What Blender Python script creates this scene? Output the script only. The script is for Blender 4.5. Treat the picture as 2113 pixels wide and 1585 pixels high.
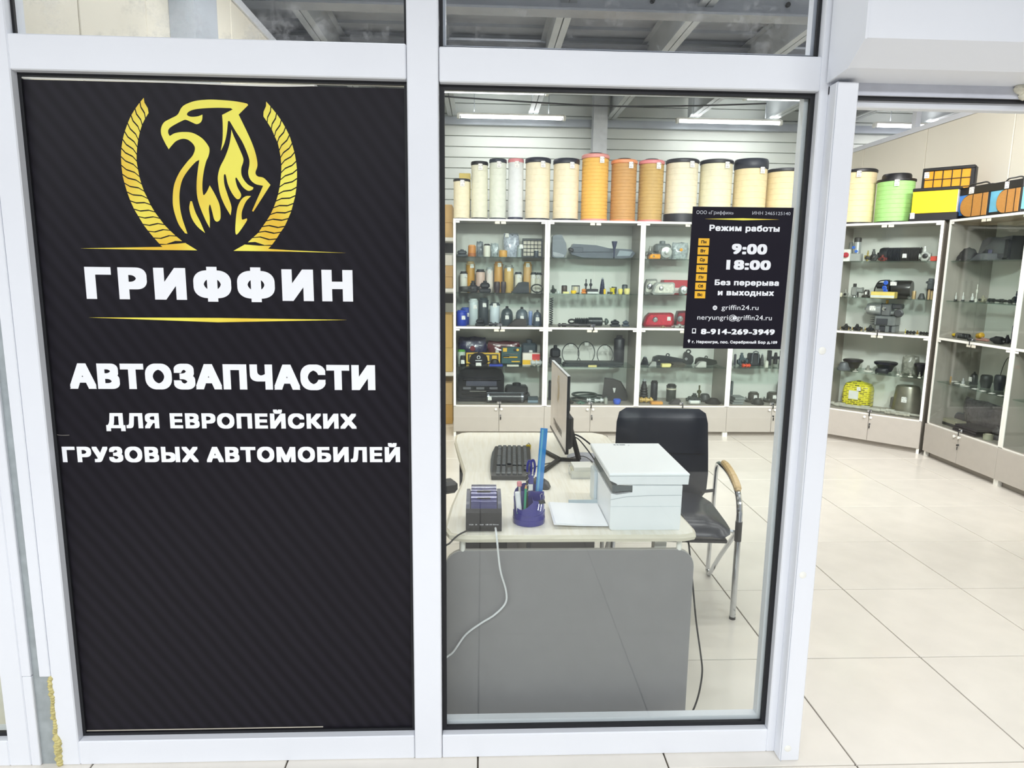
import bpy, bmesh, math, random
import numpy as np
from mathutils import Vector, Matrix
from mathutils.geometry import delaunay_2d_cdt
R = math.radians
random.seed(7)
scn = bpy.context.scene
col = scn.collection
for o in list(bpy.data.objects): bpy.data.objects.remove(o)

# ------------------------------------------------------------------ camera, world, lights, exposure
CAM = Vector((0, -2.036, 1.53))
def cam_axes(pitch, yaw, roll):
    f = Vector((math.sin(yaw)*math.cos(pitch), math.cos(yaw)*math.cos(pitch), -math.sin(pitch)))
    r = Vector((math.cos(yaw), -math.sin(yaw), 0)); u = r.cross(f)
    return r*math.cos(roll)+u*math.sin(roll), u*math.cos(roll)-r*math.sin(roll), f
cr, cu, cf = cam_axes(R(9.337), R(2.56), R(.704))
cd = bpy.data.cameras.new('camera'); cam = bpy.data.objects.new('camera', cd); col.objects.link(cam)
cd.sensor_width = 36; cd.lens = 36*1403/2113; cd.clip_start = .05
cam.matrix_world = Matrix(((cr.x, cu.x, -cf.x, CAM.x), (cr.y, cu.y, -cf.y, CAM.y), (cr.z, cu.z, -cf.z, CAM.z), (0, 0, 0, 1)))
scn.camera = cam
w = bpy.data.worlds.new('world'); scn.world = w; w.use_nodes = True
w.node_tree.nodes['Background'].inputs[0].default_value = (.93, .96, 1, 1)
w.node_tree.nodes['Background'].inputs[1].default_value = .85
def area(name, loc, sx, sy, power, rot=(0, 0, 0), colr=(1, .985, .965)):
    l = bpy.data.lights.new(name, 'AREA'); l.shape = 'RECTANGLE'; l.size = sx; l.size_y = sy; l.energy = power; l.color = colr
    o = bpy.data.objects.new(name, l); col.objects.link(o); o.location = loc; o.rotation_euler = rot
    return o
LAMPS = [(.31, 5.83, 1.17), (2.745, 5.83, 1.17), (5.0, 5.83, 1.17), (.02, 4.77, 1.17), (3.1, 4.77, 1.17)]   # tubes the photo shows
def row(x, y, power, sy=.1):                                       # a tube shines down and up
    area('tube_and_fill_light', (x, y, 3.185), 1.15, sy, power); area('tube_and_fill_light', (x, y, 3.265), 1.15, sy, power*.6, (math.pi, 0, 0))
for x, y, L in LAMPS: row(x, y, 6, .05)
for x in (-.3, 1.5, 3.3):                                          # unseen rows added to light the front of the shop
    row(x, 2.9, 8); row(x, 1.7, 9); row(x, .5, 13)
for x in (-4.6, -2.2, .2, 2.6):                                    # unseen lamps added over the passage for frontal light
    area('passage_fill_light', (x, -3.7, 3.07), 2.2, .6, 98, colr=(.95, .97, 1))
def spot(loc, aim, power):                                          # unseen fill lamps added above the window to brighten the shelves
    d = Vector(aim)-Vector(loc); o = area('shelf_fill_light', loc, .25, .25, power, d.to_track_quat('-Z', 'Y').to_euler()); o.data.spread = R(78)
for x in (-.7, .5, 1.7, 2.9): spot((x, .22, 2.95), (x*.95+.1, 4.4, .6), 15)
spot((1.6, .22, 2.95), (4.1, 3.0, 1.6), 18); spot((3.2, .22, 2.95), (4.2, 3.6, 1.9), 9)
scn.view_settings.view_transform = 'Standard'; scn.view_settings.look = 'None'
scn.view_settings.exposure = -.06; scn.view_settings.gamma = 1; scn.view_settings.use_curve_mapping = False
scn.cycles.transparent_max_bounces = 40; scn.cycles.max_bounces = 10; scn.cycles.sample_clamp_indirect = 6
scn.cycles.caustics_reflective = False; scn.cycles.caustics_refractive = False

# ------------------------------------------------------------------ materials
def lin(h):
    h = h.lstrip('#'); v = [int(h[i:i+2], 16)/255 for i in (0, 2, 4)]
    return tuple(c/12.92 if c <= .04045 else ((c+.055)/1.055)**2.4 for c in v)
MC = {}
def mat(c, rough=.5, metal=0., var=.06, scale=18., bump=0., coat=0., emit=None, alpha=1.):
    key = (c, rough, metal, var, scale, bump, coat, emit, alpha)
    if key in MC: return MC[key]
    m = bpy.data.materials.new('m%03d' % len(MC)); m.use_nodes = True; nt = m.node_tree; b = nt.nodes['Principled BSDF']
    tc = nt.nodes.new('ShaderNodeTexCoord'); n = nt.nodes.new('ShaderNodeTexNoise'); n.inputs['Scale'].default_value = scale; n.inputs['Detail'].default_value = 3
    nt.links.new(tc.outputs['Object'], n.inputs['Vector'])
    rp = nt.nodes.new('ShaderNodeValToRGB'); L = lin(c)
    rp.color_ramp.elements[0].position = .3; rp.color_ramp.elements[1].position = .7
    rp.color_ramp.elements[0].color = tuple(x*(1-var) for x in L)+(1,); rp.color_ramp.elements[1].color = tuple(min(1, x*(1+var)) for x in L)+(1,)
    nt.links.new(n.outputs['Fac'], rp.inputs['Fac']); nt.links.new(rp.outputs['Color'], b.inputs['Base Color'])
    b.inputs['Roughness'].default_value = rough; b.inputs['Metallic'].default_value = metal
    if coat: b.inputs['Coat Weight'].default_value = coat; b.inputs['Coat Roughness'].default_value = .05
    if alpha < 1: b.inputs['Alpha'].default_value = alpha
    if bump:
        bp = nt.nodes.new('ShaderNodeBump'); bp.inputs['Strength'].default_value = bump; bp.inputs['Distance'].default_value = .004
        nt.links.new(n.outputs['Fac'], bp.inputs['Height']); nt.links.new(bp.outputs['Normal'], b.inputs['Normal'])
    if emit:
        b.inputs['Emission Color'].default_value = L+(1,); b.inputs['Emission Strength'].default_value = emit
    MC[key] = m
    return m
def glass_mat(name, tint='#f4faf8', ior=1.45, haze=0.):
    m = bpy.data.materials.new(name); m.use_nodes = True; nt = m.node_tree; nt.nodes.clear()
    out = nt.nodes.new('ShaderNodeOutputMaterial'); mx = nt.nodes.new('ShaderNodeMixShader'); fr = nt.nodes.new('ShaderNodeFresnel'); fr.inputs[0].default_value = ior
    ge = nt.nodes.new('ShaderNodeNewGeometry'); mi = nt.nodes.new('ShaderNodeMapRange'); mi.inputs[3].default_value = ior; mi.inputs[4].default_value = 1/ior   # leaving the pane, the ray is already outside again
    nt.links.new(ge.outputs['Backfacing'], mi.inputs[0]); nt.links.new(mi.outputs[0], fr.inputs[0])
    t = nt.nodes.new('ShaderNodeBsdfTransparent'); t.inputs[0].default_value = lin(tint)+(1,)
    g = nt.nodes.new('ShaderNodeBsdfGlossy'); g.inputs['Roughness'].default_value = .02
    nt.links.new(fr.outputs[0], mx.inputs[0]); nt.links.new(g.outputs[0], mx.inputs[2])
    if haze:                                                       # dust and drips on the pane
        tc = nt.nodes.new('ShaderNodeTexCoord'); n = nt.nodes.new('ShaderNodeTexNoise'); n.inputs['Scale'].default_value = 5; n.inputs['Detail'].default_value = 12; n.inputs['Roughness'].default_value = .8
        nt.links.new(tc.outputs['Object'], n.inputs['Vector'])
        rp = nt.nodes.new('ShaderNodeMapRange'); rp.inputs[1].default_value = .52; rp.inputs[2].default_value = .8; rp.inputs[3].default_value = 0; rp.inputs[4].default_value = haze
        nt.links.new(n.outputs['Fac'], rp.inputs[0])
        d = nt.nodes.new('ShaderNodeBsdfDiffuse'); m2 = nt.nodes.new('ShaderNodeMixShader')
        nt.links.new(rp.outputs[0], m2.inputs[0]); nt.links.new(t.outputs[0], m2.inputs[1]); nt.links.new(d.outputs[0], m2.inputs[2]); nt.links.new(m2.outputs[0], mx.inputs[1])
    else: nt.links.new(t.outputs[0], mx.inputs[1])
    nt.links.new(mx.outputs[0], out.inputs[0])
    return m
def tag_mat():
    m = bpy.data.materials.new('price_tag_print'); m.use_nodes = True; nt = m.node_tree; b = nt.nodes['Principled BSDF']
    tc = nt.nodes.new('ShaderNodeTexCoord'); mp = nt.nodes.new('ShaderNodeMapping'); mp.inputs['Scale'].default_value = (3, 3, 5)
    n = nt.nodes.new('ShaderNodeTexNoise'); n.inputs['Scale'].default_value = 1.3; n.inputs['Detail'].default_value = 2
    rp = nt.nodes.new('ShaderNodeValToRGB'); rp.color_ramp.interpolation = 'CONSTANT'
    rp.color_ramp.elements[0].color = (.12, .12, .13, 1); rp.color_ramp.elements[1].color = (.86, .85, .82, 1); rp.color_ramp.elements[1].position = .4
    nt.links.new(tc.outputs['Generated'], mp.inputs[0]); nt.links.new(mp.outputs[0], n.inputs['Vector']); nt.links.new(n.outputs['Fac'], rp.inputs[0]); nt.links.new(rp.outputs[0], b.inputs['Base Color'])
    return m
TAG = tag_mat()
def wood_mat(name, c1, c2, sc=(30, 2, 30), rough=.35):
    m = bpy.data.materials.new(name); m.use_nodes = True; nt = m.node_tree; b = nt.nodes['Principled BSDF']
    tc = nt.nodes.new('ShaderNodeTexCoord'); mp = nt.nodes.new('ShaderNodeMapping'); mp.inputs['Scale'].default_value = sc
    n = nt.nodes.new('ShaderNodeTexNoise'); n.inputs['Scale'].default_value = 2; n.inputs['Detail'].default_value = 5; n.inputs['Distortion'].default_value = .6
    rp = nt.nodes.new('ShaderNodeValToRGB'); rp.color_ramp.elements[0].color = lin(c1)+(1,); rp.color_ramp.elements[1].color = lin(c2)+(1,)
    rp.color_ramp.elements[0].position = .36; rp.color_ramp.elements[1].position = .56
    nt.links.new(tc.outputs['Object'], mp.inputs[0]); nt.links.new(mp.outputs[0], n.inputs['Vector']); nt.links.new(n.outputs['Fac'], rp.inputs[0]); nt.links.new(rp.outputs[0], b.inputs['Base Color'])
    b.inputs['Roughness'].default_value = rough
    return m
def film_mat():                                                    # printed carbon-weave look of the vinyl
    m = bpy.data.materials.new('black_vinyl'); m.use_nodes = True; nt = m.node_tree; b = nt.nodes['Principled BSDF']
    tc = nt.nodes.new('ShaderNodeTexCoord'); mp = nt.nodes.new('ShaderNodeMapping'); mp.inputs['Rotation'].default_value = (0, R(36), 0)
    wv = nt.nodes.new('ShaderNodeTexWave'); wv.inputs['Scale'].default_value = 8.5; wv.inputs['Distortion'].default_value = 1.2; wv.inputs['Detail'].default_value = 2; wv.inputs['Detail Scale'].default_value = .6
    rp = nt.nodes.new('ShaderNodeValToRGB'); rp.color_ramp.elements[0].color = lin('#17151b')+(1,); rp.color_ramp.elements[1].color = lin('#24222a')+(1,)
    n = nt.nodes.new('ShaderNodeTexNoise'); n.inputs['Scale'].default_value = 1.1; mx = nt.nodes.new('ShaderNodeMix'); mx.data_type = 'RGBA'; mx.inputs['B'].default_value = lin('#1a181e')+(1,)
    nt.links.new(tc.outputs['Object'], mp.inputs[0]); nt.links.new(mp.outputs[0], wv.inputs['Vector']); nt.links.new(wv.outputs['Fac'], rp.inputs[0])
    nt.links.new(tc.outputs['Object'], n.inputs['Vector']); nt.links.new(n.outputs['Fac'], mx.inputs['Factor']); nt.links.new(rp.outputs[0], mx.inputs['A']); nt.links.new(mx.outputs['Result'], b.inputs['Base Color'])
    b.inputs['Roughness'].default_value = .42; b.inputs['Specular IOR Level'].default_value = .15
    return m
def gold_mat():
    m = bpy.data.materials.new('gold_print'); m.use_nodes = True; nt = m.node_tree; b = nt.nodes['Principled BSDF']
    tc = nt.nodes.new('ShaderNodeTexCoord'); n = nt.nodes.new('ShaderNodeTexNoise'); n.inputs['Scale'].default_value = 5.5; n.inputs['Detail'].default_value = 1
    rp = nt.nodes.new('ShaderNodeValToRGB'); rp.color_ramp.elements[0].color = lin('#ecc02c')+(1,); rp.color_ramp.elements[1].color = lin('#f5ec58')+(1,)
    rp.color_ramp.elements[0].position = .34; rp.color_ramp.elements[1].position = .62
    nt.links.new(tc.outputs['Object'], n.inputs['Vector']); nt.links.new(n.outputs['Fac'], rp.inputs[0]); nt.links.new(rp.outputs[0], b.inputs['Base Color'])
    b.inputs['Roughness'].default_value = .45
    return m
M_FRAME = mat('#e9ecf2', .32, var=.012, scale=3)
M_GASK = mat('#15161b', .6)
M_GLASS = glass_mat('shop_glass', '#fbfdfc', 1.45, .03)
M_GLASSD = glass_mat('dusty_glass', '#f4f6f8', 1.55, .5)
M_CGLASS = glass_mat('cabinet_glass', '#f8fbfa', 1.38)
M_SHELF = glass_mat('shelf_glass', '#eef6f3', 1.4)
M_WHITE = mat('#f1f1ea', .4, var=.01)
M_TILE = mat('#e6e1d7', .22, var=.035, scale=6, coat=0.)
M_GROUT = mat('#4a4239', .9)
M_STEEL = mat('#a4aab1', .45, .3, var=.1, scale=4)
M_GALV = mat('#a9b1b4', .5, .35, var=.12, scale=25)
M_DECK = mat('#a9aeb5', .6, .2, var=.08, scale=5)
M_CREAM = mat('#efe9d8', .45, var=.015, scale=2)
M_WPAN = mat('#d4d9d4', .45, var=.015, scale=2)
M_CHROME = mat('#c9ccd0', .12, 1., var=.03)
M_BLK = mat('#17181b', .42)
M_CABGREY = mat('#b3aea6', .42, var=.02)
M_CARC = mat('#a09a91', .45, var=.02)
M_CBACK = mat('#dcddd6', .5, var=.03, scale=3)
M_TUBE = mat('#fdfbff', .4, emit=9.)
M_GOLD = gold_mat()
M_LETTER = mat('#f4f6fa', .45, var=.0)

# ------------------------------------------------------------------ mesh helpers
class MB:
    def __init__(s): s.v = []; s.f = []
    def add(s, vs, fs, T=None):
        b = len(s.v); s.v += [tuple(T @ Vector(p)) if T is not None else tuple(p) for p in vs]; s.f += [tuple(i+b for i in f) for f in fs]; return s
    def box(s, x0, x1, y0, y1, z0, z1, b=0., T=None):
        if b <= 0:
            vs = [(x, y, z) for x in (x0, x1) for y in (y0, y1) for z in (z0, z1)]
            return s.add(vs, [(0, 1, 3, 2), (4, 6, 7, 5), (0, 4, 5, 1), (2, 3, 7, 6), (0, 2, 6, 4), (1, 5, 7, 3)], T)
        b = min(b, (x1-x0)*.49, (y1-y0)*.49, (z1-z0)*.49)
        vs = []; I = {}
        X, Y, Z = (x0, x1), (y0, y1), (z0, z1)
        for i in (0, 1):
            for j in (0, 1):
                for k in (0, 1):
                    sx, sy, sz = (b, -b)[i], (b, -b)[j], (b, -b)[k]
                    for a, p in (('x', (X[i], Y[j]+sy, Z[k]+sz)), ('y', (X[i]+sx, Y[j], Z[k]+sz)), ('z', (X[i]+sx, Y[j]+sy, Z[k]))):
                        I[a, i, j, k] = len(vs); vs.append(p)
        fs = []
        for t in (0, 1):
            q = [(0, 0), (1, 0), (1, 1), (0, 1)]
            for a, mk in (('x', lambda p, r: (t, p, r)), ('y', lambda p, r: (r, t, p)), ('z', lambda p, r: (p, r, t))):
                f = [I[(a,)+mk(*e)] for e in q]; fs.append(f if t else f[::-1])
        for i in (0, 1):
            for j in (0, 1):
                for key, (a1, a2) in (('z', ('x', 'y')), ('x', ('y', 'z')), ('y', ('x', 'z'))):
                    mk = {'z': lambda k: (i, j, k), 'x': lambda k: (k, i, j), 'y': lambda k: (i, k, j)}[key]
                    f = [I[(a1,)+mk(0)], I[(a2,)+mk(0)], I[(a2,)+mk(1)], I[(a1,)+mk(1)]]
                    flip = (i == j); 
                    if key == 'y': flip = not flip
                    fs.append(f[::-1] if not flip else f)
                for k in (0, 1):
                    pass
        for i in (0, 1):
            for j in (0, 1):
                for k in (0, 1):
                    f = [I['x', i, j, k], I['y', i, j, k], I['z', i, j, k]]
                    fs.append(f if (i+j+k) % 2 else f[::-1])
        return s.add(vs, fs, T)
    def lathe(s, prof, n=16, T=None, sq=None):
        vs = []; fs = []; m = len(prof)
        for k in range(n):
            a = 2*math.pi*k/n; c, sn = math.cos(a), math.sin(a)
            for r, z in prof:
                q = r if sq is None else r
                vs.append((q*c, q*sn*(sq or 1), z))
        for k in range(n):
            k2 = (k+1) % n
            for i in range(m-1): fs.append((k*m+i, k2*m+i, k2*m+i+1, k*m+i+1))
        if prof[0][0] > 1e-6: fs.append(tuple(k*m for k in range(n))[::-1])
        if prof[-1][0] > 1e-6: fs.append(tuple(k*m+m-1 for k in range(n)))
        return s.add(vs, fs, T)
    def cyl(s, r, z0, z1, n=14, T=None, r2=None): return s.lathe([(r, z0), (r if r2 is None else r2, z1)], n, T)
    def tube(s, pts, r, n=6, closed=False, T=None):
        P = [Vector(p) for p in pts]; m = len(P); vs = []; fs = []; prev = None
        for i, p in enumerate(P):
            a = P[(i-1) % m] if (closed or i > 0) else p; b = P[(i+1) % m] if (closed or i < m-1) else p
            t = (b-a).normalized()
            if prev is None:
                u = t.orthogonal().normalized()
            else:
                u = (prev-t*prev.dot(t)); u = u.normalized() if u.length > 1e-6 else t.orthogonal().normalized()
            prev = u; v = t.cross(u)
            rr = r[i] if isinstance(r, (list, tuple)) else r
            for k in range(n):
                an = 2*math.pi*k/n; vs.append(tuple(p+(u*math.cos(an)+v*math.sin(an))*rr))
        for i in range(m if closed else m-1):
            i2 = (i+1) % m
            for k in range(n): fs.append((i*n+k, i*n+(k+1) % n, i2*n+(k+1) % n, i2*n+k))
        if not closed: fs.append(tuple(range(n))[::-1]); fs.append(tuple((m-1)*n+k for k in range(n)))
        return s.add(vs, fs, T)
    def prism(s, poly, d0, d1, axis='y', T=None):
        # poly in the plane across the axis: y -> (x,z), x -> (y,z), z -> (x,y)
        mk = {'y': lambda p, d: (p[0], d, p[1]), 'x': lambda p, d: (d, p[0], p[1]), 'z': lambda p, d: (p[0], p[1], d)}[axis]
        n = len(poly); area2 = sum(poly[i][0]*poly[(i+1) % n][1]-poly[(i+1) % n][0]*poly[i][1] for i in range(n))
        if (area2 < 0) != (axis == 'y'): poly = poly[::-1]
        vs = [mk(p, d0) for p in poly]+[mk(p, d1) for p in poly]
        fs = [tuple(range(n))[::-1], tuple(range(n, 2*n))]+[(i, (i+1) % n, n+(i+1) % n, n+i) for i in range(n)]
        return s.add(vs, fs, T)
    def mesh(s, name, m, smooth=35):
        me = bpy.data.meshes.new(name); me.from_pydata(s.v, [], s.f); me.materials.append(m); me.update()
        bm = bmesh.new(); bm.from_mesh(me); bmesh.ops.recalc_face_normals(bm, faces=bm.faces); bm.to_mesh(me); bm.free()
        if smooth:
            me.polygons.foreach_set('use_smooth', [True]*len(me.polygons)); me.set_sharp_from_angle(angle=R(smooth))
        return me
    def build(s, name, m, parent=None, smooth=35, loc=None):
        o = bpy.data.objects.new(name, s.mesh(name, m, smooth)); col.objects.link(o)
        if parent is not None: o.parent = parent
        if loc: o.location = loc
        return o
def thing(name, label, cat, loc=(0, 0, 0), rz=0., group=None):
    o = bpy.data.objects.new(name, None); col.objects.link(o); o.location = loc; o.rotation_euler = (0, 0, rz); o.empty_display_size = .05
    o['label'] = label; o['category'] = cat
    if group: o['group'] = group
    return o
def struct(name):
    o = bpy.data.objects.new(name, None); col.objects.link(o); o['kind'] = 'structure'; return o
def tagit(o, label, cat, group=None):
    o['label'] = label; o['category'] = cat
    if group: o['group'] = group
    return o
def TR(x=0, y=0, z=0, rx=0, ry=0, rz=0):
    return Matrix.Translation((x, y, z)) @ Matrix.Rotation(rz, 4, 'Z') @ Matrix.Rotation(ry, 4, 'Y') @ Matrix.Rotation(rx, 4, 'X')
AX = Matrix.Rotation(R(90), 4, 'Y')                                # z axis -> x axis
AY = Matrix.Rotation(R(90), 4, 'X')                                # z axis -> -y axis
def spline(pts, k=6):
    P = [Vector(p) for p in pts]; out = []
    for i in range(len(P)-1):
        a = P[max(i-1, 0)]; b = P[i]; c = P[i+1]; d = P[min(i+2, len(P)-1)]
        for j in range(k):
            t = j/k; out.append(.5*((2*b)+(c-a)*t+(2*a-5*b+4*c-d)*t*t+(3*b-a-3*c+d)*t**3))
    out.append(P[-1]); return out
def smooth_poly(pts, k=6):
    n = len(pts); out = []
    for i in range(n):
        p0, p1, p2, p3 = pts[(i-1) % n], pts[i], pts[(i+1) % n], pts[(i+2) % n]
        b, c = Vector(p1[:2]), Vector(p2[:2]); c1, c2 = len(p1) > 2, len(p2) > 2
        if c1 and c2: out.append(tuple(b)); continue
        t1 = (c-b) if c1 else (c-Vector(p0[:2]))*.5; t2 = (c-b) if c2 else (Vector(p3[:2])-b)*.5
        L = (c-b).length
        for t in (t1, t2):
            if t.length > 1.5*L: t.length = 1.5*L
        for j in range(k):
            t = j/k; h = (2*t**3-3*t*t+1, t**3-2*t*t+t, -2*t**3+3*t*t, t**3-t*t)
            out.append(tuple(b*h[0]+t1*h[1]+c*h[2]+t2*h[3]))
    return out
def curve_mesh(cu, name):
    o = bpy.data.objects.new('tmp', cu); col.objects.link(o); bpy.context.view_layer.update()
    me = bpy.data.meshes.new_from_object(o.evaluated_get(bpy.context.evaluated_depsgraph_get()))
    bpy.data.objects.remove(o); bpy.data.curves.remove(cu); me.name = name; return me
def flat(polys, name, m, parent, y, k=6):                          # filled flat print on a vertical plane facing the passage
    cu = bpy.data.curves.new(name, 'CURVE'); cu.dimensions = '2D'; cu.fill_mode = 'BOTH'
    for p in polys:
        q = smooth_poly(p, k) if any(len(a) == 2 for a in p) else [a[:2] for a in p]
        sp = cu.splines.new('POLY'); sp.points.add(len(q)-1); sp.use_cyclic_u = True
        for i, a in enumerate(q): sp.points[i].co = (a[0], a[1], 0, 1)
    me = curve_mesh(cu, name); me.transform(Matrix.Rotation(R(90), 4, 'X')); me.transform(Matrix.Translation((0, y, 0)))
    me.materials.clear(); me.materials.append(m)
    o = bpy.data.objects.new(name, me); col.objects.link(o); o.parent = parent; return o
def glyph_outlines(s, sp_=1.):                                             # contours of a line of text as closed polygons
    cu = bpy.data.curves.new('t', 'FONT'); cu.body = s; cu.space_character = sp_; o = bpy.data.objects.new('t', cu); col.objects.link(o); bpy.context.view_layer.update()
    c = o.to_curve(bpy.context.evaluated_depsgraph_get()); out = []
    for sp in c.splines:
        P = []; B = sp.bezier_points; n = len(B)
        for i in range(n):
            p, q = B[i], B[(i+1) % n]; a, b_, c_, d = [Vector(v[:2]) for v in (p.co, p.handle_right, q.handle_left, q.co)]
            st = abs((b_-a).cross(d-a) if False else (b_.x-a.x)*(d.y-a.y)-(b_.y-a.y)*(d.x-a.x))+abs((c_.x-a.x)*(d.y-a.y)-(c_.y-a.y)*(d.x-a.x)) < 1e-6
            for k in range(1 if st else 4):
                t = k/4; P.append(a*(1-t)**3+b_*3*t*(1-t)**2+c_*3*t*t*(1-t)+d*t**3)
        out.append(P)
    o.to_curve_clear(); bpy.data.objects.remove(o); bpy.data.curves.remove(cu)
    return out
def winding(P, X, Y):                                              # winding number of a closed polygon around many points
    a = np.array([(p.x, p.y) for p in P]); b = np.roll(a, -1, 0); x, y = X[:, None], Y[:, None]
    side = (b[:, 0]-a[:, 0])*(y-a[:, 1])-(x-a[:, 0])*(b[:, 1]-a[:, 1])
    return ((a[:, 1] <= y) & (b[:, 1] > y) & (side > 0)).sum(1)-((a[:, 1] > y) & (b[:, 1] <= y) & (side < 0)).sum(1)
def text_mesh(s, off, sp_=1.):                                     # off > 0 makes a bold: the union of copies set around each outline
    gs = sorted(([min(p.x for p in P), max(p.x for p in P), [P]] for P in glyph_outlines(s, sp_)), key=lambda q: q[0]); cl = []
    for q in gs:                                                   # contours that overlap sideways make one glyph
        if cl and q[0] < cl[-1][1]-1e-4: cl[-1][1] = max(cl[-1][1], q[1]); cl[-1][2] += q[2]
        else: cl.append(q)
    shifts = [(0, 0)]+([(off*i, off*.85*j) for i in (-1, 0, 1) for j in (-1, 0, 1) if i or j] if off else [])
    V = []; F = []
    for _, _, grp in cl:
        vs = []; es = []
        for dx, dy in shifts:
            for P in grp:
                n = len(P); b = len(vs); es += [(b+i, b+(i+1) % n) for i in range(n)]; vs += [Vector((p.x+dx, p.y+dy)) for p in P]
        ov, oe, of, _, _, _ = delaunay_2d_cdt(vs, es, [], 0, 1e-5, False)
        o = np.array([(v.x, v.y) for v in ov]); T = np.array([f for f in of if len(f) == 3]); c = o[T].mean(1); ok = np.zeros(len(T), bool)
        for dx, dy in shifts: ok |= sum(winding(P, c[:, 0]-dx, c[:, 1]-dy) for P in grp) != 0
        b = len(V); V += [(v.x, v.y, 0) for v in ov]; F += [tuple(int(i)+b for i in f) for f in T[ok]]
    m2 = bpy.data.meshes.new('t'); m2.from_pydata(V, [], F); return m2
CAPH = {}
def text(s, x0, x1, zb, cap, name, m, parent, y, off=.0, T=None, sp_=1., words=False):
    me = text_mesh(s, off, sp_)
    if off not in CAPH:
        h = text_mesh('Н', off); CAPH[off] = max(v.co.y for v in h.vertices)-min(v.co.y for v in h.vertices), min(v.co.y for v in h.vertices)
    ch, b0 = CAPH[off]; xs = [v.co.x for v in me.vertices]; a, b = min(xs), max(xs)
    for v in me.vertices: v.co = (x0+(v.co.x-a)/(b-a)*(x1-x0), y-v.co.z, zb+(v.co.y-b0)/ch*cap)
    if T is not None: me.transform(T)
    if words:                                                      # one object per word, parted at the widest gap
        sx = sorted(v.co.x for v in me.vertices); gx = max(range(len(sx)-1), key=lambda i: sx[i+1]-sx[i]); cut = (sx[gx]+sx[gx+1])/2; vs = [tuple(v.co) for v in me.vertices]; fs = [tuple(p.vertices) for p in me.polygons]
        for left in (True, False):
            m2 = bpy.data.meshes.new(name); keep = [f for f in fs if (vs[f[0]][0] < cut) == left]; used = sorted({i for f in keep for i in f}); ix = {i: k for k, i in enumerate(used)}
            m2.from_pydata([vs[i] for i in used], [], [tuple(ix[i] for i in f) for f in keep]); m2.materials.append(m); o = bpy.data.objects.new(name, m2); col.objects.link(o); o.parent = parent
        return o
    me.materials.clear(); me.materials.append(m); me.name = name
    o = bpy.data.objects.new(name, me); col.objects.link(o); o.parent = parent; return o
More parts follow.
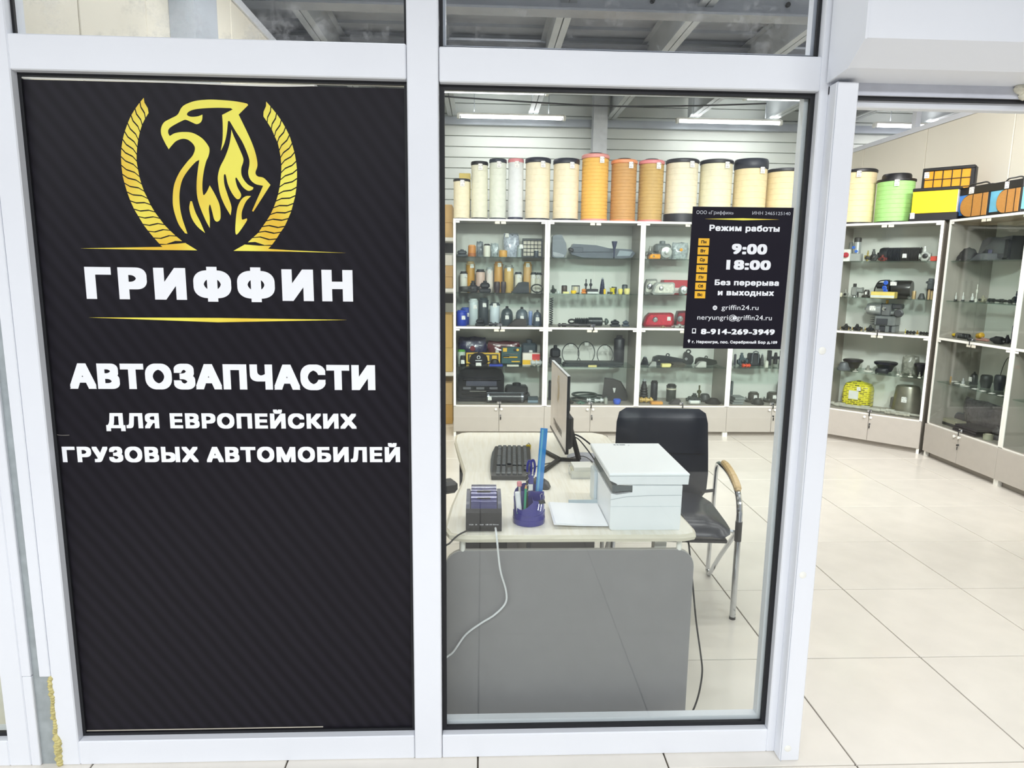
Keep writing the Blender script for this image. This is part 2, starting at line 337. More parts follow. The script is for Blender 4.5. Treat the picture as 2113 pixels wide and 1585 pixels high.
EAGLE=[[(-0.6414, 1.9713, 1), (-0.6682, 1.9461, 1), (-0.6417, 1.887), (-0.6282, 1.8472), (-0.6239, 1.8145), (-0.6303, 1.7941), (-0.6248, 1.7841), (-0.6081, 1.7798), (-0.5908, 1.7617, 1), (-0.6411, 1.6885, 1), (-0.645, 1.6902, 1), (-0.6112, 1.7588, 1), (-0.6323, 1.7636), (-0.6459, 1.7761), (-0.6502, 1.7938), (-0.6457, 1.8166), (-0.6469, 1.8343), (-0.6605, 1.8717), (-0.6793, 1.9037), (-0.6933, 1.9287, 1), (-0.6979, 1.9286, 1), (-0.7027, 1.8982), (-0.7106, 1.8707), (-0.7215, 1.8499, 1), (-0.7152, 1.8806), (-0.7126, 1.9179), (-0.7129, 1.9444, 1), (-0.6835, 1.9593, 1), (-0.689, 1.9624, 1), (-0.7296, 1.9625), (-0.7781, 1.9585), (-0.8001, 1.9518), (-0.807, 1.9431), (-0.7972, 1.9379), (-0.7793, 1.9392), (-0.7655, 1.944, 1), (-0.7671, 1.9316), (-0.7727, 1.9228), (-0.7831, 1.9189), (-0.7955, 1.9236), (-0.8104, 1.9295), (-0.8207, 1.9268), (-0.8443, 1.9147), (-0.8577, 1.905), (-0.8604, 1.895), (-0.8569, 1.8864, 1), (-0.8419, 1.8942), (-0.8201, 1.8976), (-0.7947, 1.8956), (-0.7701, 1.882), (-0.7546, 1.8623), (-0.7523, 1.8498), (-0.7562, 1.8347), (-0.7636, 1.8195), (-0.7717, 1.7916), (-0.7765, 1.7636), (-0.7773, 1.7407), (-0.7748, 1.731), (-0.7657, 1.7409), (-0.7569, 1.7576, 1), (-0.743, 1.731), (-0.7329, 1.703), (-0.7327, 1.6695), (-0.7419, 1.6595), (-0.7499, 1.6654), (-0.7546, 1.6872), (-0.7592, 1.7057), (-0.7632, 1.6948), (-0.7621, 1.669), (-0.7637, 1.6418, 1), (-0.7753, 1.6663), (-0.7886, 1.7047), (-0.7933, 1.7328), (-0.792, 1.7659), (-0.7867, 1.7989), (-0.7812, 1.8247, 1), (-0.7918, 1.819), (-0.8138, 1.7959), (-0.8309, 1.7703), (-0.8403, 1.7371), (-0.8419, 1.7013), (-0.8376, 1.6679), (-0.826, 1.6253, 1), (-0.8325, 1.6265, 1), (-0.849, 1.6522), (-0.8594, 1.6907), (-0.8599, 1.7214), (-0.8536, 1.7572), (-0.8373, 1.7904), (-0.8149, 1.8185), (-0.7984, 1.8364), (-0.7912, 1.8541), (-0.7953, 1.8665), (-0.8086, 1.8775), (-0.8238, 1.8796), (-0.8408, 1.8731), (-0.853, 1.8616), (-0.8618, 1.8515, 1), (-0.8704, 1.8675), (-0.8791, 1.8897), (-0.8783, 1.907), (-0.8692, 1.9221), (-0.8508, 1.9323), (-0.8323, 1.9425), (-0.8211, 1.96), (-0.8078, 1.9701), (-0.7819, 1.9792), (-0.7487, 1.9831), (-0.7132, 1.9829), (-0.6753, 1.9804), (-0.645, 1.9754)], [(-0.6899, 1.9065, 1), (-0.684, 1.8887), (-0.6737, 1.8639), (-0.6624, 1.834), (-0.6625, 1.8214), (-0.6686, 1.8036), (-0.6676, 1.7833), (-0.6544, 1.7632), (-0.6379, 1.7538, 1), (-0.6408, 1.7481), (-0.6527, 1.7448), (-0.6665, 1.7541), (-0.6773, 1.7704), (-0.6833, 1.7797), (-0.6861, 1.7754), (-0.682, 1.7551), (-0.6727, 1.7348), (-0.6772, 1.7232), (-0.6863, 1.723), (-0.6984, 1.7395), (-0.7075, 1.7623), (-0.7119, 1.7863), (-0.7152, 1.788), (-0.7173, 1.7824), (-0.7167, 1.7596), (-0.7092, 1.7316), (-0.701, 1.7009), (-0.7044, 1.6769, 1), (-0.7186, 1.7032), (-0.7298, 1.7338), (-0.7338, 1.7644), (-0.7329, 1.7847), (-0.7257, 1.8076), (-0.7114, 1.8331), (-0.6996, 1.8609), (-0.6931, 1.886)], [(-0.8126, 1.714, 1), (-0.8082, 1.7141, 1), (-0.8002, 1.6839), (-0.7888, 1.6583), (-0.7776, 1.6281, 1), (-0.7974, 1.6452), (-0.8116, 1.6683), (-0.8165, 1.694)], [(-0.6456, 1.7309, 1), (-0.6607, 1.7145), (-0.6725, 1.6885), (-0.674, 1.6678), (-0.6697, 1.6666), (-0.6603, 1.6701, 1), (-0.6601, 1.6641), (-0.6776, 1.6392), (-0.6901, 1.6252), (-0.6938, 1.6312), (-0.6919, 1.6572), (-0.6851, 1.6961), (-0.6735, 1.7194), (-0.6599, 1.7299)]]
WREATH=[[(-0.9026, 1.5932, 1), (-0.8796, 1.5952, 1), (-0.8335, 1.5999, 1), (-0.8018, 1.58, 1), (-0.9349, 1.5796, 1), (-1.1223, 1.5811, 1), (-0.9344, 1.5871, 1), (-0.8972, 1.5881, 1)], [(-0.9193, 1.9841, 1), (-0.9181, 1.9718, 1), (-0.9103, 1.9575, 1), (-0.9091, 1.9452, 1), (-0.9174, 1.9334, 1), (-0.9188, 1.9462, 1), (-0.9272, 1.9611, 1), (-0.9286, 1.9739, 1)], [(-0.9313, 1.971, 1), (-0.9297, 1.9581, 1), (-0.9212, 1.9431, 1), (-0.9197, 1.9301, 1), (-0.9276, 1.9161, 1), (-0.9303, 1.929, 1), (-0.9404, 1.9434, 1), (-0.9431, 1.9563, 1)], [(-0.9456, 1.9532, 1), (-0.9427, 1.9402, 1), (-0.9324, 1.9257, 1), (-0.9295, 1.9126, 1), (-0.9351, 1.8977, 1), (-0.9392, 1.9112, 1), (-0.9512, 1.9255, 1), (-0.9552, 1.9388, 1)], [(-0.9574, 1.9355, 1), (-0.9532, 1.922, 1), (-0.9408, 1.9076, 1), (-0.9365, 1.8941, 1), (-0.9414, 1.8773, 1), (-0.9468, 1.891, 1), (-0.9607, 1.905, 1), (-0.9661, 1.9186, 1)], [(-0.9678, 1.9151, 1), (-0.9623, 1.9014, 1), (-0.9481, 1.8873, 1), (-0.9425, 1.8736, 1), (-0.9456, 1.8582, 1), (-0.9528, 1.8713, 1), (-0.9686, 1.8838, 1), (-0.9757, 1.8968, 1)], [(-0.9773, 1.8932, 1), (-0.97, 1.8801, 1), (-0.9538, 1.8676, 1), (-0.9464, 1.8544, 1), (-0.9487, 1.839, 1), (-0.957, 1.8519, 1), (-0.9744, 1.8636, 1), (-0.9827, 1.8765, 1)], [(-0.9839, 1.8727, 1), (-0.9754, 1.8598, 1), (-0.9578, 1.8482, 1), (-0.9493, 1.8352, 1), (-0.9503, 1.8212, 1), (-0.9601, 1.8326, 1), (-0.9785, 1.8418, 1), (-0.9882, 1.8533, 1)], [(-0.9891, 1.8495, 1), (-0.9792, 1.838, 1), (-0.9605, 1.8288, 1), (-0.9506, 1.8173, 1), (-0.9489, 1.8005, 1), (-0.96, 1.8118, 1), (-0.9801, 1.8201, 1), (-0.9912, 1.8314, 1)], [(-0.9916, 1.8275, 1), (-0.9803, 1.8163, 1), (-0.9599, 1.808, 1), (-0.9485, 1.7967, 1), (-0.9464, 1.7798, 1), (-0.9586, 1.7904, 1), (-0.9799, 1.7974, 1), (-0.992, 1.808, 1)], [(-0.9921, 1.8042, 1), (-0.9798, 1.7936, 1), (-0.9583, 1.7867, 1), (-0.9459, 1.776, 1), (-0.9425, 1.7604, 1), (-0.9559, 1.7699, 1), (-0.978, 1.7751, 1), (-0.9913, 1.7846, 1)], [(-0.9912, 1.7807, 1), (-0.9777, 1.7712, 1), (-0.9553, 1.7662, 1), (-0.9417, 1.7567, 1), (-0.9372, 1.7409, 1), (-0.9513, 1.7493, 1), (-0.9738, 1.7527, 1), (-0.9878, 1.761, 1)], [(-0.9871, 1.7573, 1), (-0.973, 1.7489, 1), (-0.9503, 1.7457, 1), (-0.9361, 1.7373, 1), (-0.9292, 1.7214, 1), (-0.9443, 1.7287, 1), (-0.9677, 1.7302, 1), (-0.9828, 1.7375, 1)], [(-0.9819, 1.7337, 1), (-0.9666, 1.7265, 1), (-0.943, 1.7251, 1), (-0.9277, 1.7179, 1), (-0.9224, 1.7047, 1), (-0.9378, 1.7099, 1), (-0.9605, 1.7086, 1), (-0.9759, 1.7138, 1)], [(-0.9748, 1.7101, 1), (-0.9593, 1.705, 1), (-0.9365, 1.7063, 1), (-0.921, 1.7012, 1), (-0.9123, 1.685, 1), (-0.9284, 1.6894, 1), (-0.9514, 1.687, 1), (-0.9674, 1.6914, 1)], [(-0.966, 1.6878, 1), (-0.9499, 1.6835, 1), (-0.9267, 1.686, 1), (-0.9105, 1.6817, 1), (-0.9011, 1.668, 1), (-0.9176, 1.6716, 1), (-0.9408, 1.668, 1), (-0.9572, 1.6716, 1)], [(-0.9554, 1.6683, 1), (-0.9388, 1.6647, 1), (-0.9155, 1.6685, 1), (-0.8989, 1.6649, 1), (-0.8895, 1.6512, 1), (-0.9063, 1.6536, 1), (-0.9292, 1.6483, 1), (-0.946, 1.6506, 1)], [(-0.9442, 1.6473, 1), (-0.9273, 1.645, 1), (-0.9042, 1.6504, 1), (-0.8873, 1.6481, 1), (-0.8754, 1.6355, 1), (-0.8928, 1.6371, 1), (-0.9162, 1.6305, 1), (-0.9335, 1.6321, 1)], [(-0.9313, 1.629, 1), (-0.9138, 1.6275, 1), (-0.8903, 1.6342, 1), (-0.8727, 1.6327, 1), (-0.8594, 1.6199, 1), (-0.8775, 1.6207, 1), (-0.9013, 1.6129, 1), (-0.9194, 1.6137, 1)], [(-0.917, 1.6107, 1), (-0.8988, 1.61, 1), (-0.8748, 1.618, 1), (-0.8567, 1.6173, 1), (-0.842, 1.6049, 1), (-0.8611, 1.6052, 1), (-0.886, 1.5963, 1), (-0.905, 1.5967, 1)], [(-0.5963, 1.5951, 1), (-0.631, 1.5952, 1), (-0.6698, 1.5979, 1), (-0.7019, 1.5799, 1), (-0.5447, 1.58, 1), (-0.3858, 1.5783, 1), (-0.5446, 1.5837, 1), (-0.6053, 1.5869, 1)], [(-0.5925, 1.9817, 1), (-0.5935, 1.9699, 1), (-0.6008, 1.955, 1), (-0.6018, 1.9431, 1), (-0.5933, 1.9301, 1), (-0.5916, 1.9423, 1), (-0.5833, 1.9572, 1), (-0.5816, 1.9694, 1)], [(-0.5791, 1.9666, 1), (-0.581, 1.9543, 1), (-0.5895, 1.9393, 1), (-0.5913, 1.927, 1), (-0.5828, 1.9132, 1), (-0.5799, 1.9255, 1), (-0.5702, 1.94, 1), (-0.5674, 1.9522, 1)], [(-0.565, 1.9493, 1), (-0.568, 1.937, 1), (-0.5778, 1.9224, 1), (-0.5808, 1.9101, 1), (-0.5746, 1.894, 1), (-0.5706, 1.9071, 1), (-0.5591, 1.922, 1), (-0.5552, 1.935, 1)], [(-0.5531, 1.9319, 1), (-0.5572, 1.9187, 1), (-0.569, 1.9037, 1), (-0.5732, 1.8905, 1), (-0.5675, 1.8776, 1), (-0.5623, 1.8902, 1), (-0.5496, 1.9038, 1), (-0.5444, 1.9163, 1)], [(-0.5426, 1.913, 1), (-0.5479, 1.9005, 1), (-0.5607, 1.8868, 1), (-0.566, 1.8742, 1), (-0.5628, 1.8574, 1), (-0.556, 1.8701, 1), (-0.5413, 1.8834, 1), (-0.5346, 1.8961, 1)], [(-0.533, 1.8927, 1), (-0.5399, 1.8798, 1), (-0.5551, 1.8665, 1), (-0.5621, 1.8536, 1), (-0.56, 1.8381, 1), (-0.5519, 1.8504, 1), (-0.5358, 1.8623, 1), (-0.5278, 1.8745, 1)], [(-0.5268, 1.8708, 1), (-0.535, 1.8586, 1), (-0.5513, 1.8466, 1), (-0.5595, 1.8343, 1), (-0.5588, 1.8188, 1), (-0.5491, 1.8301, 1), (-0.5316, 1.84, 1), (-0.522, 1.8512, 1)], [(-0.5211, 1.8475, 1), (-0.531, 1.8362, 1), (-0.5488, 1.8263, 1), (-0.5586, 1.8149, 1), (-0.5595, 1.7979, 1), (-0.5484, 1.8087, 1), (-0.5294, 1.8171, 1), (-0.5183, 1.8278, 1)], [(-0.5178, 1.824, 1), (-0.5291, 1.8133, 1), (-0.5484, 1.8048, 1), (-0.5598, 1.794, 1), (-0.562, 1.7784, 1), (-0.5495, 1.7885, 1), (-0.5291, 1.7956, 1), (-0.5166, 1.8057, 1)], [(-0.5164, 1.8018, 1), (-0.5291, 1.7916, 1), (-0.5499, 1.7846, 1), (-0.5626, 1.7745, 1), (-0.5655, 1.7587, 1), (-0.552, 1.7677, 1), (-0.5307, 1.7729, 1), (-0.5171, 1.782, 1)], [(-0.5173, 1.778, 1), (-0.531, 1.769, 1), (-0.5525, 1.7639, 1), (-0.5663, 1.7548, 1), (-0.5704, 1.7389, 1), (-0.5559, 1.7469, 1), (-0.534, 1.7501, 1), (-0.5195, 1.7581, 1)], [(-0.5199, 1.7542, 1), (-0.5346, 1.7462, 1), (-0.5567, 1.743, 1), (-0.5714, 1.735, 1), (-0.5766, 1.7204, 1), (-0.5612, 1.7272, 1), (-0.5389, 1.7287, 1), (-0.5235, 1.7355, 1)], [(-0.5243, 1.7316, 1), (-0.5398, 1.7248, 1), (-0.5624, 1.7234, 1), (-0.5779, 1.7166, 1), (-0.5843, 1.7018, 1), (-0.5683, 1.7079, 1), (-0.5456, 1.708, 1), (-0.5296, 1.7141, 1)], [(-0.5308, 1.7103, 1), (-0.547, 1.7042, 1), (-0.5698, 1.7042, 1), (-0.5859, 1.6981, 1), (-0.5935, 1.6831, 1), (-0.5765, 1.689, 1), (-0.5527, 1.6884, 1), (-0.5357, 1.6942, 1)], [(-0.5368, 1.6904, 1), (-0.554, 1.6845, 1), (-0.5782, 1.6853, 1), (-0.5954, 1.6795, 1), (-0.6048, 1.6657, 1), (-0.5871, 1.6704, 1), (-0.5629, 1.6679, 1), (-0.5452, 1.6726, 1)], [(-0.5469, 1.6689, 1), (-0.5648, 1.6642, 1), (-0.5892, 1.6669, 1), (-0.6071, 1.6623, 1), (-0.6168, 1.6497, 1), (-0.5985, 1.6528, 1), (-0.5744, 1.6479, 1), (-0.556, 1.651, 1)], [(-0.5579, 1.6473, 1), (-0.5765, 1.6443, 1), (-0.6008, 1.6494, 1), (-0.6193, 1.6464, 1), (-0.6283, 1.6339, 1), (-0.61, 1.6368, 1), (-0.5859, 1.6317, 1), (-0.5676, 1.6347, 1)], [(-0.5701, 1.6314, 1), (-0.5884, 1.6284, 1), (-0.6124, 1.6335, 1), (-0.6307, 1.6305, 1), (-0.6442, 1.6187, 1), (-0.6247, 1.6208, 1), (-0.5997, 1.614, 1), (-0.5802, 1.616, 1)], [(-0.5825, 1.6126, 1), (-0.6023, 1.6107, 1), (-0.6275, 1.6179, 1), (-0.6473, 1.616, 1), (-0.6607, 1.6041, 1), (-0.6402, 1.6054, 1), (-0.6143, 1.5971, 1), (-0.5937, 1.5984, 1)]]
SIGN_TEXT={'t1': [(-1.1167, 1.5313), (-1.1165, 1.4421), (-0.3711, 1.4403), (-0.3702, 1.5297)], 't2': [(-1.1815, 1.2558), (-1.1895, 1.1817), (-0.3127, 1.1845), (-0.3111, 1.2593)], 't3': [(-1.0917, 1.1113), (-1.0955, 1.0659), (-0.3699, 1.0675), (-0.3695, 1.1145)], 't4': [(-1.2239, 1.009), (-1.2282, 0.9622), (-0.2436, 0.9666), (-0.2428, 1.0159)], 'line2': [(-1.1171, 1.3888), (-0.756, 1.3908), (-0.3891, 1.3886), (-0.7567, 1.3783)]}
POSTER_TEXT={'ООО «Гриффин»': [(0.6131, 1.7112), (0.6136, 1.7014), (0.7216, 1.7021)], 'ИНН 2465125140': [(0.7766, 1.7112), (0.7772, 1.7019), (0.8888, 1.7031)], 'Режим работы': [(0.6533, 1.672), (0.6543, 1.6546), (0.8603, 1.6554)], '9:00': [(0.7222, 1.6206), (0.7243, 1.5895), (0.8279, 1.5903)], '18:00': [(0.709, 1.5744), (0.7109, 1.545), (0.8419, 1.5455)], 'Без перерыва': [(0.6784, 1.5159), (0.6794, 1.4994), (0.87, 1.5002)], 'и выходных': [(0.6892, 1.4874), (0.6902, 1.4706), (0.8575, 1.4704)], 'griffin24.ru': [(0.7033, 1.4425), (0.7042, 1.428), (0.8144, 1.4291)], 'neryungri@griffin24.ru': [(0.6328, 1.4134), (0.6337, 1.3984), (0.8566, 1.3993)], '8-914-269-3949': [(0.6457, 1.3722), (0.6467, 1.355), (0.8685, 1.356)], 'г. Нерюнгри, пос. Серебряный Бор д.109': [(0.6209, 1.3374), (0.6214, 1.3289), (0.8783, 1.3289)]}
DAYS={'Пн': [(0.6236, 1.6335), (0.656, 1.6129)], 'Вт': [(0.6231, 1.6084), (0.655, 1.5872)], 'Ср': [(0.6228, 1.583), (0.6543, 1.5617)], 'Чт': [(0.6223, 1.5575), (0.6544, 1.5364)], 'Пт': [(0.6221, 1.5319), (0.6542, 1.5115)], 'Сб': [(0.6216, 1.5067), (0.6534, 1.4862)], 'Вс': [(0.6213, 1.482), (0.6529, 1.4611)]}
ICONS={'line': [(0.6379, 1.6883), (0.7501, 1.6921), (0.8576, 1.6898), (0.7505, 1.686)], 'globe': [(0.684, 1.4339), (0.6913, 1.434)], 'phone': [(0.6195, 1.3725), (0.6311, 1.358)], 'pin': [(0.6119, 1.3353), (0.616, 1.3283)], 'env': [(0.7386, 1.4094), (0.7506, 1.4005)], 'sheet': [(0.6028, 1.7225), (0.8977, 1.7238), (0.8905, 1.3128), (0.5957, 1.3135)]}

ROWS=[
(1, 'a', 'block', 0.071, 0.26, 0.104, 0.069, 'mirror_housing', 'car part', 'dark grey plastic housing on the top shelf of leftmost cabinet', {'col': '#4d555b'}),
(1, 'a', 'can', 0.166, 0.16, 0.076, 0.107, 'oil_filter', 'filter', 'orange oil filter with dark base on the top shelf of leftmost cabinet', {'col': '#cf8430', 'lid': '#e8a35c', 'base': '#a85c14'}),
(1, 'a', 'bag', 0.239, 0.22, 0.061, 0.147, 'parts_bag', 'bag', 'clear bag of dark fittings on the top shelf of leftmost cabinet', {'col': '#6d7479'}),
(1, 'a', 'can', 0.305, 0.16, 0.064, 0.118, 'fuel_filter', 'filter', 'white fuel filter with black cap on the top shelf of leftmost cabinet', {'col': '#e9e6da', 'lid': '#17181c'}),
(1, 'a', 'bag', 0.376, 0.24, 0.074, 0.132, 'parts_bag', 'bag', 'pale bag of small fittings on the top shelf of leftmost cabinet', {'col': '#a9b3b6'}),
(1, 'a', 'can', 0.453, 0.12, 0.08, 0.063, 'oil_filter', 'filter', 'short amber oil filter on the top shelf of leftmost cabinet', {'col': '#d9a04a', 'lid': '#e3b468'}),
(1, 'a', 'bag', 0.534, 0.26, 0.142, 0.227, 'parts_bag', 'bag', 'tall silver foil bag with dark header on the top shelf of leftmost cabinet', {'col': '#b6bccb', 'top': '#3d474e', 'tag': (0.2, 0.9)}),
(1, 'a', 'can', 0.603, 0.14, 0.046, 0.107, 'fuel_filter', 'filter', 'slim grey fuel filter on the top shelf of leftmost cabinet', {'col': '#9aa5a6', 'lid': '#7e898b', 'tag': (0.9, 1.25)}),
(1, 'a', 'gridpanel', 0.734, 0.3, 0.191, 0.179, 'cabin_filter', 'filter', 'black framed cabin filter with grid on the top shelf of leftmost cabinet', {'col': '#2c3338', 'med': '#e6ddca'}),
(1, 'a', 'can', 0.761, 0.14, 0.045, 0.071, 'fuel_filter', 'filter', 'small dark filter with white lid on the top shelf of leftmost cabinet', {'col': '#39424c', 'lid': '#e9e6da'}),
(1, 'b', 'can', 0.087, 0.27, 0.074, 0.192, 'fuel_filter', 'filter', 'white fuel filter with black knob behind cable on the second shelf of leftmost cabinet', {'col': '#e9e6da', 'lid': '#26282c', 'tag': (0.75, 0.8)}),
(1, 'b', 'can', 0.15, 0.31, 0.089, 0.287, 'oil_filter', 'filter', 'tall ochre oil filter behind pump on the second shelf of leftmost cabinet', {'col': '#c8922f', 'lid': '#d6b27a', 'tag': (0.7, 0.85)}),
(1, 'b', 'can', 0.245, 0.26, 0.088, 0.213, 'fuel_filter', 'filter', 'pink filter with black cap on the second shelf of leftmost cabinet', {'col': '#dcbcae', 'lid': '#17181c'}),
(1, 'b', 'can', 0.331, 0.31, 0.071, 0.232, 'fuel_filter', 'filter', 'white filter with clear top on the second shelf of leftmost cabinet', {'col': '#e6dcd6', 'lid': '#aab2b4', 'tag': (0.5, 0.85)}),
(1, 'b', 'can', 0.417, 0.31, 0.088, 0.287, 'oil_filter', 'filter', 'tall orange cartridge filter on the second shelf of leftmost cabinet', {'col': '#cf9a4b', 'lid': '#c88c3c', 'tag': (0.6, 0.9)}),
(1, 'b', 'can', 0.513, 0.24, 0.093, 0.256, 'oil_filter', 'filter', 'tan cartridge filter with grey cap on the second shelf of leftmost cabinet', {'col': '#cfaa62', 'lid': '#8b8f88', 'tag': (0.5, 0.85)}),
(1, 'b', 'can', 0.606, 0.3, 0.075, 0.193, 'fuel_filter', 'filter', 'white filter with dark grey cap on the second shelf of leftmost cabinet', {'col': '#e9e6da', 'lid': '#3f474d', 'tag': (0.6, 0.8)}),
(1, 'b', 'can', 0.694, 0.31, 0.085, 0.287, 'oil_filter', 'filter', 'tall tan cartridge filter at right on the second shelf of leftmost cabinet', {'col': '#d8b077', 'lid': '#c69a58', 'tag': (0.5, 0.9)}),
(1, 'b', 'can', 0.749, 0.26, 0.06, 0.191, 'fuel_filter', 'filter', 'left one of two white capped filters on the second shelf of leftmost cabinet', {'col': '#e9e6da', 'lid': '#3d464c', 'tag': (0.5, 0.8)}),
(1, 'b', 'can', 0.812, 0.26, 0.061, 0.189, 'fuel_filter', 'filter', 'right one of two white capped filters on the second shelf of leftmost cabinet', {'col': '#e9e6da', 'lid': '#3d464c', 'tag': (0.4, 0.8)}),
(1, 'b', 'coil', 0.106, 0.08, 0.115, 0.06, 'cable_coil', 'cable', 'coil of dark cable on the second shelf of leftmost cabinet', {'col': '#2d2f2c'}),
(1, 'b', 'valve', 0.18, 0.13, 0.122, 0.107, 'fuel_pump', 'car part', 'black pump housing on the second shelf of leftmost cabinet', {'col': '#17181c'}),
(1, 'b', 'block', 0.288, 0.13, 0.109, 0.108, 'rubber_mount', 'car part', 'black rubber mount with round top on the second shelf of leftmost cabinet', {'col': '#1b1c22'}),
(1, 'b', 'cup', 0.4, 0.12, 0.059, 0.101, 'rubber_cup', 'car part', 'left one of two brown rubber cups on the second shelf of leftmost cabinet', {'col': '#3d3033'}),
(1, 'b', 'cup', 0.459, 0.12, 0.05, 0.102, 'rubber_cup', 'car part', 'right one of two brown rubber cups on the second shelf of leftmost cabinet', {'col': '#40353a'}),
(1, 'b', 'wedge', 0.617, 0.14, 0.164, 0.104, 'rubber_boot', 'car part', 'black rubber boot sloping to left on the second shelf of leftmost cabinet', {'col': '#23292f'}),
(1, 'b', 'ring', 0.79, 0.12, 0.116, 0.086, 'hose_loop', 'hose', 'bent black hose loop on the second shelf of leftmost cabinet', {'col': '#2b312d', 'th': 0.16}),
(1, 'c', 'can', 0.073, 0.1, 0.101, 0.143, 'oil_can', 'can', 'front blue oil can on the third shelf of leftmost cabinet', {'col': '#1f3fae', 'lid': '#2a4bb8', 'tag': (0.7, 0.55)}),
(1, 'c', 'can', 0.109, 0.24, 0.102, 0.162, 'oil_can', 'can', 'rear blue oil can on the third shelf of leftmost cabinet', {'col': '#27439c', 'lid': '#3f5fb5', 'tag': (0.85, 0.6)}),
(1, 'c', 'can', 0.181, 0.2, 0.092, 0.247, 'oil_filter', 'filter', 'tall white spin-on filter on the third shelf of leftmost cabinet', {'col': '#c3ced1', 'lid': '#d3dcdd', 'tag': (0.7, 0.7)}),
(1, 'c', 'can', 0.276, 0.22, 0.098, 0.254, 'oil_filter', 'filter', 'tall black spin-on filter on the third shelf of leftmost cabinet', {'col': '#2f373d', 'lid': '#3b444a', 'tag': (0.6, 0.75)}),
(1, 'c', 'can', 0.382, 0.2, 0.1, 0.212, 'oil_filter', 'filter', 'white spin-on filter with dark rim on the third shelf of leftmost cabinet', {'col': '#c9d3da', 'lid': '#4a5257', 'tag': (0.5, 0.9)}),
(1, 'c', 'dome', 0.496, 0.16, 0.125, 0.182, 'air_dryer_cartridge', 'filter', 'dark domed dryer cartridge with neck on the third shelf of leftmost cabinet', {'col': '#3d474c'}),
(1, 'c', 'dome', 0.636, 0.16, 0.128, 0.176, 'air_dryer_cartridge', 'filter', 'grey domed dryer cartridge on the third shelf of leftmost cabinet', {'col': '#566069'}),
(1, 'c', 'can', 0.724, 0.24, 0.041, 0.135, 'spray_bottle', 'bottle', 'pale blue plastic bottle on the third shelf of leftmost cabinet', {'col': '#8fa5d8', 'lid': '#a9b8de'}),
(1, 'c', 'dome', 0.781, 0.14, 0.09, 0.15, 'air_dryer_cartridge', 'filter', 'small slate domed cartridge on the third shelf of leftmost cabinet', {'col': '#4f5966'}),
(1, 'c', 'block', 0.245, 0.07, 0.091, 0.075, 'rubber_mount', 'car part', 'black stepped rubber block on the third shelf of leftmost cabinet', {'col': '#22272a'}),
(1, 'c', 'shaft', 0.386, 0.06, 0.121, 0.038, 'tie_rod', 'car part', 'short black tie rod on the third shelf of leftmost cabinet', {'col': '#26282c'}),
(1, 'c', 'wedge', 0.586, 0.07, 0.178, 0.071, 'wheel_chock', 'car part', 'brown black triangular chock on the third shelf of leftmost cabinet', {'col': '#2f292b'}),
(1, 'd', 'bag', 0.173, 0.315, 0.263, 0.255, 'folded_garment', 'clothing', 'navy folded garment in film with crest on the fourth shelf of leftmost cabinet', {'col': '#22254a', 'emb': '#7a1f2a', 'tag': (0.5, 0.3)}),
(1, 'd', 'bag', 0.478, 0.325, 0.308, 0.215, 'folded_garment', 'clothing', 'dark red and black garment on the fourth shelf of leftmost cabinet', {'col': '#5a1e27', 'tag': (0.28, 0.5)}),
(1, 'd', 'block', 0.717, 0.27, 0.18, 0.235, 'seat_cushion', 'cushion', 'slate grey cushion on the fourth shelf of leftmost cabinet', {'col': '#3d4850', 'tag': (0.6, 0.5)}),
(1, 'd', 'case', 0.544, 0.18, 0.194, 0.17, 'tool_case', 'tool case', 'open green tool case with yellow tools on the fourth shelf of leftmost cabinet', {'col': '#1f4a4d'}),
(1, 'd', 'carton', 0.728, 0.14, 0.163, 0.116, 'first_aid_box', 'box', 'white red and yellow box on the fourth shelf of leftmost cabinet', {'col': '#ddd6cc', 'band': '#e0b12c', 'band2': '#c8393b'}),
(1, 'd', 'plateframe', 0.275, 0.2, 0.325, 0.106, 'licence_plate_frame', 'frame', 'yellow and black plate frame on the fourth shelf of leftmost cabinet', {'col': '#e0b52a'}),
(1, 'd', 'can', 0.067, 0.2, 0.08, 0.136, 'wipes_tub', 'jar', 'pale tub with green lid on the fourth shelf of leftmost cabinet', {'col': '#c2cfc4', 'lid': '#5fae4c'}),
(1, 'd', 'can', 0.084, 0.1, 0.053, 0.092, 'spray_can', 'can', 'small black can on the fourth shelf of leftmost cabinet', {'col': '#1b1c20', 'lid': '#2a2b30', 'tag': (0.5, 0.4)}),
(1, 'd', 'ballcap', 0.232, 0.2, 0.19, 0.107, 'baseball_cap', 'cap', 'black baseball cap with white emblem on the fourth shelf of leftmost cabinet', {'col': '#1d1b22'}),
(1, 'd', 'bowl', 0.385, 0.11, 0.105, 0.059, 'wheel_trim_disc', 'car part', 'round black cap beside baseball cap on the fourth shelf of leftmost cabinet', {'col': '#201f22'}),
(1, 'd', 'carton', 0.394, 0.05, 0.124, 0.018, 'wiper_pack', 'pack', 'flat blue and white pack on the fourth shelf of leftmost cabinet', {'col': '#2b3f9e'}),
(1, 'd', 'carton', 0.552, 0.05, 0.111, 0.013, 'bulb_pack', 'pack', 'flat whitish packet on the fourth shelf of leftmost cabinet', {'col': '#c9c9bd'}),
(1, 'd', 'shaft', 0.787, 0.1, 0.109, 0.057, 'wiper_rod', 'car part', 'thin silver rod on the fourth shelf of leftmost cabinet', {'col': '#b8bcbc'}),
(1, 'e', 'step', 0.257, 0.22, 0.439, 0.305, 'step_panel', 'car part', 'large black truck step panel on the lowest shelf of leftmost cabinet', {'col': '#1d1e22'}),
(1, 'e', 'block', 0.603, 0.3, 0.257, 0.161, 'tool_box', 'car part', 'dark grey box behind chrome cylinder on the lowest shelf of leftmost cabinet', {'col': '#2c2d2f'}),
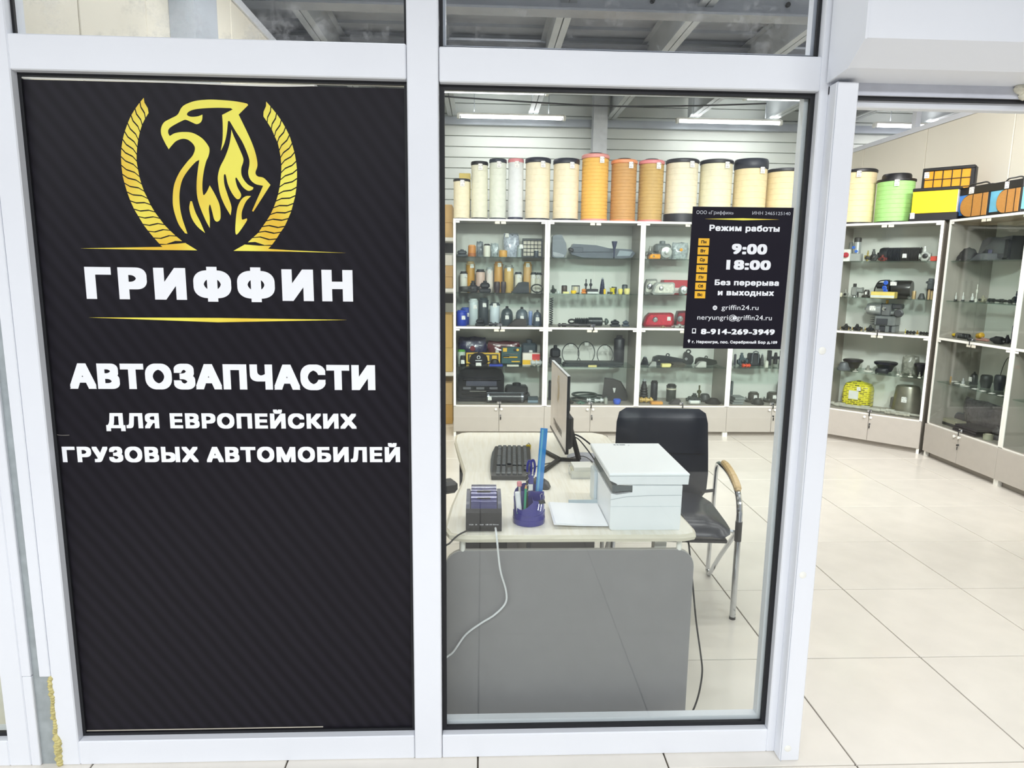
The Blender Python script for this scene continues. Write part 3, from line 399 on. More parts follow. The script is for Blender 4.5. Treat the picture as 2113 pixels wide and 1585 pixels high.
(1, 'e', 'hcyl', 0.488, 0.1, 0.372, 0.101, 'air_cylinder', 'car part', 'long black cylinder with chrome edge on the lowest shelf of leftmost cabinet', {'col': '#2e2f33', 'tag': (0.1, 0.5)}),
(1, 'e', 'carton', 0.749, 0.1, 0.098, 0.06, 'relay_box', 'box', 'small slate box with pale top on the lowest shelf of leftmost cabinet', {'col': '#39454c', 'band': '#7f92a0'}),
(2, 'a', 'mirror', 0.135, 0.14, 0.161, 0.209, 'side_mirror', 'mirror', 'grey side mirror with silver glass on the top shelf of second cabinet', {'col': '#6f767e'}),
(2, 'a', 'bumper', 0.532, 0.22, 0.612, 0.131, 'bumper_end', 'car part', 'long grey bumper panel on the top shelf of second cabinet', {'col': '#59606a'}),
(2, 'a', 'funnel', 0.626, 0.08, 0.052, 0.155, 'filler_funnel', 'car part', 'dark blue funnel on top on the top shelf of second cabinet', {'col': '#2f3550'}),
(2, 'b', 'valve', 0.076, 0.12, 0.056, 0.074, 'connector', 'connector', 'green black connector on the second shelf of second cabinet', {'col': '#3d4a40'}),
(2, 'b', 'cup', 0.119, 0.08, 0.031, 0.026, 'plastic_stopper', 'car part', 'tiny white cap on the second shelf of second cabinet', {'col': '#cfd6d4'}),
(2, 'b', 'can', 0.18, 0.14, 0.057, 0.074, 'sensor', 'sensor', 'dark brown cylindrical sensor on the second shelf of second cabinet', {'col': '#4b3f38', 'lid': '#2e2d2c'}),
(2, 'b', 'carton', 0.184, 0.05, 0.055, 0.017, 'bulb_pack', 'pack', 'little yellow white pack on the second shelf of second cabinet', {'col': '#d8d38f'}),
(2, 'b', 'cage', 0.287, 0.15, 0.075, 0.074, 'sensor', 'sensor', 'pale cylinder inside black bracket on the second shelf of second cabinet', {'col': '#d8cfb0', 'lid': '#17181c'}),
(2, 'b', 'cup', 0.257, 0.06, 0.053, 0.03, 'plastic_stopper', 'car part', 'yellow cap in front of bracket on the second shelf of second cabinet', {'col': '#f2c81e'}),
(2, 'b', 'block', 0.358, 0.1, 0.047, 0.053, 'plastic_stopper', 'car part', 'orange plug with white tip on the second shelf of second cabinet', {'col': '#e08a3a', 'knob': '#dcdcd6'}),
(2, 'b', 'plug', 0.389, 0.18, 0.043, 0.133, 'ignition_plug', 'connector', 'left one of two black plugs on the second shelf of second cabinet', {'col': '#20282e'}),
(2, 'b', 'plug', 0.434, 0.18, 0.043, 0.134, 'ignition_plug', 'connector', 'right one of two black plugs on the second shelf of second cabinet', {'col': '#20282e'}),
(2, 'b', 'carton', 0.432, 0.06, 0.101, 0.044, 'relay', 'box', 'flat black and white relay box on the second shelf of second cabinet', {'col': '#23262a', 'band': '#cfd4d2'}),
(2, 'b', 'boot', 0.537, 0.14, 0.056, 0.149, 'dust_boot', 'car part', 'ribbed black dust boot with clear neck on the second shelf of second cabinet', {'col': '#1b2240'}),
(2, 'b', 'can', 0.545, 0.05, 0.022, 0.049, 'bulb', 'bulb', 'slim yellow bulb on the second shelf of second cabinet', {'col': '#f2c81e', 'lid': '#b89a20'}),
(2, 'b', 'shaft', 0.595, 0.05, 0.05, 0.023, 'bolt', 'bolt', 'short black bolt lying down on the second shelf of second cabinet', {'col': '#1e2022'}),
(2, 'b', 'spool', 0.625, 0.1, 0.053, 0.068, 'wire_spool', 'spool', 'yellow wire spool on the second shelf of second cabinet', {'col': '#dbc91b'}),
(2, 'b', 'cup', 0.664, 0.18, 0.039, 0.065, 'sensor', 'sensor', 'dark cup behind yellow spool on the second shelf of second cabinet', {'col': '#3c4244'}),
(2, 'b', 'cup', 0.697, 0.08, 0.043, 0.05, 'plastic_stopper', 'car part', 'left one of two yellow mushroom caps on the second shelf of second cabinet', {'col': '#e8d96a'}),
(2, 'b', 'cup', 0.759, 0.08, 0.056, 0.053, 'plastic_stopper', 'car part', 'right one of two yellow mushroom caps on the second shelf of second cabinet', {'col': '#e6dc93'}),
(2, 'b', 'can', 0.766, 0.22, 0.057, 0.087, 'sensor', 'sensor', 'grey ringed cup behind yellow caps on the second shelf of second cabinet', {'col': '#545d64', 'lid': '#3b4248'}),
(2, 'c', 'spring', 0.07, 0.22, 0.036, 0.265, 'coil_spring', 'spring', 'tall dark coil spring on the third shelf of second cabinet', {'col': '#353a3c'}),
(2, 'c', 'shock', 0.42, 0.22, 0.404, 0.08, 'shock_absorber', 'car part', 'black shock absorber with ribbed sleeve on the third shelf of second cabinet', {'col': '#22292c'}),
(2, 'c', 'shaft', 0.297, 0.08, 0.356, 0.033, 'tie_rod', 'car part', 'long dark tie rod in front on the third shelf of second cabinet', {'col': '#3a3637'}),
(2, 'c', 'block', 0.673, 0.16, 0.09, 0.065, 'engine_mount', 'car part', 'black engine mount with pin on the third shelf of second cabinet', {'col': '#20262a'}),
(2, 'c', 'block', 0.78, 0.18, 0.066, 0.059, 'engine_mount', 'car part', 'slate engine mount on the third shelf of second cabinet', {'col': '#4a5560'}),
(2, 'd', 'block', 0.119, 0.24, 0.115, 0.181, 'battery_box', 'car part', 'black box behind monitor on the fourth shelf of second cabinet', {'col': '#24262b'}),
(2, 'd', 'ring', 0.266, 0.22, 0.172, 0.203, 'piston_ring', 'ring', 'left one of three black rings on the fourth shelf of second cabinet', {'col': '#23272a', 'th': 0.05}),
(2, 'd', 'ring', 0.422, 0.25, 0.171, 0.218, 'piston_ring', 'ring', 'middle one of three black rings on the fourth shelf of second cabinet', {'col': '#1f2d2c', 'th': 0.05}),
(2, 'd', 'ring', 0.599, 0.22, 0.161, 0.191, 'piston_ring', 'ring', 'right one of three black rings on the fourth shelf of second cabinet', {'col': '#252b2d', 'th': 0.05}),
(2, 'd', 'can', 0.738, 0.24, 0.108, 0.279, 'filter_housing', 'filter', 'tall black filter housing with narrow cap on the fourth shelf of second cabinet', {'col': '#2b2d33', 'lid': '#3a3d42', 'neck': 1}),
(2, 'd', 'tray', 0.463, 0.1, 0.58, 0.046, 'spring_leaf', 'car part', 'stack of flat dark plates on the fourth shelf of second cabinet', {'col': '#2c3335'}),
(2, 'd', 'carton', 0.448, 0.04, 0.08, 0.018, 'fuse_pack', 'pack', 'flat yellow white pack on plates front on the fourth shelf of second cabinet', {'col': '#cfc27e'}),
(2, 'e', 'can', 0.075, 0.25, 0.031, 0.194, 'filter_housing', 'filter', 'black canister behind monitor on the lowest shelf of second cabinet', {'col': '#2a2c30', 'lid': '#17181c'}),
(2, 'e', 'fender', 0.709, 0.22, 0.25, 0.227, 'mud_flap', 'car part', 'brown black triangular panel with white badge on the lowest shelf of second cabinet', {'col': '#3b3a38'}),
(2, 'e', 'rings', 0.448, 0.2, 0.392, 0.08, 'gasket_set', 'gasket', 'flat stack of dark gaskets on the lowest shelf of second cabinet', {'col': '#35413c'}),
(2, 'e', 'valve', 0.262, 0.06, 0.053, 0.043, 'relay', 'car part', 'small dark relay with yellow pins on the lowest shelf of second cabinet', {'col': '#3c3a30'}),
(2, 'e', 'valve', 0.352, 0.06, 0.095, 0.025, 'hose_joint', 'car part', 'small green pipe joint on the lowest shelf of second cabinet', {'col': '#5f7a6c'}),
(2, 'e', 'shaft', 0.498, 0.1, 0.169, 0.051, 'silver_pipe', 'pipe', 'thin silver pipe on the lowest shelf of second cabinet', {'col': '#c2c7c4', 'metal': 0.4}),
(2, 'e', 'can', 0.594, 0.06, 0.038, 0.063, 'pipe_joint', 'car part', 'silver pipe joint on the lowest shelf of second cabinet', {'col': '#b1b3ab', 'lid': '#8a8c88', 'metal': 0.4}),
(2, 'e', 'cup', 0.698, 0.05, 0.073, 0.049, 'blue_stopper', 'cap', 'bright blue plastic cap on the lowest shelf of second cabinet', {'col': '#3f63cf'}),
(3, 'a', 'valve', 0.103, 0.16, 0.065, 0.121, 'brake_valve', 'car part', 'pale metal valve on the top shelf of third cabinet', {'col': '#b3b4ac', 'metal': 0.6}),
(3, 'a', 'pump', 0.244, 0.14, 0.123, 0.128, 'water_pump', 'pump', 'silver round water pump on the top shelf of third cabinet', {'col': '#c4c8c5'}),
(3, 'a', 'block', 0.253, 0.28, 0.177, 0.174, 'pump_box', 'box', 'grey box behind water pump on the top shelf of third cabinet', {'col': '#7d8586'}),
(3, 'a', 'lamp', 0.123, 0.06, 0.107, 0.044, 'marker_lamp', 'lamp', 'flat amber marker lamp on the top shelf of third cabinet', {'col': '#d88a1a', 'lens': '#f0a020'}),
(3, 'a', 'bag', 0.403, 0.2, 0.153, 0.163, 'lamp_bag', 'bag', 'clear bag with amber lamp on the top shelf of third cabinet', {'col': '#aab3b4', 'emb': '#f0a41c'}),
(3, 'b', 'lamp', 0.142, 0.22, 0.121, 0.143, 'headlamp', 'lamp', 'chrome headlamp at back left on the second shelf of third cabinet', {'col': '#8b8d88', 'lens': '#dcdcd0'}),
(3, 'b', 'lamp', 0.238, 0.12, 0.215, 0.114, 'headlamp', 'lamp', 'large chrome headlamp in front on the second shelf of third cabinet', {'col': '#9a9d98', 'lens': '#e6e4d8'}),
(3, 'b', 'carton', 0.393, 0.28, 0.247, 0.133, 'lamp_box', 'box', 'red and white lamp box on the second shelf of third cabinet', {'col': '#b8313c', 'band': '#d8cfca'}),
(3, 'b', 'pump', 0.424, 0.12, 0.084, 0.112, 'fog_lamp', 'lamp', 'round clear fog lamp on the second shelf of third cabinet', {'col': '#cdd2d2'}),
(3, 'c', 'lamp', 0.225, 0.2, 0.296, 0.134, 'tail_lamp', 'lamp', 'long red tail lamp in bag on the third shelf of third cabinet', {'col': '#8d1f2c', 'lens': '#c62e42', 'tag': (0.82, 0.6)}),
(3, 'c', 'lamp', 0.44, 0.2, 0.102, 0.155, 'tail_lamp', 'lamp', 'dark red square tail lamp on the third shelf of third cabinet', {'col': '#4b2229', 'lens': '#8d2230'}),
(3, 'c', 'valve', 0.243, 0.07, 0.051, 0.018, 'hose_joint', 'car part', 'small brass pipe joint on the third shelf of third cabinet', {'col': '#b7a07c', 'metal': 0.6}),
(3, 'c', 'valve', 0.389, 0.08, 0.127, 0.035, 'hose_joint', 'car part', 'cluster of silver pipe joints on the third shelf of third cabinet', {'col': '#b9bab4', 'metal': 0.7}),
(3, 'd', 'boot', 0.115, 0.2, 0.082, 0.083, 'air_hose', 'hose', 'ribbed black air hose on the fourth shelf of third cabinet', {'col': '#22282c'}),
(3, 'd', 'arm', 0.342, 0.22, 0.311, 0.11, 'pedal_lever', 'car part', 'long black pedal arm on the fourth shelf of third cabinet', {'col': '#22272b'}),
(3, 'd', 'wedge', 0.168, 0.12, 0.072, 0.044, 'metal_clip', 'car part', 'grey bent clip on the fourth shelf of third cabinet', {'col': '#a8aaa5', 'metal': 0.5}),
(3, 'd', 'carton', 0.285, 0.06, 0.089, 0.033, 'bulb_pack', 'pack', 'pale yellow pack on the fourth shelf of third cabinet', {'col': '#ddd28a'}),
(3, 'd', 'tray', 0.399, 0.1, 0.157, 0.037, 'brake_shim', 'car part', 'dark metal plates on the fourth shelf of third cabinet', {'col': '#4d4a40'}),
(3, 'd', 'arm', 0.555, 0.26, 0.098, 0.145, 'door_lock', 'car part', 'black lock bracket with ear on the fourth shelf of third cabinet', {'col': '#2a2d2c'}),
(3, 'd', 'arm', 0.72, 0.22, 0.211, 0.089, 'pedal', 'car part', 'black foot pedal on the fourth shelf of third cabinet', {'col': '#23261f'}),
(3, 'd', 'wedge', 0.618, 0.08, 0.103, 0.054, 'bracket', 'car part', 'silver perforated bracket on the fourth shelf of third cabinet', {'col': '#c5c6c0', 'metal': 0.4}),
(3, 'e', 'boot', 0.131, 0.25, 0.093, 0.21, 'gear_boot', 'car part', 'large brown black gear boot on the lowest shelf of third cabinet', {'col': '#2f2e2e'}),
(3, 'e', 'can', 0.234, 0.26, 0.071, 0.194, 'oil_filter', 'filter', 'black cylinder with flange top on the lowest shelf of third cabinet', {'col': '#2b2d32', 'lid': '#17181c'}),
(3, 'e', 'can', 0.388, 0.2, 0.098, 0.17, 'oil_filter', 'filter', 'green black canister with pale band on the lowest shelf of third cabinet', {'col': '#3a3e38', 'lid': '#2b2d2a', 'band': '#c9c4b0'}),
(3, 'e', 'shaft', 0.124, 0.12, 0.134, 0.054, 'amber_hose', 'hose', 'thin amber hose on the lowest shelf of third cabinet', {'col': '#d0ac5e'}),
(3, 'e', 'carton', 0.208, 0.05, 0.111, 0.027, 'lamp_lens', 'lamp', 'flat orange lens on the lowest shelf of third cabinet', {'col': '#d99a4a'}),
(3, 'e', 'wedge', 0.386, 0.06, 0.104, 0.048, 'rubber_wedge', 'car part', 'small dark wedge above chair on the lowest shelf of third cabinet', {'col': '#4a4546'}),
(3, 'e', 'valve', 0.598, 0.16, 0.143, 0.086, 'caliper', 'car part', 'dark brake caliper on the lowest shelf of third cabinet', {'col': '#3f433f'}),
(3, 'e', 'plug', 0.658, 0.18, 0.06, 0.162, 'gear_lever', 'car part', 'gear lever with round grip on the lowest shelf of third cabinet', {'col': '#4a4c33'}),
(3, 'e', 'bowl', 0.729, 0.22, 0.133, 0.074, 'brake_disc', 'car part', 'flat dark disc behind lever on the lowest shelf of third cabinet', {'col': '#3b3d3b'}),
(3, 'e', 'bowl', 0.772, 0.1, 0.146, 0.052, 'clutch_cover', 'car part', 'black ring with brass dots on the lowest shelf of third cabinet', {'col': '#2b2725'}),
(3, 'e', 'hcyl', 0.575, 0.05, 0.113, 0.041, 'white_hose', 'hose', 'white tube above chair back on the lowest shelf of third cabinet', {'col': '#dcdcd6'}),
(4, 'a', 'bowl', 0.625, 0.18, 0.084, 0.101, 'rubber_bowl', 'car part', 'dark blue bowl right of hours sign on the top shelf of fourth cabinet', {'col': '#2c2b3c'}),
(4, 'b', 'can', 0.619, 0.2, 0.02, 0.162, 'upright_rod', 'rod', 'left one of two dark rods on the second shelf of fourth cabinet', {'col': '#4a4f52', 'lid': '#4a4f52'}),
(4, 'b', 'can', 0.674, 0.2, 0.02, 0.163, 'upright_rod', 'rod', 'right one of two dark rods on the second shelf of fourth cabinet', {'col': '#4a4f52', 'lid': '#4a4f52'}),
(4, 'c', 'plug', 0.63, 0.2, 0.028, 0.25, 'ball_joint', 'car part', 'upright steel rod with base on the third shelf of fourth cabinet', {'col': '#5f7480'}),
(4, 'd', 'can', 0.144, 0.24, 0.024, 0.107, 'pin', 'pin', 'small dark pin at left on the fourth shelf of fourth cabinet', {'col': '#3d4048', 'lid': '#3d4048'}),
(4, 'd', 'valve', 0.201, 0.2, 0.097, 0.124, 'brake_valve', 'car part', 'slate brake valve on the fourth shelf of fourth cabinet', {'col': '#4b5a60'}),
(4, 'd', 'shaft', 0.187, 0.06, 0.08, 0.038, 'lever', 'car part', 'short orange red lever on the fourth shelf of fourth cabinet', {'col': '#d8502e'}),
(4, 'd', 'loopunit', 0.309, 0.2, 0.124, 0.149, 'lock_unit', 'car part', 'black unit with chrome loop handle on the fourth shelf of fourth cabinet', {'col': '#2b2d31'}),
(4, 'd', 'boot', 0.396, 0.2, 0.042, 0.12, 'spring_strut', 'car part', 'thin black strut with grey collar on the fourth shelf of fourth cabinet', {'col': '#3a3d3e'}),
(4, 'd', 'can', 0.391, 0.08, 0.037, 0.066, 'glass_vial', 'bottle', 'small white vial on the fourth shelf of fourth cabinet', {'col': '#cfd0c4', 'lid': '#c5c6bd', 'neck': 1}),
(4, 'd', 'hframe', 0.537, 0.22, 0.149, 0.148, 'bracket', 'car part', 'black H shaped bracket on the fourth shelf of fourth cabinet', {'col': '#212327'}),
(4, 'd', 'can', 0.664, 0.22, 0.037, 0.14, 'upright_post', 'rod', 'dark grey post at right on the fourth shelf of fourth cabinet', {'col': '#4a4d55', 'lid': '#4a4d55'}),
(4, 'e', 'can', 0.143, 0.28, 0.031, 0.192, 'upright_post', 'rod', 'grey post behind trays on the lowest shelf of fourth cabinet', {'col': '#5c6464', 'lid': '#4b5252'}),
(4, 'e', 'tray', 0.139, 0.12, 0.137, 0.071, 'brake_pad', 'car part', 'stack of grey pads on the lowest shelf of fourth cabinet', {'col': '#7f8482'}),
(4, 'e', 'hub', 0.336, 0.2, 0.168, 0.097, 'wheel_hub', 'wheel hub', 'left one of two brown wheel hubs on the lowest shelf of fourth cabinet', {'col': '#4c4a42'}),
(4, 'e', 'hub', 0.524, 0.2, 0.174, 0.098, 'wheel_hub', 'wheel hub', 'right one of two brown wheel hubs on the lowest shelf of fourth cabinet', {'col': '#4c4a44'}),
(4, 'e', 'bowl', 0.329, 0.07, 0.115, 0.057, 'rubber_disc', 'car part', 'black disc in front of hubs on the lowest shelf of fourth cabinet', {'col': '#34332f'}),
(4, 'e', 'handlebox', 0.668, 0.26, 0.106, 0.228, 'battery_charger', 'box', 'dark box with silver handle on the lowest shelf of fourth cabinet', {'col': '#3d3d3f'}),
(5, 'a', 'knobcard', 0.037, 0.14, 0.068, 0.117, 'battery_switch', 'switch', 'red knob switch on white card on the top shelf of corner cabinet', {'col': '#c2273a'}),
(5, 'a', 'can', 0.049, 0.26, 0.035, 0.181, 'pressure_tube', 'car part', 'narrow grey cylinder at left on the top shelf of corner cabinet', {'col': '#8d9494', 'lid': '#7c8384'}),
(5, 'a', 'regulator', 0.131, 0.18, 0.102, 0.218, 'pressure_regulator', 'car part', 'silver regulator with two blue plugs on the top shelf of corner cabinet', {'col': '#b9bdbd'}),
(5, 'a', 'valve', 0.236, 0.14, 0.042, 0.097, 'valve', 'car part', 'yellow brass valve on the top shelf of corner cabinet', {'col': '#a8964a'}),
(5, 'a', 'valve', 0.291, 0.14, 0.075, 0.108, 'valve', 'car part', 'round dark grey valve on the top shelf of corner cabinet', {'col': '#45484a'}),
(5, 'a', 'valve', 0.388, 0.07, 0.072, 0.056, 'red_valve', 'car part', 'low dark red valve on the top shelf of corner cabinet', {'col': '#6b2c28'}),
(5, 'a', 'bellows', 0.49, 0.2, 0.343, 0.124, 'air_bellows', 'car part', 'long black ribbed cylinder on the top shelf of corner cabinet', {'col': '#2a2c30', 'tag': (0.65, 0.4)}),
(5, 'a', 'valve', 0.711, 0.1, 0.089, 0.126, 'brake_valve', 'car part', 'pale silver casting on the top shelf of corner cabinet', {'col': '#c9cbc6', 'metal': 0.3}),
(5, 'a', 'carton', 0.79, 0.06, 0.048, 0.039, 'red_pack', 'pack', 'flat red piece at right on the top shelf of corner cabinet', {'col': '#c0392b'}),
(5, 'b', 'cup', -0.004, 0.14, 0.029, 0.036, 'plastic_stopper', 'car part', 'tiny cream cup on the second shelf of corner cabinet', {'col': '#ddd6bc'}),
(5, 'b', 'valve', 0.071, 0.16, 0.046, 0.069, 'valve', 'car part', 'small pale grey valve on the second shelf of corner cabinet', {'col': '#a9aaa2', 'metal': 0.4}),
(5, 'b', 'regulator2', 0.149, 0.2, 0.125, 0.123, 'pressure_valve', 'car part', 'grey pressure valve with side port on the second shelf of corner cabinet', {'col': '#9da09e'}),
(5, 'b', 'hub', 0.26, 0.14, 0.08, 0.07, 'stepped_disc', 'car part', 'black stepped disc cap on the second shelf of corner cabinet', {'col': '#2c2c2a'}),
(5, 'b', 'compressor', 0.454, 0.22, 0.319, 0.166, 'brake_booster', 'car part', 'black air unit with blue plugs on the second shelf of corner cabinet', {'col': '#232324'}),
(5, 'b', 'carton', 0.426, 0.07, 0.194, 0.056, 'repair_kit', 'pack', 'flat yellow and white kit on the second shelf of corner cabinet', {'col': '#e0c86a', 'band': '#cfd3d0'}),
(5, 'b', 'can', 0.647, 0.14, 0.034, 0.071, 'brass_fitting', 'car part', 'brass fitting with dark base on the second shelf of corner cabinet', {'col': '#b39a70', 'lid': '#c7b491', 'metal': 0.5}),
(5, 'b', 'bowl', 0.712, 0.12, 0.056, 0.051, 'rubber_dish', 'car part', 'shallow black cap on the second shelf of corner cabinet', {'col': '#3b3f40'}),
(5, 'b', 'dome2', 0.75, 0.22, 0.067, 0.18, 'filter_bowl', 'filter', 'grey filter bowl with flange on the second shelf of corner cabinet', {'col': '#5a6066'}),
(5, 'b', 'can', 0.775, 0.08, 0.02, 0.084, 'brass_bush', 'car part', 'left one of two tan bushes on the second shelf of corner cabinet', {'col': '#b99d72', 'lid': '#a88a5e'}),
(5, 'b', 'can', 0.797, 0.08, 0.018, 0.077, 'brass_bush', 'car part', 'right one of two tan bushes on the second shelf of corner cabinet', {'col': '#c2a677', 'lid': '#a88a5e'}),
(5, 'c', 'valve', 0.11, 0.14, 0.084, 0.057, 'air_coupling', 'car part', 'first black coupling from left on the third shelf of corner cabinet', {'col': '#202226'}),
(5, 'c', 'valve', 0.211, 0.14, 0.08, 0.061, 'air_coupling', 'car part', 'second black coupling from left on the third shelf of corner cabinet', {'col': '#202226'}),
(5, 'c', 'valve', 0.316, 0.14, 0.065, 0.055, 'air_coupling', 'car part', 'third black coupling from left on the third shelf of corner cabinet', {'col': '#22262c'}),
(5, 'c', 'plugs', 0.054, 0.06, 0.01, 0.029, 'brass_fitting', 'fitting', 'first brass fitting from left on the third shelf of corner cabinet', {'col': '#b89a4a', 'metal': 0.8, 'group': 'brass fittings in the corner cabinet'}),
(5, 'c', 'plugs', 0.086, 0.06, 0.01, 0.041, 'brass_fitting', 'fitting', 'second brass fitting from left on the third shelf of corner cabinet', {'col': '#b89a4a', 'metal': 0.8, 'group': 'brass fittings in the corner cabinet'}),
(5, 'c', 'plugs', 0.16, 0.06, 0.015, 0.033, 'brass_fitting', 'fitting', 'third brass fitting from left on the third shelf of corner cabinet', {'col': '#b89a4a', 'metal': 0.8, 'group': 'brass fittings in the corner cabinet'}),
(5, 'c', 'plugs', 0.191, 0.06, 0.014, 0.041, 'brass_fitting', 'fitting', 'fourth brass fitting from left on the third shelf of corner cabinet', {'col': '#b89a4a', 'metal': 0.8, 'group': 'brass fittings in the corner cabinet'}),
(5, 'c', 'plugs', 0.268, 0.06, 0.016, 0.027, 'brass_fitting', 'fitting', 'fifth brass fitting from left on the third shelf of corner cabinet', {'col': '#b89a4a', 'metal': 0.8, 'group': 'brass fittings in the corner cabinet'}),
(5, 'c', 'plugs', 0.301, 0.06, 0.014, 0.045, 'brass_fitting', 'fitting', 'sixth brass fitting from left on the third shelf of corner cabinet', {'col': '#b89a4a', 'metal': 0.8, 'group': 'brass fittings in the corner cabinet'}),
(5, 'c', 'compressor2', 0.421, 0.2, 0.338, 0.292, 'air_compressor', 'pump', 'large silver air compressor on the third shelf of corner cabinet', {'col': '#8c9092'}),
(5, 'c', 'plugs', 0.63, 0.06, 0.015, 0.045, 'brass_fitting', 'fitting', 'brass fitting right of compressor on the third shelf of corner cabinet', {'col': '#c7b52c', 'metal': 0.6}),
(5, 'c', 'shaft', 0.659, 0.12, 0.072, 0.03, 'air_coupling', 'car part', 'black coupling right of compressor on the third shelf of corner cabinet', {'col': '#1f2123'}),
(5, 'c', 'shaft', 0.761, 0.12, 0.066, 0.028, 'air_coupling', 'car part', 'black coupling at far right on the third shelf of corner cabinet', {'col': '#1f2123'}),
(5, 'c', 'plugs', 0.726, 0.05, 0.031, 0.04, 'brass_fitting', 'fitting', 'brass fitting between two couplings on the third shelf of corner cabinet', {'col': '#a8863a', 'metal': 0.4}),
(5, 'd', 'bowl', 0.168, 0.24, 0.176, 0.091, 'brake_diaphragm', 'diaphragm', 'left black diaphragm bowl on the fourth shelf of corner cabinet', {'col': '#211f27', 'inv': 1}),
(5, 'd', 'bowl', 0.143, 0.07, 0.114, 0.076, 'chrome_cap', 'car part', 'dark cap with chrome rim on the fourth shelf of corner cabinet', {'col': '#565a5e'}),
(5, 'd', 'bowl', 0.458, 0.22, 0.195, 0.098, 'brake_diaphragm', 'diaphragm', 'middle black diaphragm bowl on the fourth shelf of corner cabinet', {'col': '#1e1d28', 'inv': 1}),
(5, 'd', 'coil', 0.472, 0.07, 0.108, 0.053, 'rubber_seal', 'seal', 'oval black seal with metal insert on the fourth shelf of corner cabinet', {'col': '#2c2d31'}),
(5, 'd', 'bag', 0.655, 0.24, 0.132, 0.177, 'bolt_bag', 'bag', 'clear bag of metal bolts on the fourth shelf of corner cabinet', {'col': '#85867c'}),
(5, 'd', 'bowl', 0.753, 0.16, 0.098, 0.119, 'brake_diaphragm', 'diaphragm', 'right black diaphragm bowl on the fourth shelf of corner cabinet', {'col': '#1f1d26', 'inv': 1}),
(5, 'd', 'plugs', 0.255, 0.05, 0.049, 0.025, 'ball_joint', 'ball joint', 'first small silver ball joint from left on the fourth shelf of corner cabinet', {'col': '#b4b3aa', 'metal': 0.6, 'group': 'small ball joints in the corner cabinet'}),
(5, 'd', 'plugs', 0.329, 0.16, 0.079, 0.055, 'ball_joint', 'ball joint', 'second small silver ball joint from left on the fourth shelf of corner cabinet', {'col': '#b4b3aa', 'metal': 0.6, 'group': 'small ball joints in the corner cabinet'}),
(5, 'd', 'plugs', 0.592, 0.12, 0.025, 0.056, 'ball_joint', 'ball joint', 'third small silver ball joint from left on the fourth shelf of corner cabinet', {'col': '#b4b3aa', 'metal': 0.6, 'group': 'small ball joints in the corner cabinet'}),
(5, 'd', 'plugs', 0.633, 0.05, 0.028, 0.035, 'ball_joint', 'ball joint', 'fourth small silver ball joint from left on the fourth shelf of corner cabinet', {'col': '#b4b3aa', 'metal': 0.6, 'group': 'small ball joints in the corner cabinet'}),
(5, 'd', 'plugs', 0.707, 0.06, 0.042, 0.047, 'ball_joint', 'ball joint', 'fifth small silver ball joint from left on the fourth shelf of corner cabinet', {'col': '#b4b3aa', 'metal': 0.6, 'group': 'small ball joints in the corner cabinet'}),
(5, 'd', 'plugs', 0.779, 0.05, 0.027, 0.053, 'ball_joint', 'ball joint', 'sixth small silver ball joint from left on the fourth shelf of corner cabinet', {'col': '#b4b3aa', 'metal': 0.6, 'group': 'small ball joints in the corner cabinet'}),
(5, 'e', 'sack', 0.227, 0.28, 0.251, 0.249, 'wrapped_parcel', 'parcel', 'yellow parcel wrapped in black print film on the lowest shelf of corner cabinet', {'col': '#d8cf2a', 'tag': (0.62, 0.72)}),
(5, 'e', 'bucket', 0.647, 0.28, 0.252, 0.252, 'steel_cover', 'car part', 'steel bucket shaped cover on the lowest shelf of corner cabinet', {'col': '#8d8a7c'}),
(5, 'e', 'shaft', 0.33, 0.15, 0.643, 0.034, 'camshaft', 'shaft', 'long rear steel camshaft on the lowest shelf of corner cabinet', {'col': '#c9c7bc', 'metal': 0.3}),
(5, 'e', 'shaft', 0.444, 0.09, 0.733, 0.036, 'camshaft', 'shaft', 'middle steel camshaft on the lowest shelf of corner cabinet', {'col': '#c2c0b4', 'metal': 0.3}),
(5, 'e', 'shaft', 0.64, 0.04, 0.203, 0.034, 'drive_shaft', 'shaft', 'short front steel shaft on the lowest shelf of corner cabinet', {'col': '#b5b1a4', 'metal': 0.3}),
(6, 'a', 'sack', 0.136, 0.09, 0.2, 0.11, 'folded_tarp', 'cloth', 'crumpled black cloth heap on the top shelf of right cabinet', {'col': '#232225'}),
(6, 'a', 'wedge', 0.293, 0.12, 0.195, 0.053, 'grey_cover', 'car part', 'flat grey plastic cover on the top shelf of right cabinet', {'col': '#55565a'}),
(6, 'a', 'cover', 0.293, 0.24, 0.351, 0.184, 'engine_cover', 'car part', 'large glossy black cover on the top shelf of right cabinet', {'col': '#1b1a26'}),
(6, 'b', 'plugs', -0.012, 0.1, 0.026, 0.067, 'ball_joint', 'ball joint', 'first white ball joint from left on the second shelf of right cabinet', {'col': '#c9cbc6', 'base': '#17181c'}),
(6, 'b', 'plugs', 0.119, 0.1, 0.028, 0.071, 'ball_joint', 'ball joint', 'second white ball joint from left on the second shelf of right cabinet', {'col': '#c9cbc6', 'base': '#17181c'}),
(6, 'b', 'plugs', 0.225, 0.1, 0.039, 0.066, 'ball_joint', 'ball joint', 'third white ball joint from left on the second shelf of right cabinet', {'col': '#c9cbc6', 'base': '#17181c'}),
(6, 'b', 'plug', 0.242, 0.12, 0.022, 0.139, 'long_sensor', 'sensor', 'tall white sensor rod on the second shelf of right cabinet', {'col': '#c9cabf'}),
(6, 'b', 'valve', 0.292, 0.14, 0.062, 0.053, 'steering_joint', 'car part', 'pale steering joint on dark base on the second shelf of right cabinet', {'col': '#8d8a74'}),
(6, 'b', 'shaft', 0.412, 0.2, 0.283, 0.03, 'steering_rod', 'car part', 'long black steering rod on the second shelf of right cabinet', {'col': '#1d1c22'}),
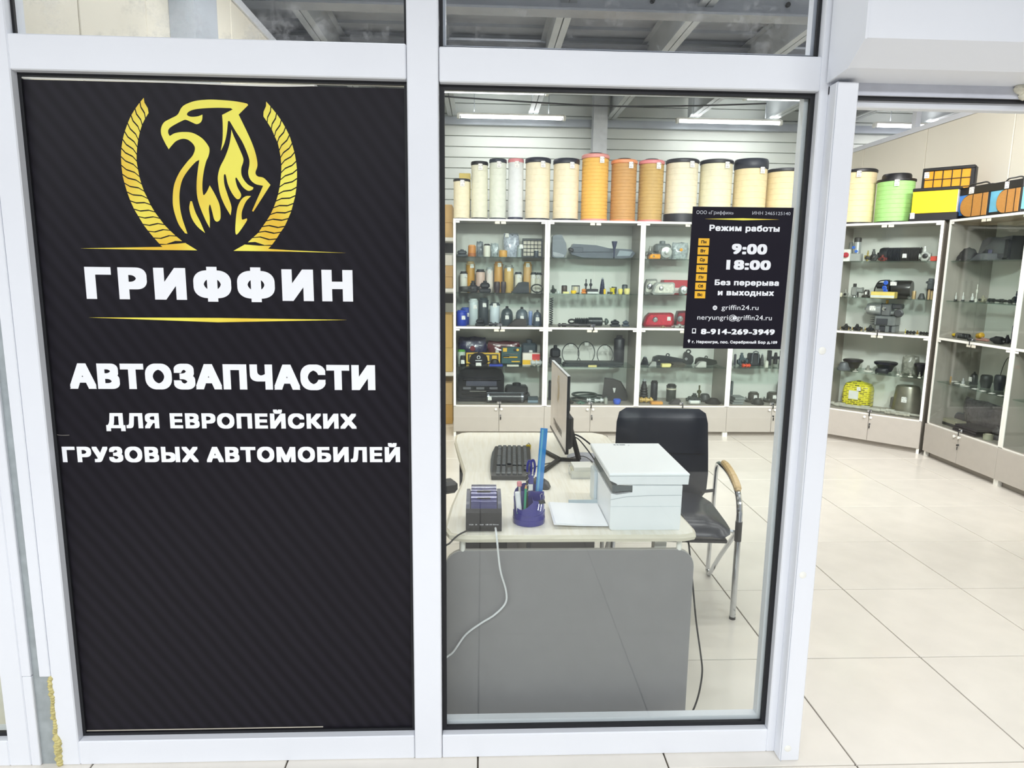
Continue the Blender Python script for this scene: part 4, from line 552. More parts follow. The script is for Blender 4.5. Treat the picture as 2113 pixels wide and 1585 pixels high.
(6, 'b', 'valve', 0.555, 0.2, 0.029, 0.094, 'steering_clamp', 'car part', 'dark blue clamp at right end on the second shelf of right cabinet', {'col': '#1c2136'}),
(6, 'c', 'coil3', 0.062, 0.12, 0.206, 0.046, 'air_hose', 'hose', 'coiled black hose with yellow end on the third shelf of right cabinet', {'col': '#1f1e22', 'tip': '#f2c81e'}),
(6, 'c', 'valve', 0.33, 0.06, 0.064, 0.026, 'pipe_joint', 'car part', 'silver and black pipe joint on the third shelf of right cabinet', {'col': '#8d8e8c', 'metal': 0.7}),
(6, 'c', 'plugh', 0.306, 0.18, 0.157, 0.057, 'brake_hose', 'hose', 'hose with yellow tip and pink tube on the third shelf of right cabinet', {'col': '#b98d86', 'tip': '#d8a82c'}),
(6, 'c', 'coil3', 0.563, 0.08, 0.112, 0.061, 'hose_coil', 'hose', 'small black hose coil in front on the third shelf of right cabinet', {'col': '#1b1a20', 'tip': '#2a2c33'}),
(6, 'c', 'valve', 0.517, 0.2, 0.063, 0.066, 'feed_pump', 'car part', 'dark pump body near blue bottle on the third shelf of right cabinet', {'col': '#26242b'}),
(6, 'c', 'can', 0.572, 0.2, 0.022, 0.157, 'coolant_bottle', 'bottle', 'dark blue bottle at right on the third shelf of right cabinet', {'col': '#1f2a4a', 'lid': '#2a2c36', 'neck': 1}),
(6, 'd', 'ring', 0.437, 0.28, 0.076, 0.256, 'gasket_ring', 'gasket', 'black toothed gasket ring leaning on back on the fourth shelf of right cabinet', {'col': '#252629', 'th': 0.07}),
(6, 'd', 'dome', 0.221, 0.2, 0.064, 0.109, 'rubber_dome', 'car part', 'black dome with glossy top on the fourth shelf of right cabinet', {'col': '#1b191e'}),
(6, 'd', 'cup', 0.359, 0.2, 0.087, 0.102, 'rubber_cup', 'car part', 'black rubber cup in the middle on the fourth shelf of right cabinet', {'col': '#17161c'}),
(6, 'd', 'cup', 0.476, 0.22, 0.082, 0.119, 'rubber_cup', 'car part', 'black rubber cup beside the gasket ring on the fourth shelf of right cabinet', {'col': '#1a1a26'}),
(6, 'd', 'can', 0.088, 0.1, 0.015, 0.05, 'brass_pin', 'pin', 'slim brass pin on the fourth shelf of right cabinet', {'col': '#b08a4a', 'lid': '#b08a4a', 'metal': 0.6}),
(6, 'd', 'plugs', 0.236, 0.1, 0.038, 0.056, 'clear_fitting', 'fitting', 'pair of clear fittings on the fourth shelf of right cabinet', {'col': '#b5b6b8'}),
(6, 'e', 'wedge', -0.055, 0.16, 0.14, 0.026, 'work_glove', 'glove', 'black work glove on the lowest shelf of right cabinet', {'col': '#2a282b'}),
(6, 'e', 'carton', 0.191, 0.1, 0.171, 0.057, 'patterned_box', 'box', 'black and cream patterned box on the lowest shelf of right cabinet', {'col': '#8d8a76', 'band': '#1d1d20'}),
(6, 'e', 'hcyl', 0.042, 0.26, 0.122, 0.089, 'grey_cylinder', 'car part', 'grey cylinder behind patterned box on the lowest shelf of right cabinet', {'col': '#47454a'}),
(6, 'e', 'bag', 0.366, 0.2, 0.427, 0.253, 'parts_bag', 'bag', 'big clear bag of shiny black parts on the lowest shelf of right cabinet', {'col': '#4b474c'}),
(6, 'e', 'tray', 0.462, 0.075, 0.284, 0.062, 'brake_shoe', 'car part', 'black curved brake shoe on the lowest shelf of right cabinet', {'col': '#252326'}),
(6, 'e', 'rolltape', 0.645, 0.05, 0.07, 0.044, 'tape_roll', 'tape', 'roll of clear tape on the lowest shelf of right cabinet', {'col': '#9a9a86'}),
(6, 'e', 'block', 0.645, 0.12, 0.085, 0.103, 'metal_block', 'car part', 'dark block with pale label on the lowest shelf of right cabinet', {'col': '#4a494c'}),
(6, 'd', 'card', -0.128, 0.16, 0.088, 0.004, 'price_card', 'card', 'first white price card from left on the fourth shelf of right cabinet', {'col': '#eceae2', 'group': 'white price cards along the right cabinet shelf'}),
(6, 'd', 'card', 0.013, 0.13, 0.09, 0.004, 'price_card', 'card', 'second white price card from left on the fourth shelf of right cabinet', {'col': '#eceae2', 'group': 'white price cards along the right cabinet shelf'}),
(6, 'd', 'card', 0.173, 0.1, 0.1, 0.004, 'price_card', 'card', 'third white price card from left on the fourth shelf of right cabinet', {'col': '#eceae2', 'group': 'white price cards along the right cabinet shelf'}),
(6, 'd', 'card', 0.307, 0.08, 0.086, 0.004, 'price_card', 'card', 'fourth white price card from left on the fourth shelf of right cabinet', {'col': '#eceae2', 'group': 'white price cards along the right cabinet shelf'}),
(6, 'd', 'card', 0.431, 0.06, 0.083, 0.004, 'price_card', 'card', 'fifth white price card from left on the fourth shelf of right cabinet', {'col': '#eceae2', 'group': 'white price cards along the right cabinet shelf'}),
(6, 'd', 'card', 0.528, 0.05, 0.08, 0.004, 'price_card', 'card', 'sixth white price card from left on the fourth shelf of right cabinet', {'col': '#eceae2', 'group': 'white price cards along the right cabinet shelf'}),
(6, 'd', 'card', 0.638, 0.04, 0.081, 0.004, 'price_card', 'card', 'seventh white price card from left on the fourth shelf of right cabinet', {'col': '#eceae2', 'group': 'white price cards along the right cabinet shelf'}),
(6, 'd', 'card', 0.729, 0.04, 0.079, 0.004, 'price_card', 'card', 'eighth white price card from left on the fourth shelf of right cabinet', {'col': '#eceae2', 'group': 'white price cards along the right cabinet shelf'}),
(1, 't', 'air', 0.071, 0.2, 0.162, 0.363, 'air_filter', 'air filter', 'shortest cream air filter at left end of the row', {'col': '#efe6c8', 'cap': '#17181c', 'group': 'air filters lined up on top of the cabinets'}),
(1, 't', 'air', 0.233, 0.2, 0.165, 0.518, 'air_filter', 'air filter', 'slim pale filter, second from left end of the row', {'col': '#e6e5d0', 'cap': '#17181c', 'group': 'air filters lined up on top of the cabinets'}),
(1, 't', 'air', 0.401, 0.2, 0.168, 0.543, 'air_filter', 'air filter', 'slim grey white filter, third from left end of the row', {'col': '#dfe3d6', 'cap': '#2c3440', 'group': 'air filters lined up on top of the cabinets'}),
(1, 't', 'air', 0.565, 0.2, 0.152, 0.549, 'air_filter', 'air filter', 'white filter with pink cap and navy base', {'col': '#dfe2e4', 'cap': '#d98a90', 'group': 'air filters lined up on top of the cabinets', 'base': '#1e2340', 'smooth': 1}),
(1, 't', 'air', 0.768, 0.2, 0.247, 0.556, 'air_filter', 'air filter', 'wide cream filter left of the two wide ones', {'col': '#eee3c6', 'cap': '#1c2130', 'group': 'air filters lined up on top of the cabinets', 'capt': 0.075}),
(2, 't', 'air', 0.179, 0.2, 0.255, 0.554, 'air_filter', 'air filter', 'wide cream filter beside the gold filter', {'col': '#eee3c6', 'cap': '#1c2130', 'group': 'air filters lined up on top of the cabinets', 'capt': 0.08}),
(2, 't', 'air', 0.446, 0.2, 0.266, 0.598, 'air_filter', 'air filter', 'gold air filter with pink cap, tallest of the row', {'col': '#eebd5c', 'cap': '#e59a92', 'group': 'air filters lined up on top of the cabinets', 'rib': 1, 'disc': 1}),
(2, 't', 'air', 0.714, 0.2, 0.254, 0.555, 'air_filter', 'air filter', 'brown air filter with orange cap', {'col': '#c99a5c', 'cap': '#ec9a6a', 'group': 'air filters lined up on top of the cabinets', 'rib': 1, 'disc': 1}),
(2, 't', 'air', 0.969, 0.2, 0.246, 0.555, 'air_filter', 'air filter', 'tan brown air filter with pink cap', {'col': '#c9a866', 'cap': '#e78f92', 'group': 'air filters lined up on top of the cabinets', 'rib': 1, 'disc': 1}),
(3, 't', 'air', 0.384, 0.2, 0.318, 0.568, 'air_filter', 'air filter', 'cream filter with thick dark base', {'col': '#f0e8cf', 'cap': '#20242c', 'group': 'air filters lined up on top of the cabinets', 'baset': 0.14}),
(3, 't', 'air', 0.706, 0.2, 0.318, 0.568, 'air_filter', 'air filter', 'cream filter above the hours sign left side', {'col': '#ece6c8', 'cap': '#23262c', 'group': 'air filters lined up on top of the cabinets'}),
(3, 't', 'air', 1.031, 0.2, 0.323, 0.581, 'air_filter', 'air filter', 'cream filter with deep navy cap', {'col': '#f0dfb4', 'cap': '#2a2f3c', 'group': 'air filters lined up on top of the cabinets', 'capt': 0.15}),
(4, 't', 'air', 0.481, 0.2, 0.335, 0.502, 'air_filter', 'air filter', 'shorter cream filter right of navy cap', {'col': '#f0dfb4', 'cap': '#20222a', 'group': 'air filters lined up on top of the cabinets'}),
(4, 't', 'air', 0.734, 0.2, 0.191, 0.482, 'air_filter', 'air filter', 'cream filter half hidden by the white post', {'col': '#d9c6a0', 'cap': '#20222a', 'group': 'air filters lined up on top of the cabinets'}),
(5, 't', 'air', 0.079, 0.215, 0.32, 0.491, 'air_filter', 'air filter', 'cream filter at left end of corner cabinet', {'col': '#ead9ad', 'cap': '#17181c', 'group': 'air filters lined up on top of the cabinets'}),
(5, 't', 'air', 0.394, 0.22, 0.329, 0.383, 'air_filter', 'air filter', 'green air filter with stepped black cap', {'col': '#a9e08c', 'cap': '#17181c', 'group': 'air filters lined up on top of the cabinets', 'step': 1}),
(5, 't', 'pfilter', 0.775, 0.3, 0.387, 0.466, 'panel_filter', 'air filter', 'orange panel filter with black grid at back', {'col': '#f3a81c', 'group': 'air filters lined up on top of the cabinets'}),
(5, 't', 'yfilter', 0.76, 0.075, 0.347, 0.272, 'panel_filter', 'air filter', 'yellow panel filter on black base', {'col': '#f5cf1c', 'group': 'air filters lined up on top of the cabinets'}),
(6, 't', 'ovfilter', 0.096, 0.14, 0.438, 0.283, 'oval_filter', 'air filter', 'blue filter with brown oval end, left one', {'col': '#4f8edb', 'group': 'air filters lined up on top of the cabinets'}),
(6, 't', 'ovfilter', 0.471, 0.14, 0.325, 0.278, 'oval_filter', 'air filter', 'pale blue filter with brown oval end, right one', {'col': '#74c2e0', 'group': 'air filters lined up on top of the cabinets'}),
(1, 't', 'carton', 0.096, 0.32, 0.105, 0.43, 'taped_box', 'box', 'yellow taped box behind the shortest filter', {'col': '#d9c154', 'band': '#2a2a26'}),
]

# ------------------------------------------------------------------ room
fl = struct('floor'); MB().box(-5, 9.2, -5.2, 6.5, -.05, -.007).build('floor_slab', M_GROUT, fl)
tm = MB().box(-.2974, .2974, -.2974, .2974, -.009, 0, .0015).mesh('tile', M_TILE, 0)
for i in range(-4, 8):
    for j in range(-5, 11):
        o = bpy.data.objects.new('tile', tm); col.objects.link(o); o.parent = fl; o.location = (-.0071+.6*i+.3, -.1514+.6*j+.3, random.uniform(-.0004, 0)); o.rotation_euler = (0, 0, R(90)*random.randrange(4))
wb = struct('wall_back'); MB().box(-5, 9.2, 6.24, 6.34, 0, 3.7).build('backing', M_WPAN, wb)
for k in range(14): MB().box(-5, 9.2, 6.205, 6.245, 2.0+.12*k+.004, 2.0+.12*k+.116, .004).build('panel', M_WPAN, wb)
MB().box(-5, 9.2, 6.12, 6.24, 3.19, 3.27).build('eave_beam', M_STEEL, wb)
wr = struct('wall_right'); ys = [.2+1.12*k for k in range(6)]
for k, y in enumerate(ys): MB().box(4.3, 4.36, y+.004, min(y+1.116, 6.2), 0, 2.95, .004).build('panel', M_CREAM, wr)
MB().box(4.285, 4.375, .1, 6.2, 2.95, 2.995).build('top_rail', M_FRAME, wr)
for y in (3.2, 4.9): MB().box(4.31, 4.36, y, y+.07, 2.995, 3.5).build('post', M_FRAME, wr)
wl = struct('wall_left')
for k in range(13): MB().box(-1.40, -1.352, -.02+.488*k+.003, -.02+.488*k+.485, 0, 2.95, .003).build('panel', M_CREAM, wl)
MB().box(-1.41, -1.34, -.02, 6.2, 2.95, 2.995).build('top_rail', M_FRAME, wl)
MB().box(-1.351, -1.243, 1.164, 1.43, 0, 3.4).build('column', M_STEEL, wl)
cl = struct('ceiling')
MB().box(-5, 9.2, -.05, 6.34, 3.58, 3.62).build('roof_deck', M_DECK, cl)
rib = MB()
for k in range(22): rib.box(-5, 9.2, .15+k*.28, .25+k*.28, 3.555, 3.58)
r_ = rib.build('deck_ribs', M_DECK, cl, 0); r_['kind'] = 'stuff'
def purlin(x):
    b = MB()
    for s in (-1, 1):
        b.box(*sorted((x+s*.004, x+s*.011)), .05, 6.12, 3.29, 3.56); b.box(*sorted((x+s*.004, x+s*.052)), .05, 6.12, 3.275, 3.29); b.box(*sorted((x+s*.004, x+s*.052)), .05, 6.12, 3.545, 3.558)
    b.build('purlin', mat('#c6cbcf', .42, .2, var=.1, scale=4), cl, 0)
for k in range(-3, 9): purlin(.555+.906*k)
for yb in (2.75, 4.35):
    b = MB().box(-5, 9.2, yb-.07, yb+.07, 3.21, 3.225).box(-5, 9.2, yb-.006, yb+.006, 3.225, 3.5).box(-5, 9.2, yb-.07, yb+.07, 3.5, 3.512)
    b.build('roof_beam', mat('#a0a4ab', .5, .2, var=.1, scale=4), cl, 0)
    for k in range(-3, 8):
        c = TR(.555+.906*k+.35, yb-.075, 3.0+.35)
        MB().cyl(.016, 0, .02, 8, TR(.2+.906*k, yb-.006, 3.42) @ AY).build('bolt', M_BLK, cl)
        MB().cyl(.016, 0, .02, 8, TR(.2+.906*k, yb-.006, 3.30) @ AY).build('bolt', M_BLK, cl)
cb = thing('steel_column', 'pale steel column rising behind the gold air filter to the roof', 'column', (1.32, 6.02, 0))
MB().box(-.08, .08, -.07, -.058, 0, 3.56).build('flange', mat('#d4d8dc', .45, .1), cb, 0); MB().box(-.08, .08, .058, .07, 0, 3.56).build('flange', mat('#d4d8dc', .45, .1), cb, 0)
MB().box(-.005, .005, -.058, .058, 0, 3.56).build('web', M_STEEL, cb, 0)
names = ['left back ceiling tube lamp above the slim filters', 'back ceiling tube lamp above the hours sign', 'ceiling tube lamp seen over the right partition', 'left ceiling tube lamp nearest the glass top rail', 'ceiling tube lamp at the upper right glass corner']
for (x, y, L), lb in zip(LAMPS, names):
    t = thing('tube_lamp', 'white '+lb, 'lamp', (x, y, 3.2), group='ceiling tube lamps')
    MB().box(-L/2, L/2, -.03, .03, .03, .05, .004).build('housing', M_WHITE, t)
    MB().cyl(.022, -L/2+.03, L/2-.03, 12, TR(0, 0, .018) @ AX).build('tube', M_TUBE, t)
    for s in (-1, 1):
        MB().box(s*L/2-.016, s*L/2+.016, -.028, .028, -.008, .045, .004).build('end_cap', M_WHITE, t)
        MB().cyl(.004, .05, .36, 6, TR(s*L*.35, 0, 0)).build('hanger', M_STEEL, t)
tagit(MB().tube(spline([(-.5, 5.2, 3.27), (.1, 5.2, 3.245), (1.2, 5.2, 3.21), (2.1, 5.2, 3.23), (2.9, 5.2, 3.27)], 8), .008, 6).build('ceiling_cable', M_BLK), 'thin black cable sagging under the ceiling beams', 'cable')
wp = struct('wall_passage'); MB().box(-5, 9, -5.3, -5.2, 0, 3.1).build('passage_panel', mat('#9a9ca0', .5), wp)
cp = struct('ceiling_passage'); MB().box(-5, 9, -5.3, -.35, 3.1, 3.16).build('ceiling_panel', mat('#d5d8dc', .6), cp)

# ------------------------------------------------------------------ shop front
FY, BY = -.085, -.0
def pane(x0, x1, z0, z1, parent, m, name='pane'): return MB().box(x0, x1, -.048, -.042, z0, z1).build(name, m, parent, 0)
def rimset(x0, x1, z0, z1, y0, y1, t, name, m, parent):
    MB().box(x0, x1, y0, y1, z0, z0+t).build(name, m, parent, 0); MB().box(x0, x1, y0, y1, z1-t, z1).build(name, m, parent, 0)
    MB().box(x0, x0+t, y0, y1, z0+t, z1-t).build(name, m, parent, 0); MB().box(x1-t, x1, y0, y1, z0+t, z1-t).build(name, m, parent, 0)
def frame_rail(x0, x1, z0, z1, parent, name='frame_rail'): MB().box(x0, x1, FY, BY, z0, z1, .003).build(name, M_FRAME, parent, 0)
w1 = struct('window_1')
frame_rail(-1.305, -1.243, 0, 2.95, w1, 'frame_stile'); frame_rail(-1.243, -.208, .0, .08, w1); frame_rail(-1.243, -.208, 2.04, 2.13, w1); frame_rail(-1.243, -.208, 2.87, 2.95, w1)
pane(-1.243, -.208, .08, 2.04, w1, M_GLASS); rimset(-1.243, -.208, .08, 2.04, -.058, -.0485, .009, 'gasket', M_GASK, w1)
w2 = struct('window_2')
frame_rail(.930, .957, 0, 2.95, w2, 'frame_stile'); frame_rail(-.12, .93, .0, .08, w2); frame_rail(-.12, .93, 2.035, 2.125, w2); frame_rail(-.12, .93, 2.87, 2.95, w2)
pane(-.12, .93, .08, 2.035, w2, M_GLASS); rimset(-.12, .93, .08, 2.035, -.060, -.0485, .013, 'gasket', M_GASK, w2); 
for b_ in ((-.12, .93, .08, .102), (-.12, .93, 2.028, 2.035), (-.12, -.112, .102, 2.028), (.908, .93, .102, 2.028)): MB().box(b_[0], b_[1], -.041, -.012, b_[2], b_[3]).build('glazing_bead', M_FRAME, w2, 0)
w3 = struct('window_3'); pane(-1.243, -.208, 2.13, 2.87, w3, M_GLASSD); rimset(-1.243, -.208, 2.13, 2.87, -.058, -.0485, .007, 'gasket', M_GASK, w3)
w4 = struct('window_4'); pane(-.12, .93, 2.125, 2.87, w4, M_GLASSD); rimset(-.12, .93, 2.125, 2.87, -.058, -.0485, .009, 'gasket', M_GASK, w4); rimset(-.12, .93, 2.125, 2.87, -.041, -.012, .016, 'glazing_bead', M_FRAME, w4)
t1 = struct('trim_1'); MB().box(-.208+.0015, -.1215, FY-.002, BY, 0, 2.95, .003).build('mullion', M_FRAME, t1, 0)
t2 = struct('trim_2'); MB().box(-1.338, -1.3055, FY-.001, -.077, .3, 2.95, .002).build('cover_strip', M_FRAME, t2, 0)
MB().box(-1.3622, -1.3055, -.0765, -.01, 0, 2.95).build('galvanised_post', M_GALV, t2, 0)
fm = MB(); rr = random.Random(3)
for k in range(34):
    z = .006+k*.0087; r = .0065+.003*rr.random()+(.004 if z < .1 else 0)
    fm.lathe([(0, -r), (r*.7, -r*.6), (r, 0), (r*.7, r*.6), (0, r)], 7, TR(-1.3095+rr.uniform(-.002, .004)+(.004 if z < .1 else 0), -.0785-r*.4, z))
fm.build('foam_seam', mat('#c6bb80', .9, var=.25, scale=60, bump=.6), t2)
w5 = struct('window_5')
MB().box(-1.455, -1.391, FY, BY, 0, 2.95, .003).build('frame_stile', M_FRAME, w5, 0)
MB().box(-1.39, -1.3625, FY-.001, -.06, .302, 2.95, .002).build('cover_strip', M_FRAME, w5, 0); MB().box(-1.39, -1.3625, FY, -.06, 0, .3, .002).build('cover_strip', M_FRAME, w5, 0)
MB().box(-2.2, -1.455, FY, BY, 0, .086, .003).build('frame_rail', M_FRAME, w5, 0); pane(-2.2, -1.455, .086, 2.6, w5, M_GLASS); rimset(-2.2, -1.455, .086, 2.6, -.060, -.0485, .012, 'gasket', M_GASK, w5)
MB().box(-2.2, -1.46, .1, .14, 0, 2.6).build('cream_screen', M_CREAM, w5, 0)
jb = struct('trim_3')
MB().box(.955, 1.018, -.128, -.03, 0, 2.05, .003).build('guide_rail', M_FRAME, jb, 0); MB().box(.9575, .9585, -.1295, -.127, 0, 2.05).build('rail_groove', mat('#c9cfda', .4), jb, 0)
MB().box(.959, 1.015, -.06, .0, 2.05, 2.95).build('upper_post', M_FRAME, jb, 0)
for z in (1.318, .632, .045): MB().lathe([(.011, 0), (.011, .002), (.007, .004), (0, .004)], 14, TR(.978, -.128, z) @ AY).build('plug_cap', M_WHITE, jb)
wf = struct('wall_front'); MB().box(-5, 9, -.08, -.02, 2.952, 3.62).build('fascia', M_FRAME, wf, 0); MB().box(2.6, 4.36, -.08, -.02, 0, 2.952).build('right_return', M_FRAME, wf, 0)
MB().box(1.02, 2.6, -.06, -.02, 2.07, 2.952).build('door_header', M_FRAME, wf, 0)
sb = thing('roller_shutter_box', 'white folded metal roller shutter box above the open doorway', 'shutter box', (0, 0, 0))
prof = [(-.09, 2.058), (-.195, 2.066), (-.268, 2.116), (-.268, 2.40), (-.195, 2.45), (-.09, 2.45)]
MB().prism(prof, .951, 2.75, 'x').build('housing', M_FRAME, sb, 0)
def grow(p, e): return [(p_[0]+(-e if p_[0] < -.15 else 0), p_[1]+(-e if p_[1] < 2.2 else e)) for p_ in p]
MB().prism(grow(prof, .003), .945, .9505, 'x').build('end_cap', M_FRAME, sb, 0)
MB().box(.955, 2.75, -.09, -.082, 2.026, 2.062).build('bottom_strip', mat('#c9ccd6', .4), sb, 0); MB().box(1.0185, 2.75, -.080, -.065, 2.018, 2.06).build('dark_slot', M_GASK, sb, 0)
MB().box(1.019, 2.75, -.064, -.03, 2.000, 2.026, .003).build('curtain_end_bar', M_FRAME, sb, 0)
fb = MB(); rr = random.Random(5)
for k in range(7):
    r = .010+.006*rr.random(); fb.lathe([(0, -r), (r*.7, -r*.6), (r, 0), (r*.7, r*.6), (0, r)], 8, TR(1.487+k*.006, -.104+rr.uniform(-.01, .01), 2.047-.003*k+rr.uniform(-.006, .006)))
tagit(fb.build('dried_foam_lump', mat('#d5d2c2', .9, var=.12, scale=50, bump=.5)), 'lump of dried foam stuck under the shutter box', 'foam lump')

# ------------------------------------------------------------------ banner and hours sign
bn = thing('vinyl_banner', 'large black vinyl banner with gold eagle emblem and white lettering', 'banner', (0, 0, 0))
MB().box(-1.236, -.213, -.0515, -.0488, .089, 2.024).build('film', film_mat(), bn, 0)
yT = -.0521
flat(EAGLE, 'eagle_emblem', M_GOLD, bn, yT)
for i, p in enumerate(WREATH): flat([p], 'wreath_segment' if i not in (0, 20) else 'wreath_base', M_GOLD, bn, yT, 4)
def sign(s, q, name, off, parent, y=yT, m=M_LETTER, sp_=1.1, words=False): 
    zt, zb = q[0][1], (q[1][1]+q[2][1])/2
    return text(s, (q[0][0]+q[1][0])/2, q[2][0], zb, zt-q[1][1], name, m, parent, y, off, None, sp_, words)
sign('ГРИФФИН', SIGN_TEXT['t1'], 'shop_name', .07, bn, sp_=1.32); sign('АВТОЗАПЧАСТИ', SIGN_TEXT['t2'], 'headline', .064, bn, sp_=1.12)
sign('ДЛЯ ЕВРОПЕЙСКИХ', SIGN_TEXT['t3'], 'lettering', .054, bn, sp_=1.13, words=True); sign('ГРУЗОВЫХ АВТОМОБИЛЕЙ', SIGN_TEXT['t4'], 'lettering', .054, bn, sp_=1.13, words=True)
L2 = SIGN_TEXT['line2']; flat([[L2[0]+(1,), L2[1]+(1,), L2[2]+(1,), L2[3]+(1,)]], 'gold_line', M_GOLD, bn, yT)
MB().tube(spline([(-1.235, -.053, 2.028), (-.9, -.054, 2.026), (-.6, -.054, 2.022), (-.46, -.053, 2.026)], 6), .0022, 5).build('film_edge', M_WHITE, bn)
MB().tube([(-1.233, -.053, .094), (-.8, -.053, .0935), (-.5, -.053, .094)], .0018, 5).build('film_edge', mat('#b9b3a4', .5), bn)
MB().tube(spline([(-1.2475+.004, -.053, 1.05), (-1.225, -.054, 1.046), (-1.2, -.053, 1.046)], 4), .0012, 5).build('film_crease', mat('#6a6560', .5), bn)
ps = thing('opening_hours_sign', 'black opening hours sticker with yellow day boxes on the glass', 'sign', (0, 0, 0))
S = ICONS['sheet']; M_BFILM = mat('#1b1823', .45, var=.04); M_BFILM.node_tree.nodes['Principled BSDF'].inputs['Specular IOR Level'].default_value = .15
MB().prism(S, -.0512, -.0486, 'y').build('sheet', M_BFILM, ps, 0)
yP = -.0519; M_LG = mat('#c9ccd4', .5, var=0); M_YEL = mat('#f2b826', .5, var=.05, scale=9)
OFF = {'Режим работы': .046, '9:00': .05, '18:00': .05, 'Без перерыва': .046, 'и выходных': .046, '8-914-269-3949': .046, 'г. Нерюнгри, пос. Серебряный Бор д.109': .042}
for s, q in POSTER_TEXT.items():
    sign(s, q, 'lettering', OFF.get(s, 0), ps, yP, M_LG if s[:3] in ('ООО', 'ИНН') else M_LETTER, 1.1 if OFF.get(s) else 1.03)
q = ICONS['line']; flat([[a+(1,) for a in q]], 'gold_line', M_GOLD, ps, yP)
for d, (a, b) in DAYS.items():
    flat([[a+(1,), (b[0], a[1], 1), b+(1,), (a[0], b[1], 1)]], 'day_box', M_YEL, ps, yP)
    wdt = b[0]-a[0]; hh = a[1]-b[1]; text(d, a[0]+wdt*.26, b[0]-wdt*.27, b[1]+hh*.3, hh*.42, 'day_lettering', M_BFILM, ps, yP-.0004, .04)
def ring2(c, r, k=20): return [(c[0]+r*math.cos(2*math.pi*i/k), c[1]+r*math.sin(2*math.pi*i/k), 1) for i in range(k)]
g = ICONS['globe'][0]; gr = .0068
flat([ring2(g, gr), ring2((g[0]-.0022, g[1]+.0017), .0014, 8), ring2((g[0]+.0022, g[1]+.0017), .0014, 8), ring2((g[0]-.0022, g[1]-.0019), .0014, 8), ring2((g[0]+.0022, g[1]-.0019), .0014, 8)], 'globe_icon', M_LETTER, ps, yP)
a, b = ICONS['phone']; flat([[a+(1,), (b[0], a[1], 1), b+(1,), (a[0], b[1], 1)], [(a[0]+.0022, a[1]-.002, 1), (b[0]-.0022, a[1]-.002, 1), (b[0]-.0022, b[1]+.0035, 1), (a[0]+.0022, b[1]+.0035, 1)]], 'phone_icon', M_LETTER, ps, yP)
c, e = ICONS['pin']; flat([[(c[0]+.0036*math.cos(t), c[1]+.001+.0036*math.sin(t), 1) for t in [R(a_) for a_ in range(-30, 211, 20)]]+[(c[0], e[1]+.0004, 1)], ring2((c[0], c[1]+.001), .0014, 8)], 'pin_icon', M_LETTER, ps, yP)
a, b = ICONS['env']; flat([[a+(1,), (b[0], a[1], 1), b+(1,), (a[0], b[1], 1)]], 'envelope_icon', M_LETTER, ps, yP-.0002); flat([[(a[0], a[1]-.0006, 1), ((a[0]+b[0])/2, b[1]+.003, 1), (b[0], a[1]-.0006, 1), ((a[0]+b[0])/2, b[1]+.0042, 1)]], 'envelope_icon', M_BFILM, ps, yP-.0005)

# ------------------------------------------------------------------ glass cabinets
def rot_of(ex): return math.atan2(ex[1], ex[0])
_e = (.687, -.727)
CABS = {1: ((-.265, 4.22), 0, .85), 2: ((.585, 4.22), 0, .87), 3: ((1.455, 4.22), 0, .87), 4: ((2.325, 4.22), 0, .87), 5: ((3.243, 4.206), rot_of(_e), .85), 6: ((3.84, 3.54), R(-90), .84), 7: ((3.84, 2.70), R(-90), .84)}
SHELF = {'a': 1.6665, 'b': 1.3405, 'c': 1.033, 'd': .6605, 'e': .304, 't': 1.999}
CLAB = {1: 'leftmost glass cabinet, holding cartridge filters and blue cans', 2: 'glass cabinet behind the monitor, holding mirrors and black rings', 3: 'glass cabinet behind the chair back, holding lamps', 4: 'glass cabinet right of the hours sign, holding wheel hubs', 5: 'angled corner glass cabinet holding a silver compressor', 6: 'right wall glass cabinet with black cover and dark sides', 7: 'glass cabinet cut by the right picture edge'}
DPT = .40
